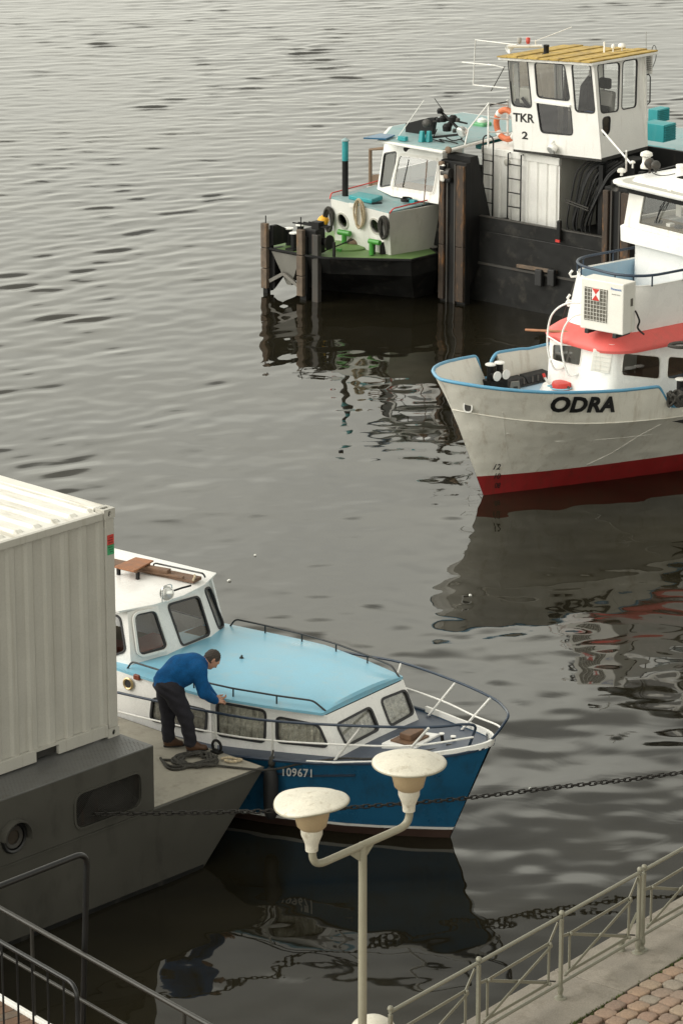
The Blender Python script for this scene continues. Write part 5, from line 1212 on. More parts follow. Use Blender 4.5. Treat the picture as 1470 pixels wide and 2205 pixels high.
MB().tube(spline([acl((.16, -.44, .42)), acl((.2, -.50, .25)), acl((.2, -.47, .12)), acl((.2, -.6, .03))], 5), .016, 6).build('pipe', M['black'], aco)
# arched ladder on the house front
la = [OF.on(*p, plF) + plF.n * .0 for p in ((1193, 796), (1233, 800))]
lads = []
for i, (px, pt_) in enumerate((((1190, 792), (1249, 654)), ((1221, 806), (1257, 678)))):
    q0 = OF.at(*px, x=HX - .10); q1 = OF.at(*pt_, x=HX + .02)
    pts = [q0 + (.12, -.14, .02), q0 + (0, -.02, .0), np.array([HX - .21, q0[1] + .03, q0[2] + .40]), np.array([HX - .22, q0[1] * .8 + q1[1] * .2 + .05, q1[2] - .28]), np.array([HX - .12, q0[1] * .4 + q1[1] * .6, q1[2] - .02]), q1 + (.1, -.06, .0)]
    lads.append(spline(pts, 6))
ld = MB().tube(lads[0], .017, 8).build('arched_ladder', M['white'], od, smooth=60); MB().tube(lads[1], .017, 8).build('stile', M['white'], ld, smooth=60)
for k in (9, 14): MB().tube([lads[0][k], lads[1][k]], .014, 6).build('rung', M['white'], ld)
MB().tube([(HX - .23, 1.05, 2.36), (HX + .1, -.2, 2.50)], .022, 8).build('boom', M['teak'], od)
MB().tube([OF.at(1190, 745, y=1.55), OF.at(1235, 610, x=HX + .3)], .006, 5).build('stay_wire', M['dark_steel'], od)
for px, py in ((1228, 642), (1226, 652), (1233, 590)):
    q = OF.at(px, py, x=HX + .35); MB().tube([q + (.0, .02, .06), q + (-.03, .05, .0), q + (-.02, .02, -.05), q + (.05, -.04, -.04)], .022, 6).build('cleat', M['white'], od)
# deck gear: bitts, fender mat, red hatch cap, coil
def bitt_pair(cx, cy, label):
    bt = Frame(OF.world((cx, cy, 1.30)), 38).root('mooring_bitts', label, 'bitts')
    MB().box((.1, 0, .12), (.40, .22, .24)).build('pedestal', M['black'], bt, bevel=.01)
    for x in (0.0, .20):
        o = MB().lathe([(0, .2), (.062, .2), (.062, .50), (0, .50)], (x, 0, 0), 16).build('bollard', M['black'], bt, smooth=40); MB().lathe([(0, .5), (.092, .5), (.092, .518), (.07, .53), (0, .532)], (x, 0, 0), 18).build('cap', M['white'], o, smooth=30)
        MB().tube([(x, .0, .34), (x - .0, -.17, .34)], .05, 10).build('arm', M['black'], o); MB().lathe([(0, 0), (.085, 0), (.085, .016), (0, .018)], (x, -.17, .34), 16, rotm('X', 90)).build('arm_cap', M['white'], o)
    MB().box((.10, 0, .33), (.26, .02, .10)).build('web', M['black'], bt)
bitt_pair(1.18, 1.24, 'black mooring bitts with white caps in the far gateway of the white bow')
bitt_pair(3.05, -1.45, 'black mooring bitts with white caps at the near gateway by the right edge')
kf = Frame(OF.world((1.45, .98, 1.30)), 38 - 15).root('bow_bracket', 'grey steel bracket plate standing before the bitts on the blue deck', 'bracket')
MB().add([(-.1, -.1, 0), (.12, -.1, 0), (.08, -.1, .24), (-.06, -.1, .24), (-.1, -.06, 0), (.12, -.06, 0), (.08, -.06, .24), (-.06, -.06, .24)], [(0, 1, 2, 3), (7, 6, 5, 4), (0, 4, 5, 1), (1, 5, 6, 2), (2, 6, 7, 3), (3, 7, 4, 0)]).build('plate', M['steel'], kf)
MB().prism([(-.03, -.105), (.05, -.105), (.05, -.101), (-.03, -.101)], .08, .16).build('cut_out', M['dark_interior'], kf)
ff = Frame(OF.world((2.02, 1.38, 1.31)), 38 + 4); fm = ff.root('crate_cover', 'ribbed dark grey plastic fender mat lying on the pale blue foredeck', 'fender')
for sx in (-.30, .30):
    MB().add([(sx - .29, -.15, .02), (sx + .29, -.15, .02), (sx + .29, .15, .02), (sx - .29, .15, .02), (sx - .27, -.08, .13), (sx + .27, -.08, .13), (sx + .27, .09, .15), (sx - .27, .09, .15)], BF6).build('half', M['rubber'], fm, bevel=.015)
    for k in range(4): MB().bar((sx - .2 + .13 * k, -.155, .03), (sx - .2 + .13 * k + .05, -.10, .12), .03, .02).build('rib', M['dark_steel'], fm)
MB().box((0, -.0, .01), (1.26, .34, .02)).build('base', M['dark_steel'], fm)
p = OF.at(1208, 836, z=1.47); hc = Frame(OF.world(p), 38).root('deck_hatch', 'round red hatch cap on the deck in front of the white house', 'hatch')
MB().lathe([(0, 0), (.17, 0), (.17, .02), (.165, .09), (.155, .11), (0, .125)], (0, 0, 0), 24).build('cap', M['red_paint'], hc, smooth=40); MB().lathe([(0, 0), (.025, 0), (.02, .03), (0, .03)], (.0, -.168, .05), 8, rotm('X', 90)).build('lock', M['dark_steel'], hc)
rope('light_blue_line', [OF.loc(OF.world(p)) + q for q in [np.array((.18 * math.cos(a), .18 * math.sin(a), .0 + .003 * k)) for k, a in enumerate(np.linspace(0, 9, 16))]] + [p + (.5, -.35, .0), p + (.62, -.42, .02)], .013, 'blue_rope', 'light blue line coiled round the red hatch cap', frame=OF)
cpos = OF.at(1333, 830, z=1.52); rope('rope_coil', [cpos + np.array([.10 * math.cos(a) , .13 * math.sin(a), .02 + .018 * (i // 8)]) for i, a in enumerate(np.linspace(0, 26, 52))], .026, 'rope_light', 'pale rope coil on the house coaming below the wide side window', frame=OF)
MB().tube([OF.at(1300, 838, z=1.5), OF.at(1318, 826, z=1.56), OF.at(1322, 836, z=1.5)], .03, 8).build('davit_foot', M['white'], od, smooth=60)
rope('mooring_coil', [OF.at(1455, 865, z=1.55) + np.array([.13 * math.cos(a) * (1 + .3 * math.sin(a * 1.7)), .13 * math.sin(a), .05 + .10 * math.sin(a * 2.3)]) for a in np.linspace(0, 30, 60)], .024, 'rope_dark', 'dark mooring rope wound over the bitts by the right edge', frame=OF)
rope('canopy_hose', [OF.at(1440, 742, z=2.52), OF.at(1465, 738, z=2.55), OF.at(1500, 745, z=2.5), OF.at(1460, 748, z=2.5), OF.at(1438, 744, z=2.5)], .03, 'rope_dark', 'dark hose lying on the red canopy at the right edge', cat='hose', frame=OF)
MB().tube([OF.at(1172 + 20, 838, z=1.36), OF.at(1180, 826, z=1.45), OF.at(1172, 812, z=1.58)], .02, 6).build('lever', M['white'], od); MB().tube([OF.at(1172, 812, z=1.58), OF.at(1169, 804, z=1.64)], .026, 6).build('lever_grip', M['red_paint'], od)
bx_ = op(.38, 1.3, 1); MB().box((bx_[0] + .1, bx_[1] - .13, 1.62), (.12, .03, .5)).build('bow_plate', M['white'], od, bevel=.01)
MB().box((bx_[0] + .30, bx_[1] + .08, 1.55), (.26, .03, .4)).build('bow_plate', M['white_old'], od, bevel=.01)

# ================================================================== GANGWAY with dark handrails, lower left
wa = ground(0, 1955, 2.6); WF = Frame((wa[0], wa[1], 0), -51)
gw = WF.root('gangway', 'gangway with dark handrails and white edged plank deck, lower left corner', 'gangway')
MB().box((2.2, .0, 1.58), (16, .05, .09)).build('white_edge', M['white'], gw, bevel=.006)
for k in range(40):
    x = -1.4 + k * .145
    if x < 3.4: MB().box((x, -.56, 1.565), (.138, 1.06, .04)).build('plank', M['wood_brown' if k % 3 else 'timber'], gw, bevel=.004)
MB().box((2, -.56, 1.48), (16, .9, .10)).build('girder', M['black'], gw)
MB().tube([(-6, 0, 2.6), (9, 0, 2.6)], .026, 10).build('handrail', M['dark_rail'], gw, smooth=60)
MB().tube([(-6, 0, 2.10), (9, 0, 2.10)], .019, 8).build('mid_rail', M['dark_rail'], gw, smooth=60)
xp = WF.at(397, 2180, y=0.0)[0]
for x in (xp, xp + 2.0, xp - 2.55, xp - 4.4): MB().tube([(x, 0, 1.6), (x, 0, 2.6)], .020, 8).build('post', M['dark_rail'], gw, smooth=60)
# inner guard with balusters
g0 = WF.at(0, 2031, z=2.62); g1 = WF.at(155, 2112, z=2.62); gy = (g0[1] + g1[1]) / 2
gf = WF.root('guard_panel', 'black guard panel with upright bars and a rounded corner on the gangway', 'guard')
xe = g1[0] + .12
MB().tube(fillet([(-4, gy, 2.62), (xe, gy, 2.62), (xe, gy, 1.59)], .16, 8), .024, 10).build('frame', M['black_rail'], gf, smooth=60)
for px in (-60, -27, 6, 38, 70, 103, 137):
    x = WF.at(px, 2100, y=gy)[0]; MB().tube([(x, gy, 1.62), (x, gy, 2.61)], .011, 6).build('baluster', M['black_rail'], gf)
MB().tube([(-4, gy, 1.68), (xe, gy, 1.68)], .014, 6).build('lower_rail', M['black_rail'], gf)
# tall black hoop
hx = WF.at(174, 2090, y=.08); hoopf = WF.root('handrail_hoop', 'tall black tubular handrail hoop standing beside the gangway at the left edge', 'handrail')
topp_ = WF.at(188, 1834, y=.08); x_ = topp_[0]; zt_h = topp_[2]
l0 = WF.at(0, 1908, z=zt_h)
MB().tube(fillet([l0 + (l0 - topp_) * .6, l0, topp_, (hx[0], .08, 1.55)], .16, 8), .030, 12).build('hoop', M['black_rail'], hoopf, smooth=60)
e_ = l0 + (l0 - topp_) * .55; MB().tube([e_, (e_[0], e_[1], 1.5)], .030, 10).build('leg', M['black_rail'], hoopf, smooth=60)

# ================================================================== BLACK PUSH BOAT with the raised wheelhouse
TF = Frame(ground(945, 646), 49)               # x aft, y to the far side, push knee at x = 0
tk = TF.root('push_boat', 'black hulled push boat with raised white wheelhouse and yellow roof boards', 'boat')
HZ = 1.76
mb = MB(); mb.prism([(.5, .52), (.5, -4.95), (10, -4.95), (10, .52)], -.6, HZ - .28); mb.build('hull', M['black_hull'], tk, bevel=.02)
bw = MB(); bw.box((.53, -2.21, HZ - .14), (.06, 5.4, .29)); bw.build('bow_bulwark', M['black_hull'], tk, bevel=.012)
MB().box((.525, -2.3, HZ + .012), (.10, 5.0, .022)).build('bulwark_cap', M['dark_steel'], tk, bevel=.004)
MB().box((5.2, .50, HZ - .14), (9.3, .05, .29)).build('side_bulwark', M['black_hull'], tk); MB().box((5.2, -4.92, HZ - .14), (9.3, .05, .29)).build('side_bulwark', M['black_hull'], tk)
MB().prism([(.57, .47), (.57, -4.89), (9.9, -4.89), (9.9, .47)], HZ - .28, HZ - .27).build('deck', M['black'], tk)
# corner sponson with rounded belt
MB().loft([[np.array((x, y, z)) for x, y in ((.42, .50), (.36, .80), (.55, 1.05), (1.3, 1.05), (1.3, .50))] for z in (.52, 1.02)]).build('corner_sponson', M['dark_steel'], tk, bevel=.06)
MB().loft([[np.array((x, y, z)) for x, y in ((.40, .20), (.40, .62), (.6, .80), (1.2, .80), (1.2, .20))] for z in (1.0, 1.72)]).build('corner_box', M['black_hull'], tk, bevel=.03)
for k in range(3): MB().box((.385, .5 - .14 * k, 1.35), (.02, .05, .06)).build('bracket', M['dark_steel'], tk)
fd = MB().lathe([(.12, -.07), (.2, -.07), (.22, 0), (.2, .07), (.12, .07), (.10, 0), (.12, -.07)], (.34, .86, .78), 20, rotm('Z', 25) @ rotm('Y', 90)).build('tyre_fender', M['rubber'], tk, smooth=60)
# strakes, plank fender, scuffs on the bow wall
MB().box((.485, -2.4, .80), (.035, 4.4, .045)).build('strake', M['dark_steel'], tk)
q0, q1 = TF.at(1113, 572, x=.47), TF.at(1197, 586, x=.47)
MB().bar(q0, q1, .07, .07).build('fender_plank', M['timber'], tk, bevel=.008)
for px in (1160, 1187):
    q = TF.at(px, 598, x=.42); MB().box(q, (.10, .17, .34)).build('fender_block', M['rubber'], tk, bevel=.02)
q = TF.at(1203, 497, x=.44); MB().box(q, (.07, .09, .42)).build('hanging_lamp', M['black'], tk, bevel=.02); MB().box(q + (-.04, 0, -.2), (.03, .10, .05)).build('red_tag', M['red_paint'], tk)
def knee(y0, label=None):
    """push knee: a steel channel faced with two timber strips, and a raking gusset behind"""
    yc = y0 - .33
    MB().box((.10, yc, 1.42), (.16, .66, 3.0)).build('push_knee', M['black'], tk, bevel=.01)
    for y, w in ((y0 - .07, .13), (y0 - .55, .20)):
        o = None
        for z0_, z1_ in ((.05, 1.18), (1.19, 2.86)):
            MB().box((-.012 + random.uniform(-.006, .006), y, (z0_ + z1_) / 2), (.075, w, z1_ - z0_)).build('timber_facing', M['timber_dark'], tk, bevel=.012)
    for y in (y0 - .20, y0 - .40): MB().box((.0, y, 1.42), (.05, .035, 2.9)).build('flange', M['dark_steel'], tk)
    MB().add([(.18, yc - .3, .3), (.95, yc - .3, 1.4), (.42, yc - .3, 3.02), (.18, yc - .3, 3.02), (.18, yc + .3, .3), (.95, yc + .3, 1.4), (.42, yc + .3, 3.02), (.18, yc + .3, 3.02)], [(0, 1, 2, 3), (7, 6, 5, 4), (0, 4, 5, 1), (1, 5, 6, 2), (2, 6, 7, 3), (3, 7, 4, 0)]).build('gusset', M['black'], tk)
knee(0.0); knee(-4.45 + .33 - .0)
# knee-top winch with pale worn rubber
wq = TF.at(962, 372, x=-.02); MB().lathe([(0, -.10), (.10, -.10), (.10, .10), (0, .10)], wq, 14, rotm('X', 90)).build('winch_drum', M['dark_steel'], tk, smooth=40); MB().lathe([(0, -.02), (.07, -.02), (.075, .03), (.05, .05), (0, .05)], TF.at(965, 323, x=.02), 14, rotm('Y', -80)).build('lamp', M['canvas'], tk, smooth=40)
for k in range(5): MB().box(TF.at(950 + 4 * k, 352 + 9 * k, x=-.06) , (.10 + .03 * (k % 2), .12, .10)).build('winch_part', M['canvas' if k in (0, 3) else 'black'], tk, bevel=.03)
MB().box(TF.at(952, 372, x=-.08), (.06, .12, .36)).build('rubber_pad', M['white_old'], tk, bevel=.05)
# ribbed white housing
cx0, cy0, cy1, cz0, cz1 = 1.2, -.14, -2.12, 1.40, 3.03
rib = [(0, 0)]; x = 0; W_ = cy0 - cy1
while x < W_ - .05:
    for dx, d_ in ((.02, 0), (.05, 1), (.20, 1), (.23, 0)):
        if x + dx < W_: rib.append((x + dx, d_ * .028))
    x += .245
rib.append((W_, 0)); vs = []; fs = []
for x, d_ in rib: vs += [(cx0 - d_, cy0 - x, cz0), (cx0 - d_, cy0 - x, cz1 - .14)]
for i in range(len(rib) - 1): fs.append((2 * i, 2 * i + 2, 2 * i + 3, 2 * i + 1))
MB().add(vs, fs).build('ribbed_front', M['white'], tk)
MB().box((cx0 + .0, (cy0 + cy1) / 2, cz1 - .07), (.09, W_ + .02, .14)).build('front_header', M['white'], tk, bevel=.01)
MB().box((cx0 + .66, (cy0 + cy1) / 2, (cz0 + cz1) / 2), (1.2, W_ - .02, cz1 - cz0 - .02)).build('housing', M['grey_side'], tk, bevel=.015)  # grey puts the shading of the white housing's right side into its colour
MB().box((cx0 + .62, (cy0 + cy1) / 2, cz1 + .006), (1.3, W_ + .02, .02)).build('housing_top', M['white'], tk)
q = TF.at(1090, 350, x=cx0 - .04); MB().lathe([(0, -.02), (.075, -.02), (.075, .0), (.05, .012), (0, .012)], q, 18, rotm('Y', -90)).build('vent', M['grey_side'], tk, smooth=40)
def ladder(px0, px1, ztop, zbot, arch):
    a = TF.at(px0, 420, x=cx0 - .12)[1]; b = TF.at(px1, 420, x=cx0 - .12)[1]; xx = cx0 - .12
    o = MB().tube(fillet([(xx, a, zbot), (xx, a, ztop), (xx, b, ztop), (xx, b, zbot)], .14 if arch else .02, 6) if arch else [(xx, a, zbot), (xx, a, ztop), (xx + .1, a, ztop)], .016, 8).build('ladder', M['black_rail'], tk, smooth=60)
    if not arch: MB().tube([(xx, b, zbot), (xx, b, ztop), (xx + .1, b, ztop)], .016, 8).build('stile', M['black_rail'], o, smooth=60)
    for k in range(5): MB().tube([(xx, a, 1.62 + .29 * k), (xx, b, 1.62 + .29 * k)], .012, 6).build('rung', M['black_rail'], o)
ladder(1038, 1060, 3.30, 1.5, True); ladder(1092, 1120, 3.0, 1.5, False)
MB().tube([TF.at(1040, 472, x=.9), TF.at(1092, 474, x=.9)], .05, 8).build('pipe_roll', M['black'], tk, smooth=60)
# under the wheelhouse: lifting mast, black hoses, black walls added behind to keep the gap dark
MB().box((2.75, -3.3, 2.32), (.08, 3.1, 1.75)).build('dark_backing_wall', M['black'], tk); MB().box((1.7, -4.62, 2.3), (1.9, .06, 1.7)).build('dark_backing_side', M['black'], tk)
MB().box((1.75, -3.55, 2.25), (.42, .36, 1.8)).build('lifting_mast', M['black'], tk, bevel=.02)
MB().box((1.2, -3.18, 2.2), (.10, .10, 1.7)).build('guide_post', M['black'], tk); MB().box((1.15, -4.2, 2.2), (.12, .12, 1.7)).build('guide_post', M['black'], tk)
rr2 = random.Random(3)
for k in range(16):
    y_t = -2.55 - .055 * k + rr2.uniform(-.02, .02); y_b = -2.38 - .035 * k + rr2.uniform(-.03, .03); xo = 1.15 + rr2.uniform(-.05, .12)
    MB().tube(spline([(xo + .25, y_t - .25, 3.1), (xo + .05, y_t, 2.85), (xo, y_t * .4 + y_b * .6, 2.3), (xo - .02, y_b + rr2.uniform(-.06, .06), 1.75), (xo, y_b - .12, 1.50)], 5), rr2.uniform(.014, .022), 6).build('hose', M['rubber'], tk, smooth=60)
for z in (2.2, 2.25): MB().tube([(1.08, -2.36, z), (1.08, -2.95, z - .1)], .014, 6).build('hose_clamp', M['dark_steel'], tk)
# wheelhouse shell, with real windows on all four sides
WT = dict(FL=(1.0, -1.08, 3.12), FR=(1.0, -3.30, 3.20), RR=(2.55, -3.30, 3.22), RL=(2.55, -1.08, 3.14), fl=(.92, -.97, 4.95), fr=(.92, -3.12, 5.08), rr=(2.55, -3.2, 5.08), rl=(2.55, -.97, 4.95))
WT = {k: np.array(v) for k, v in WT.items()}
def tkwall(name, a, b, c, d, tow, wins, px=True, fw=.022, label=None):
    pl = Plane(a, b, d, tow); pr = [pl.to3(pl.to2(p)) for p in (a, b, c, d)]; hs = []
    for w_ in wins: hs.append(rquad([TF.on(*p, pl) for p in w_] if len(w_[0]) == 2 else w_, .09))
    MB().panel(pl, pr, hs, t=.035).build(name, M['white'], tk)
    return pl, hs
plf, hs = tkwall('wheelhouse_front', WT['FL'], WT['FR'], WT['fr'], WT['fl'], (-9, -2, 4), [[(1093, 126), (1134, 128), (1144, 232), (1102, 227)], [(1150, 134.5), (1214, 139), (1226, 217), (1156, 209)], [(1154.5, 219), (1227, 229), (1232.5, 291), (1164, 285)], [(1230, 137.5), (1270, 139), (1280, 244), (1238, 240)]])
for i, h_ in enumerate(hs): window(tk, plf, h_, .024, 'gasket', 'glass_dark' if i == 2 else 'glass_clear', name='wheelhouse_window', fproud=.008)
pls, hs = tkwall('wheelhouse_side', WT['FR'], WT['RR'], WT['rr'], WT['fr'], (2, -9, 4), [[(1285, 139), (1333, 135), (1330, 239), (1293, 244)], [(1340, 132), (1371, 127), (1368, 230), (1337, 236)], [(1296, 254), (1313, 250), (1311, 286), (1298, 294)]])
for i, h_ in enumerate(hs): window(tk, pls, h_, .022, 'gasket', 'glass_dark' if i == 2 else 'glass_clear', name='wheelhouse_window', fproud=.008)
for a, b, c, d, tow in ((WT['RR'], WT['RL'], WT['rl'], WT['rr'], (9, -2, 4)), (WT['RL'], WT['FL'], WT['fl'], WT['rl'], (2, 9, 4))):
    L_ = lambda u, v: (a * (1 - u) + b * u) * (1 - v) + (d * (1 - u) + c * u) * v
    ws = [[L_(u0, .30), L_(u1, .30), L_(u1, .95), L_(u0, .95)] for u0, u1 in ((.05, .48), (.53, .95))]
    pl, hs = tkwall('wheelhouse_back' if tow[0] > 5 else 'wheelhouse_side', a, b, c, d, tow, ws)
    for h_ in hs: window(tk, pl, h_, .022, 'gasket', 'glass_clear', name='wheelhouse_window', fproud=.008)
MB().add([WT[k] + (0, 0, .02) for k in ('FL', 'FR', 'RR', 'RL')] + [WT[k] + (0, 0, -.05) for k in ('FL', 'FR', 'RR', 'RL')], [(0, 1, 2, 3), (7, 6, 5, 4), (0, 4, 5, 1), (1, 5, 6, 2), (2, 6, 7, 3), (3, 7, 4, 0)]).build('wheelhouse_floor', M['dark_interior'], tk)
t0, t1 = plf.to3(plf.to2(TF.on(1152, 218, plf)), .02), plf.to3(plf.to2(TF.on(1228, 228, plf)), .02); MB().bar(t0, t1, .05, .045).build('window_sill', M['white'], tk, bevel=.006)
# cabin inside
MB().box((1.35, -1.45, 3.62), (.55, .55, .9)).build('console', M['dark_interior'], tk, bevel=.03); MB().box((1.55, -2.75, 3.70), (.5, .6, .06)).build('chart_shelf', M['teak'], tk)
MB().box((1.15, -2.9, 3.98), (.22, .32, .20)).build('blue_box', M['blue_cloth'], tk, bevel=.02); MB().box((1.12, -3.1, 4.0), (.08, .06, .24)).build('red_cloth', M['red_paint'], tk, bevel=.02)
seat = MB().box((1.75, -2.78, 4.02), (.16, .46, .80), rotm('Y', 6)).build('helm_seat', M['seat'], tk, bevel=.06); MB().box((1.77, -2.78, 4.56), (.10, .28, .22)).build('headrest', M['black'], seat, bevel=.04); MB().box((1.62, -2.78, 4.05), (.05, .44, .18)).build('stripe', M['black'], seat, bevel=.02); MB().box((1.5, -2.78, 3.62), (.5, .5, .14)).build('cushion', M['seat'], seat, bevel=.05)
MB().add([(1.25, -2.45, 3.7), (1.65, -2.52, 3.7), (1.5, -2.55, 4.75), (1.3, -2.5, 4.55), (1.25, -2.72, 3.7), (1.65, -2.75, 3.7), (1.5, -2.68, 4.75), (1.3, -2.66, 4.55)], BF6).build('dark_coat', M['black'], tk, bevel=.03)
MB().box((1.5, -2.63, 4.5), (.06, .10, .7)).build('curtain', M['seat'], tk, bevel=.02)
MB().box((1.18, -1.30, 4.22), (.20, .34, .34)).build('screen', M['grey_side'], tk, bevel=.05); MB().bar((1.0, -1.28, 4.20), (1.15, -1.5, 3.86), .05, .06).build('screen_arm', M['black'], tk)
MB().bar((1.45, -2.05, 3.5), (1.45, -2.05, 4.95), .07, .07).build('pillar', M['black'], tk)
MB().tube([(1.1, -1.75, 4.1), (1.05, -1.75, 4.28)], .02, 6).build('lever', M['chrome'], tk)
# yellow roof boards on a white rim
rc = [np.array(p) for p in ((.78, -.83, 4.99), (.80, -3.17, 5.13), (2.66, -3.42, 5.15), (2.66, -1.02, 5.0))]
rimo = MB(); rimo.add([p - (0, 0, .0) for p in rc] + [p - (0, 0, .055) for p in rc], [(0, 1, 2, 3), (7, 6, 5, 4), (0, 4, 5, 1), (1, 5, 6, 2), (2, 6, 7, 3), (3, 7, 4, 0)]); rf = rimo.build('roof', M['white'], tk, bevel=.008)
NB = 9
for k in range(NB):
    u0, u1 = k / NB + .004, (k + 1) / NB - .004; zz = .012 + .02 * (k % 2); g = .03
    q = [rc[0] * (1 - u0) + rc[1] * u0, rc[0] * (1 - u1) + rc[1] * u1, rc[3] * (1 - u1) + rc[2] * u1, rc[3] * (1 - u0) + rc[2] * u0]
    q[0] = q[0] - (.05, 0, 0); q[1] = q[1] - (.05, 0, 0); q = [p + (0, 0, .004) for p in q]
    MB().add(q + [p + (0, 0, zz + .018) for p in q], BF6).build('roof_board', M['yellow'], rf, bevel=.006)
# lettering
def front_text(body, q):
    c4 = [TF.on(*p, plf) + plf.n * .004 for p in q]; return text_mesh('lettering', body, .2, lambda u, v: (1 - u) * (1 - v) * c4[0] + u * (1 - v) * c4[1] + u * v * c4[2] + (1 - u) * v * c4[3], 'black_text', tk, bold=.006)
front_text('TKR', ((1104, 261), (1150, 265.5), (1150, 246), (1104, 242.5))); front_text('2', ((1123, 299), (1136, 300.5), (1136, 283.5), (1123, 282.5)))
# lights, mirrors, aerials
q = TF.on(1195, 319, plf) + plf.n * .10; o = MB().lathe([(0, .10), (.05, .09), (.09, .03), (.10, -.02), (.09, -.04), (0, -.05)], q, 16, rotm('Z', -15) @ rotm('Y', 65) @ np.diag([1, 1.25, 1])).build('floodlight', M['white'], tk, smooth=50); MB().lathe([(0, -.045), (.085, -.045), (.08, -.06), (0, -.065)], q, 14, rotm('Z', -15) @ rotm('Y', 65) @ np.diag([1, 1.25, 1])).build('lens', M['lens'], o)
MB().tube([q + (0, .05, .08), q + (.1, .05, .16)], .02, 6).build('bracket', M['white'], o)
q = TF.at(1175, 118, z=5.06); o = MB().lathe([(0, 0), (.085, 0), (.085, .02), (.06, .03), (.055, .05), (.055, .15), (.06, .16), (.06, .20), (0, .21)], q, 18).build('beacon', M['black'], tk, smooth=40)
q = TF.at(1128, 100, z=5.15); MB().tube([TF.at(1092, 100, z=5.15), TF.at(1166, 99, z=5.15)], .03, 8).build('light_bar', M['white'], tk, smooth=60)
for px, m_ in ((1117, 'seat'), (1136, 'red_lens')):
    p = TF.at(px, 94, z=5.2); MB().lathe([(0, 0), (.035, 0), (.035, .02), (.045, .03), (.045, .11), (.035, .125), (0, .13)], p, 12).build('signal_light', M[m_], tk, smooth=40)
p = TF.at(1097, 104, z=5.1); MB().lathe([(.03, .10), (.05, .03), (.085, -.05), (.09, -.06), (.06, -.05), (0, .0)], p, 16, rotm('Z', -20) @ rotm('Y', 70)).build('loudhailer', M['white'], tk, smooth=50)
def pole(name, px, py0, py1, z, r, m_='white', knob=None):
    a = TF.at(px, py0, z=z); w_ = TF.world(a); b = TF.loc(atY(px, py1, w_[1])); o = MB().tube([a, b], r, 6).build(name, M[m_], tk, smooth=60)
    if knob: MB().lathe([(0, 0), (knob, .01), (knob, .05), (knob * .6, .08), (0, .09)], b, 12).build('knob', M['white_old'], o, smooth=60)
pole('aerial', 1300, 127, 90, 5.0, .018); pole('aerial', 1319, 124, 104, 5.05, .014, knob=.04); pole('aerial', 1338, 122, 102, 5.05, .012, knob=.08); pole('whip_aerial', 1390, 112, 68, 5.05, .006, 'seat'); pole('whip_aerial', 1152, 98, 86, 5.1, .012)
p = TF.at(1152, 88, z=5.2); MB().tube([p, TF.loc(atY(1230, 58, TF.world(p)[1]))], .006, 5).build('whip_aerial', M['white'], tk)
q = TF.at(1387, 195, x=2.62); mr = MB().tube([TF.at(*p_, x=2.62) for p_ in ((1374, 228), (1374, 172), (1378, 163), (1396, 160), (1399, 166), (1398, 220), (1390, 227))], .014, 6, closed=True).build('mirror_frame', M['black_rail'], tk, smooth=60); MB().tube([TF.at(1374, 228, x=2.62), TF.at(1373, 236, x=2.6)], .016, 6).build('stem', M['white'], mr)
MB().add([TF.at(*p_, x=2.63) for p_ in ((1376, 226), (1378, 165), (1396, 162), (1396, 220))], [(0, 1, 2, 3)]).build('mirror_glass', M['glass_clear'], mr)
lv = MB().box(TF.at(1393, 137, x=2.75), (.06, .22, .40)).build('louvre_box', M['white'], tk, bevel=.01)
for k in range(8): MB().box(TF.at(1393, 122 + 4 * k, x=2.70) , (.02, .20, .015)).build('slat', M['seat'], lv)
MB().tube(spline([TF.at(*p_, x=2.7) for p_ in ((1402, 108), (1406, 98), (1411, 103), (1411, 125), (1404, 145))], 4), .007, 5).build('cable', M['black'], tk)
# folding white frame of tubes on the left of the roof
fr_y = -.6
A = [TF.at(*p_, x=1.0) for p_ in ((1018, 183), (1023, 86), (1112, 97))]
of_ = MB().tube(A, .014, 6).build('aerial_frame', M['white'], tk, smooth=60); MB().tube([TF.at(1018, 183, x=1.0), TF.at(1091, 190, x=1.0)], .014, 6).build('tube', M['white'], of_); MB().tube([TF.at(994, 134, x=1.0), TF.at(1065, 141, x=1.0)], .014, 6).build('tube', M['white'], of_); MB().tube([TF.at(1050, 138, x=1.0), TF.at(1086, 146, x=1.0)], .009, 5).build('tube', M['white'], of_)
MB().tube([TF.at(1086, 143, x=1.0), TF.at(1062, 187, x=1.0), TF.at(1056, 196, x=1.0)], .010, 5).build('tube', M['dark_steel'], of_)
# handrail beside the wheelhouse and the lifebuoy on it
yh = -.55
def hz_(px, py): return TF.at(px, py, y=yh)
hr = MB().tube([hz_(1050, 320), hz_(1051, 222), hz_(1092, 226)], .02, 6).build('side_rail', M['white'], tk, smooth=60); MB().tube([hz_(1051, 254), hz_(1095, 257)], .016, 6).build('tube', M['white'], hr); MB().tube([hz_(1051, 284), hz_(1095, 286)], .016, 6).build('tube', M['white'], hr); MB().tube([hz_(1092, 215), hz_(1092, 310)], .022, 6).build('post', M['white'], hr); MB().tube([hz_(1052, 222), hz_(1008, 278), hz_(1000, 312)], .014, 6).build('stay', M['white'], hr); MB().tube([hz_(1053, 226), hz_(1092, 219)], .014, 6).build('tube', M['black_rail'], hr)
MB().tube([TF.at(1295, 280, x=.7), TF.at(1357, 352, x=.0)], .02, 6).build('strut', M['white'], tk)
lbp = TF.at(1090, 268, y=yh); LBF = Frame(TF.world(lbp), 49); lb = LBF.root('lifebuoy', 'orange and white lifebuoy hanging on the rail left of the raised wheelhouse', 'lifebuoy')
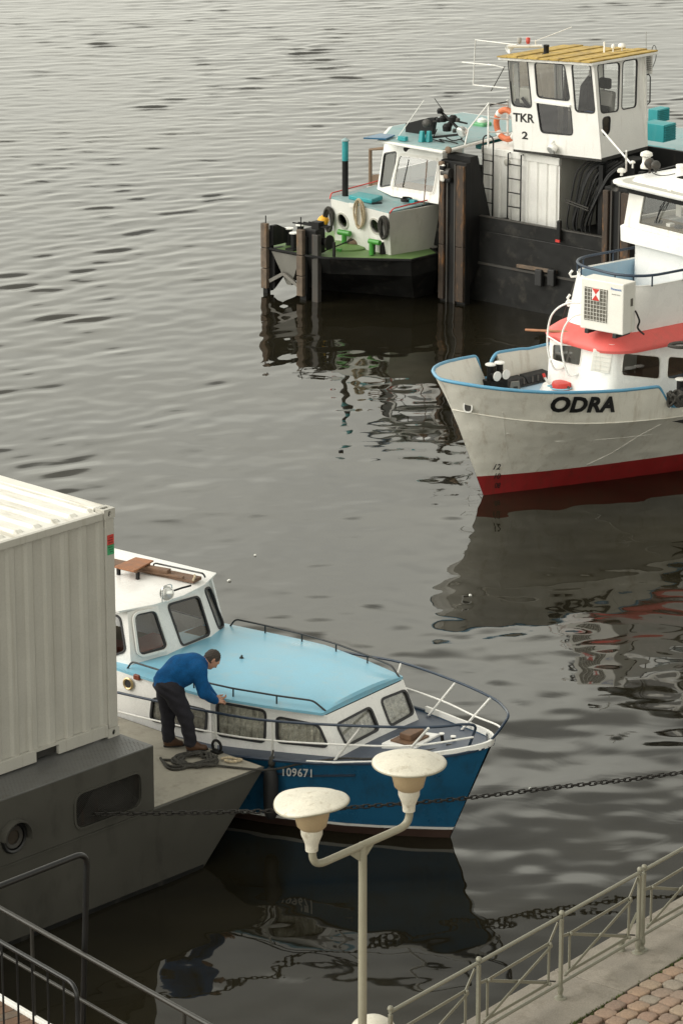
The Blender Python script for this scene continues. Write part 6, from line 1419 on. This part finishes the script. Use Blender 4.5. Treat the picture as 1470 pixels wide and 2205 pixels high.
ln = np.array([.25, .94, .2]); C_ = TF.loc([0, 0, CAM_H]) - lbp; C_ /= np.linalg.norm(C_); e1 = np.cross(C_ * .6 + np.array([-.6, .5, 0]), [0, 0, 1]); e1 /= np.linalg.norm(e1); e2 = np.array([0, 0, 1.])
MB().tube([e1 * .30 * math.cos(a) + e2 * .30 * math.sin(a) for a in np.linspace(0, 2 * math.pi, 36, endpoint=False)], .062, 12, closed=True).build('ring', M['orange'], lb, smooth=60)
for a0 in (.75, 2.3, 3.9, 5.5): MB().tube([e1 * .30 * math.cos(a) + e2 * .30 * math.sin(a) for a in np.linspace(a0 - .16, a0 + .16, 5)], .066, 12).build('band', M['white'], lb, smooth=60)

# ================================================================== GREEN AND WHITE TUG behind it
NF = Frame(ground(580, 628), 50)
tg = NF.root('tug', 'small white and teal tug with green foredeck and two timber push posts at its bow', 'boat')
GZ = .94
plan = [(-.10, .10), (-.10, -1.25), (.0, -1.62), (.93, -3.00), (1.75, -3.05), (2.2, -2.35), (11, -2.35), (11, .0), (2, 0.0), (.6, .14)]
low = [(1.15, -.38), (1.15, -.62), (1.25, -.9), (1.7, -2.5), (2.1, -2.6), (2.5, -2.3), (11, -2.3), (11, -.05), (2.4, -.05), (1.5, -.2)]
mb = MB(); mb.loft([[np.array((x, y, -.5)) for x, y in low], [np.array((x * .75 + a * .25, y * .75 + b * .25, 0)) for (x, y), (a, b) in zip(low, plan)], [np.array((x * .12 + a * .88, y * .12 + b * .88, GZ * .62)) for (x, y), (a, b) in zip(low, plan)], [np.array((a, b, GZ - .01)) for a, b in plan]])
mb.build('hull', M['black_hull'], tg)
MB().prism([(x * .995 + .01, y * .99) for x, y in plan], GZ - .008, GZ + .004).build('fore_deck', M['green'], tg)
MB().tube([np.array((x, y, GZ)) for x, y in plan[:7]], .03, 6).build('deck_edge', M['black'], tg)
# grey bow plate hung between the posts
MB().loft([[np.array(p) for p in ((-.09, -.12, GZ - .01), (-.09, -.93, GZ - .01), (.05, -.93, GZ - .01), (.05, -.12, GZ - .01))], [np.array(p) for p in ((.02, -.46, .22), (.02, -.58, .22), (.12, -.58, .22), (.12, -.46, .22))]]).build('bow_plate', M['bow_grey'], tg)
def post(y, zb, zt_, w, m_='timber'):
    for z0_, z1_ in ((zb, zb + .42), (zb + .43, zb + .85), (zb + .86, zt_)): MB().box((-.13 + random.uniform(-.004, .004), y, (z0_ + z1_) / 2), (.10, w, z1_ - z0_ - .006)).build('timber_facing', M[m_], tg, bevel=.012)
    MB().box((-.03, y - .02, (zb + zt_) / 2 - .1), (.10, w + .03, zt_ - zb - .1)).build('push_post', M['black'], tg, bevel=.01)
post(0.0, .10, 1.47, .155); post(-.97, .08, 1.47, .155)
MB().box((-.07, 0.01, -.1), (.09, .12, .5)).build('post_foot', M['black'], tg); MB().box((-.05, -1.0, -.1), (.09, .16, .5)).build('post_foot', M['black'], tg)
MB().box((-.02, -1.30, .62), (.12, .16, 1.55)).build('steel_post', M['dark_steel'], tg, bevel=.01)
for y0, y1 in ((-.10, -.46), (-.90, -.46)): MB().bar((-.10, y0, .26), (-.08, y1, .47), .05, .07).build('strut', M['steel'], tg)
MB().add([(-.06, -.06, 1.0), (.35, -.10, 1.0), (.35, -.10, 1.30), (.10, -.08, 1.42), (-.06, -.06, 1.42), (-.06, -.16, 1.0), (.35, -.18, 1.0), (.35, -.18, 1.30), (.10, -.16, 1.42), (-.06, -.16, 1.42)], [(0, 1, 2, 3, 4), (9, 8, 7, 6, 5), (0, 5, 6, 1), (1, 6, 7, 2), (2, 7, 8, 3), (3, 8, 9, 4), (4, 9, 5, 0)]).build('knee_plate', M['black'], tg, bevel=.01)
MB().add([(-.06, -.12, .1), (.25, -.15, .35), (.2, -.14, .95), (-.06, -.1, .95), (-.06, -.2, .1), (.25, -.22, .35), (.2, -.22, .95), (-.06, -.2, .95)], BF6).build('knee_plate', M['black'], tg)
MB().box((.12, -1.12, 1.22), (.30, .34, .5)).build('winch_frame', M['black'], tg, bevel=.02); MB().lathe([(0, -.14), (.15, -.14), (.15, -.12), (.08, -.11), (.08, .11), (.15, .12), (.15, .14), (0, .14)], (.18, -1.34, 1.22), 18, rotm('X', 90)).build('winch_drum', M['black'], tg, smooth=40)
for k in range(4): MB().tube([(-.12 + .05 * k, -.75 - .1 * k, 1.58 + .01 * k), (.0 + .05 * k, -1.55, 1.56)], .016, 6).build('lever', M['black'], tg)
MB().box((.02, -1.30, 1.58), (.18, .20, .16)).build('valve_block', M['black'], tg, bevel=.01)
for y, z in ((.0, 1.62), (-.95, 1.72)): MB().tube([(-.1, y, 1.45), (-.1, y, z)], .012, 6).build('pin', M['black'], tg)
MB().tube([(.1, -1.3, 1.0), (.6, -1.75, 1.25)], .014, 6).build('hand_lever', M['black'], tg); MB().box((.15, -1.62, 1.1), (.04, .05, .3)).build('stand', M['black'], tg)
for x, y, h in ((.42, -.18, .34), (.55, -.38, .42), (.15, -.55, .34)):
    o = MB().lathe([(0, 0), (.07, 0), (.07, h), (0, h)], (x, y, GZ), 14).build('bollard', M['black'], tg, smooth=40); MB().lathe([(0, h), (.10, h), (.10, h + .02), (0, h + .025)], (x, y, GZ), 16).build('cap', M['white'], o)
MB().box((.15, -.55, GZ + .02), (.3, .22, .04)).build('bollard_base', M['black'], tg)
for px in (801, 824):
    p = NF.at(px, 547, z=GZ); o = MB().lathe([(0, 0), (.065, 0), (.065, .26), (0, .26)], p, 14).build('bollard', M['black'], tg, smooth=40); MB().lathe([(0, .26), (.075, .26), (.075, .275), (0, .28)], p, 16).build('cap', M['white'], o)
# green hatch and T bollards
p = NF.at(745, 531, z=GZ); MB().lathe([(0, .0), (.50, .0), (.50, .035), (.46, .06), (.2, .085), (0, .09)], p, 28).build('hatch', M['green'], tg, smooth=40); MB().box(p + np.array([-.42, -.10, .01]), (.10, .28, .10)).build('hatch_hinge', M['green_bright'], tg, bevel=.01)
p = NF.at(741, 529, z=GZ + .04); o = MB().tube([p, p + (0, 0, .28)], .055, 12).build('towing_post', M['green_bright'], tg, smooth=40); MB().tube([p + (0, .15, .27), p + (0, -.15, .27)], .06, 12).build('crosspiece', M['green_bright'], o, smooth=40)
p = NF.at(806, 550, z=GZ + .02); o = MB().tube([p + (0, .08, 0), p + (0, .08, .30)], .05, 12).build('towing_post', M['green_bright'], tg, smooth=40); MB().tube([p + (0, .14, .28), p + (0, -.14, .28)], .055, 12).build('crosspiece', M['green_bright'], o, smooth=40)
p = NF.at(764, 522, z=GZ + .10); MB().lathe([(0, -.16), (.06, -.15), (.10, -.08), (.11, 0), (.10, .08), (.06, .15), (0, .16)], p, 14, rotm('Z', 35) @ rotm('X', 85)).build('rope_fender', M['canvas'], tg, smooth=60)
# deck house
HT = 1.93; h_b = [(1.36, -.42), (.98, -2.38), (2.2, -2.72), (2.2, -2.72)]
FLb, FRb = np.array((1.22, -.62, GZ)), np.array((1.02, -2.40, GZ)); FLt, FRt = np.array((.92, -.88, HT)), np.array((1.04, -2.56, HT)); RRb, RRt = np.array((2.30, -2.70, GZ)), np.array((2.30, -2.74, HT)); RLb, RLt = np.array((3.2, -.55, GZ)), np.array((2.7, -.80, HT))
FLb = np.array((1.17, -.80, GZ)); RLb = np.array((2.7, -.75, GZ))
plh_ = Plane(FLb, FRb, FLt, (-9, -2, 2)); pr = [plh_.to3(plh_.to2(p)) for p in (FLb, FRb, FRt, FLt)]; FRt, FLt = pr[2], pr[3]
ports = []
for px, py in ((738, 475), (808, 487)):
    c = NF.on(px, py, plh_); ports.append([c + plh_.u * .125 * math.cos(a) + plh_.v * .15 * math.sin(a) for a in np.linspace(0, 2 * math.pi, 24, endpoint=False)])
MB().panel(plh_, pr, ports, t=.03).build('house_front', M['white'], tg)
for h_ in ports:
    o = MB().panel(plh_, grow(h_, plh_, .035), [h_], t=.035, h=.018).build('porthole', M['grey_side'], tg, smooth=40); MB().panel(plh_, h_, [], t=.01, h=-.02).build('pane', M['glass_dark'], o)
plq = Plane(FRb, RRb, FRt, (1, -9, 2)); MB().panel(plq, [plq.to3(plq.to2(p)) for p in (FRb, RRb, RRt, FRt)], [], t=.03).build('house_side', M['grey_side'], tg)
MB().panel(Plane(FLb, RLb, FLt, (1, 9, 2)), [FLb, RLb, RLt, FLt], [], t=.03).build('house_side', M['white'], tg)
MB().box((6.2, -1.45, (GZ + HT) / 2), (7.8, 1.5, HT - GZ)).build('house_body', M['white'], tg)
MB().loft([[p + (0, 0, .0) for p in (FLt, FRt, RRt, np.array((10, -2.3, HT)), np.array((10, -.7, HT)), RLt)], [p + (0, 0, .03) for p in (FLt, FRt, RRt, np.array((10, -2.3, HT)), np.array((10, -.7, HT)), RLt)]]).build('house_top', M['teal_deck'], tg)
rp_ = [RRt + (0, 0, .08), FRt + (.05, -.02, .08), FRt + (-.0, .0, .02)]; MB().tube(fillet([RRt + (0, -.03, .09), FRt + (.10, -.03, .09), FRt + (.02, 0, .0)], .05), .014, 6).build('toe_rail', M['red_paint'], tg, smooth=60); MB().tube(fillet([RLt + (.4, .03, .10), FLt + (.05, .03, .10), FLt + (-.02, .0, .0)], .08), .014, 6).build('toe_rail', M['red_paint'], tg, smooth=60)
MB().box(plh_.to3(plh_.to2(NF.on(758, 442, plh_)), .01), (.02, .14, .09)).build('name_plate', M['white_old'], tg)
# chimney, deck hatch, bits on the teal deck
c = NF.at(743, 424, z=HT); o = MB().tube([c, c + (0, 0, .76)], .065, 16).build('exhaust_pipe', M['black'], tg, smooth=40); MB().tube([c + (0, 0, .76), c + (0, 0, 1.17)], .066, 16).build('upper_part', M['teal'], o, smooth=40); MB().lathe([(0, 0), (.085, 0), (.085, .02), (0, .07)], c + (0, 0, 1.17), 16).build('cap', M['teal_deck'], o)
q = [NF.at(*p, z=HT + .10) for p in ((750, 420), (800, 430), (824, 421), (772, 412))]; MB().add([p - (0, 0, .09) for p in q] + q, BF6).build('roof_hatch', M['teal'], tg, bevel=.02)
p = NF.at(886, 433, z=HT + .05); MB().box(p, (.10, .22, .07)).build('chock', M['teal'], tg, bevel=.008); MB().tube(spline([p + (.1 * math.cos(a), .14 + .11 * math.sin(a), -.02 + .003 * i) for i, a in enumerate(np.linspace(0, 14, 22))], 3), .018, 6).build('hose_coil', M['black'], tg, smooth=60)
MB().tube([NF.at(822, 437, z=HT + .05), NF.at(800, 438, z=HT + .05)], .02, 6).build('grab_bar', M['black'], tg)
MB().tube([NF.at(912, 440, z=HT + .03), NF.loc(atY(919, 345, NF.world(NF.at(912, 440, z=HT))[1]))], .012, 6).build('boat_hook', M['wood_brown'], tg)
# wheelhouse
wb_ = [(2.15, -1.10), (1.80, -1.80), (1.80, -3.0), (2.55, -3.05)]; wt_ = [(2.35, -1.16), (2.06, -1.72), (2.06, -2.92), (2.6, -2.98)]; z0, z1 = HT + .03, 3.04
wins = {0: [[(827, 331), (853, 327), (846, 397), (818, 402)]], 1: [[(860, 334), (944, 346), (932, 416), (843, 403)]], 2: []}
for i in range(3):
    q = [np.array((*wb_[i], z0)), np.array((*wb_[i + 1], z0)), np.array((*wt_[i + 1], z1)), np.array((*wt_[i], z1))]; pl = Plane(q[0], q[1], q[3], sum(q) / 4 + np.array([-3, 0 if i == 1 else (3 if i == 0 else -3), 0])); q = [pl.to3(pl.to2(p)) for p in q]
    hs = [rquad([NF.on(*p, pl) for p in w_], .07) for w_ in wins[i]]
    if i == 2: hs = [rquad([q[0] * .8 + q[2] * .2 + (0, 0, .1), q[1] * .85 + q[3] * .15 + (0, 0, .1), q[2] * .85 + q[0] * .15, q[3] * .82 + q[1] * .18], .06)]
    MB().panel(pl, q, hs, t=.03).build('wheelhouse_wall', M['white'], tg)
    for h_ in hs:
        o = window(tg, pl, h_, .03, 'gasket' if i != 1 else 'white_old', 'glass_clear', name='wheelhouse_window', fproud=.012)
        if i == 1: MB().panel(pl, grow(h_, pl, .05), [grow(h_, pl, .022)], t=.01, h=.006).build('outer_frame', M['white_old'], o)
MB().panel(Plane((2.15, -1.10, z0), (5, -1.10, z0), (2.35, -1.16, z1), (3, 9, 2)), [(2.15, -1.10, z0), (5, -1.10, z0), (5, -1.16, z1), (2.35, -1.16, z1)], [rquad([(2.7, -1.12, 2.3), (4.6, -1.12, 2.3), (4.6, -1.15, 2.9), (2.7, -1.15, 2.9)], .08)], t=.03).build('wheelhouse_wall', M['white'], tg)
MB().box((5.0, -1.9, 2.1), (.04, 1.9, .3)).build('wheelhouse_back', M['white'], tg); MB().box((5.0, -1.9, 2.95), (.04, 1.9, .2)).build('wheelhouse_back', M['white'], tg)
for y in (-1.0, -1.9, -2.8): MB().box((5.0, y, 2.55), (.04, .10, .7)).build('wheelhouse_back', M['white'], tg)
MB().box((2.35, -2.2, 2.06), (.5, 1.3, .10)).build('dash', M['interior'], tg); MB().box((3.3, -2.75, 2.25), (.35, .35, .5)).build('helm_chair', M['dark_interior'], tg, bevel=.04); MB().add([(2.2, -2.75, 2.1), (2.8, -2.75, 2.1), (2.3, -2.75, 2.75), (2.2, -2.75, 2.2), (2.2, -2.8, 2.1), (2.8, -2.8, 2.1), (2.3, -2.8, 2.75), (2.2, -2.8, 2.2)], BF6).build('coat', M['wood_brown'], tg)
roofq = [np.array(p) for p in ((1.60, -1.55, 3.13), (1.52, -3.32, 3.13), (5.2, -3.15, 3.13), (5.2, -.95, 3.13), (2.9, -.80, 3.13))]
MB().add([p - (0, 0, .05) for p in roofq] + roofq, [tuple(range(4, -1, -1)), tuple(range(5, 10))] + [(i, (i + 1) % 5, 5 + (i + 1) % 5, 5 + i) for i in range(5)]).build('wheelhouse_roof', M['white'], tg, bevel=.012)
MB().prism([(1.68, -1.60), (1.62, -3.25), (5.1, -3.08), (5.1, -1.02), (2.92, -.88)], 3.133, 3.145).build('roof_deck', M['teal_deck'], tg)
a = plane_a = None
q = NF.on(886, 372, Plane((1.80, -1.40, z0), (1.80, -2.98, z0), (2.06, -1.42, z1))); wq_ = [NF.at(880, 343, x=2.0), NF.at(866, 403, x=1.85)]; MB().tube(wq_, .010, 5).build('wiper', M['black'], tg)
q = NF.at(876, 320, x=1.75); MB().lathe([(0, .08), (.02, .07), (.035, -.02), (.05, -.06), (0, -.05)], q, 12, rotm('Y', 80)).build('horn', M['black'], tg, smooth=50)
# mast gear folded on the roof
bk = MB().add([NF.at(*p, x=2.6) for p in ((872, 288), (928, 277), (936, 252), (924, 253), (874, 264))], [(0, 1, 2, 3, 4)])
b0 = np.array([NF.at(*p, x=2.6) for p in ((872, 288), (930, 290), (936, 253), (920, 254), (872, 266))]); MB().add(list(b0) + list(b0 + np.array([.10, 0, 0])), [(0, 1, 2, 3, 4), (9, 8, 7, 6, 5), (0, 5, 6, 1), (1, 6, 7, 2), (2, 7, 8, 3), (3, 8, 9, 4), (4, 9, 5, 0)]).build('signal_board', M['black'], tg, bevel=.008)
MB().lathe([(0, 0), (.08, 0), (.09, .08), (.05, .12), (0, .12)], NF.at(921, 266, x=2.5), 14, rotm('Y', -80)).build('lamp', M['dark_steel'], tg, smooth=50)
mst = MB().tube([NF.at(948, 240, x=2.4), NF.at(995, 285, x=2.3)], .03, 8).build('folded_mast', M['black'], tg, smooth=50)
for px, py, s_ in ((947, 244, .07), (944, 263, .06), (953, 262, .08), (975, 262, .09), (962, 282, .10), (985, 262, .05), (968, 272, .06), (978, 285, .05)):
    p = NF.at(px, py, x=2.35); MB().lathe([(0, 0), (s_ * .9, 0), (s_, s_), (s_ * .6, s_ * 1.5), (0, s_ * 1.5)], p, 10).build('mast_light', M['black' if s_ > .055 else 'dark_steel'], mst, smooth=40)
MB().tube([NF.at(932, 262, x=2.4), NF.at(970, 258, x=2.4), NF.at(1005, 266, x=2.4)], .02, 6).build('spreader', M['black'], mst); MB().tube([NF.at(935, 212, x=2.4), NF.at(955, 240, x=2.4)], .008, 5).build('whip', M['black'], mst); MB().tube([NF.at(930, 296, x=2.2), NF.at(985, 290, x=2.2)], .025, 6).build('boom', M['black'], mst); MB().tube([NF.at(932, 297, x=2.2), NF.at(940, 278, x=2.2)], .012, 5).build('hook', M['black'], mst)
sl_ = MB().lathe([(0, .14), (.05, .13), (.11, .05), (.125, 0), (.125, -.03), (0, -.03)], NF.at(993, 284, x=2.2), 18, rotm('Z', -10) @ rotm('Y', 70)).build('searchlight', M['chrome'], tg, smooth=50); MB().lathe([(0, -.032), (.115, -.032), (.08, -.05), (0, -.055)], NF.at(993, 284, x=2.2), 16, rotm('Z', -10) @ rotm('Y', 70)).build('lens', M['lens'], sl_); MB().tube([NF.at(993, 300, x=2.25), NF.at(993, 286, x=2.25)], .02, 6).build('mount', M['black'], sl_)
for px in (908, 923):
    p = NF.at(px, 305, z=3.15); MB().add([p + np.array(v) for v in ((-.07, -.05, 0), (.07, -.05, 0), (.03, -.04, .22), (-.03, -.04, .22), (-.07, .05, 0), (.07, .05, 0), (.03, .04, .22), (-.03, .04, .22))], BF6).build('mast_foot', M['teal'], tg, bevel=.006)
p = NF.at(867, 298, z=3.2); MB().box(p, (.10, .20, .09)).build('roof_box', M['teal'], tg, bevel=.008)
for pts in (((930, 300), (955, 306), (945, 300), (965, 304), (985, 309)), ((960, 296), (975, 303), (990, 300), (1000, 306))): MB().tube(spline([NF.at(*p, z=3.17) for p in pts], 5), .012, 5).build('cable', M['black'], tg)
q = [NF.at(*p, z=3.20) for p in ((782, 296), (818, 287), (850, 290), (830, 298))]; MB().add([p - (0, 0, .03) for p in q] + q, BF6).build('solar_panel', M['blue_hull'], tg)
MB().tube([NF.at(853, 300, z=3.15), NF.loc(atY(912, 216, NF.world(NF.at(853, 300, z=3.15))[1] + .6))], .010, 5).build('stay', M['white'], tg)
# brown canvas frame on the far side
q = [NF.at(*p, x=2.6) for p in ((797, 400), (797, 322), (832, 319), (832, 332), (802, 335), (802, 376), (828, 374), (828, 400))]; MB().tube([q[0], q[1], q[2]], .04, 8).build('dodger_frame', M['canvas'], tg, smooth=60); MB().add([q[5], q[6], q[7], q[0]], [(0, 1, 2, 3)]).build('dodger_cloth', M['canvas'], tg); MB().add([q[1], q[2], q[6], q[5]], [(0, 1, 2, 3)]).build('dodger_window', M['glass_clear'], tg)
# engine casing and louvres further aft (teal, seen right of the raised wheelhouse)
ax_ = 8.2
MB().box((8.2, -3.1, 1.75), (4.2, 2.6, .10)).build('after_deck', M['teal_deck'], tg); MB().box((8.0, -3.55, 1.98), (1.6, .9, .4)).build('engine_casing', M['teal'], tg, bevel=.02); MB().bar((6.7, -3.9, 1.9), (10.0, -3.9, 1.9), .08, .30).build('casing_rail', M['teal'], tg)
MB().box((10.5, -3.0, 1.95), (2.5, 2.8, .05)).build('after_roof', M['teal_deck'], tg)
for (px0, py0, px1, py1, xx) in ((1380, 265, 1443, 302, 8.0), (1398, 234, 1425, 262, 9.2)):
    c = NF.at((px0 + px1) / 2, (py0 + py1) / 2, x=xx); w = NF.at(px1, (py0 + py1) / 2, x=xx)[1] - NF.at(px0, (py0 + py1) / 2, x=xx)[1]; h = NF.at(px0, py0, x=xx)[2] - NF.at(px0, py1, x=xx)[2]
    vb = MB().box(c + (.1, 0, 0), (.45, abs(w) * .75, h)).build('ventilator', M['teal'], tg, bevel=.01)
    for k in range(7): MB().box(c + (.1, -abs(w) * .375 - .012, -h * .42 + h * .84 * k / 6), (.40, .03, .02)).build('slat', M['teal'], vb)
p = NF.at(1037, 284, x=4.2); MB().box(p, (.3, .3, .42)).build('green_tank', M['green_tank'], tg, bevel=.03); MB().lathe([(0, 0), (.10, 0), (.10, .06), (0, .1)], p + (0, 0, .21), 14).build('tank_cap', M['white'], tg)
MB().box(NF.at(1075, 305, x=4.5), (.5, .9, .34)).build('stern_box', M['teal'], tg, bevel=.02)
# rope hanks and buoy hung on the house front
def hank(px0, py0, px1, py1, m_, name, label, n=5, r=.016):
    c0 = plh_.to3(plh_.to2(NF.on((px0 + px1) / 2, py0, plh_)), .03); c1 = plh_.to3(plh_.to2(NF.on((px0 + px1) / 2, py1, plh_)), .03); w = abs(px1 - px0) / 2 / 105
    e = plh_.u; mid = (c0 + c1) / 2; L = np.linalg.norm(c1 - c0) / 2; dn_ = (c1 - c0) / (2 * L); pts = []
    for k in range(n * 12):
        a = 2 * math.pi * k / 12; s_ = 1 - .08 * math.sin(k * .7); pts.append(mid + e * math.sin(a) * w * s_ * (.75 + .25 * math.sin(a + k * .11)) + dn_ * (-math.cos(a)) * L * s_ + plh_.n * (.02 + .02 * math.sin(k * .37)))
    w0 = NF.world(mid); pts = [NF.world(p) - w0 for p in pts]; o = MB().tube(spline(pts, 2), r, 6).build(name, M[m_], None, smooth=70); o.location = w0; tag(o, label, 'rope'); return o
hank(760, 428, 793, 488, 'rope_light', 'rope_hank', 'pale rope hank hanging on the white tug house between the portholes')
hank(697, 446, 726, 494, 'rope_dark', 'rope_hank', 'black rope hank beside the yellow buoy on the tug', 4, .03)
hank(815, 466, 842, 510, 'rope_dark', 'net_hank', 'dark net hank hanging over the right porthole of the tug', 6, .028)
yb = plh_.to3(plh_.to2(NF.on(701, 472, plh_)), .08); YF = Frame(NF.world(yb), 0); yo = YF.root('buoy', 'yellow buoy hanging at the left corner of the white tug house', 'buoy')
MB().lathe([(0, -.10), (.08, -.09), (.11, -.02), (.11, .05), (.06, .12), (0, .13)], (0, 0, 0), 16, rotm('Y', 60)).build('body', M['yellow_buoy'], yo, smooth=60)

# ---------------------------------------------------------------- small floating things
def floater(px, py, s_, label, m_, seed):
    g = ground(px, py); rg = random.Random(seed); n = 9; mb = MB(); top = []; bot = []
    for k in range(n):
        a = 2 * math.pi * k / n; r_ = s_ * rg.uniform(.5, 1.1) * (1 if abs(math.cos(a)) > .5 else .6); top.append((r_ * math.cos(a), r_ * math.sin(a), .016 + rg.uniform(0, .014))); bot.append((r_ * math.cos(a), r_ * math.sin(a), -.01))
    mb.loft([bot, top, [(0, 0, .03)] * n]); o = mb.build('floating_scrap', M[m_], None, smooth=60); o.location = g; tag(o, label, 'floating litter', 'scraps floating on the river')
floater(494, 1251, .036, 'white scrap floating right of the blue boat wheelhouse', 'leaf', 1)
floater(549, 1197, .018, 'tiny pale scrap floating further out than the white scrap', 'leaf', 2)
floater(735, 972, .05, 'small dark scrap floating in mid river left of the white bow', 'black', 3)
floater(1012, 1283, .026, 'pale scrap floating in the reflection of the white bow', 'leaf', 4)
floater(1140, 1700, .018, 'pale speck floating between the blue bow and the railing', 'leaf', 5)
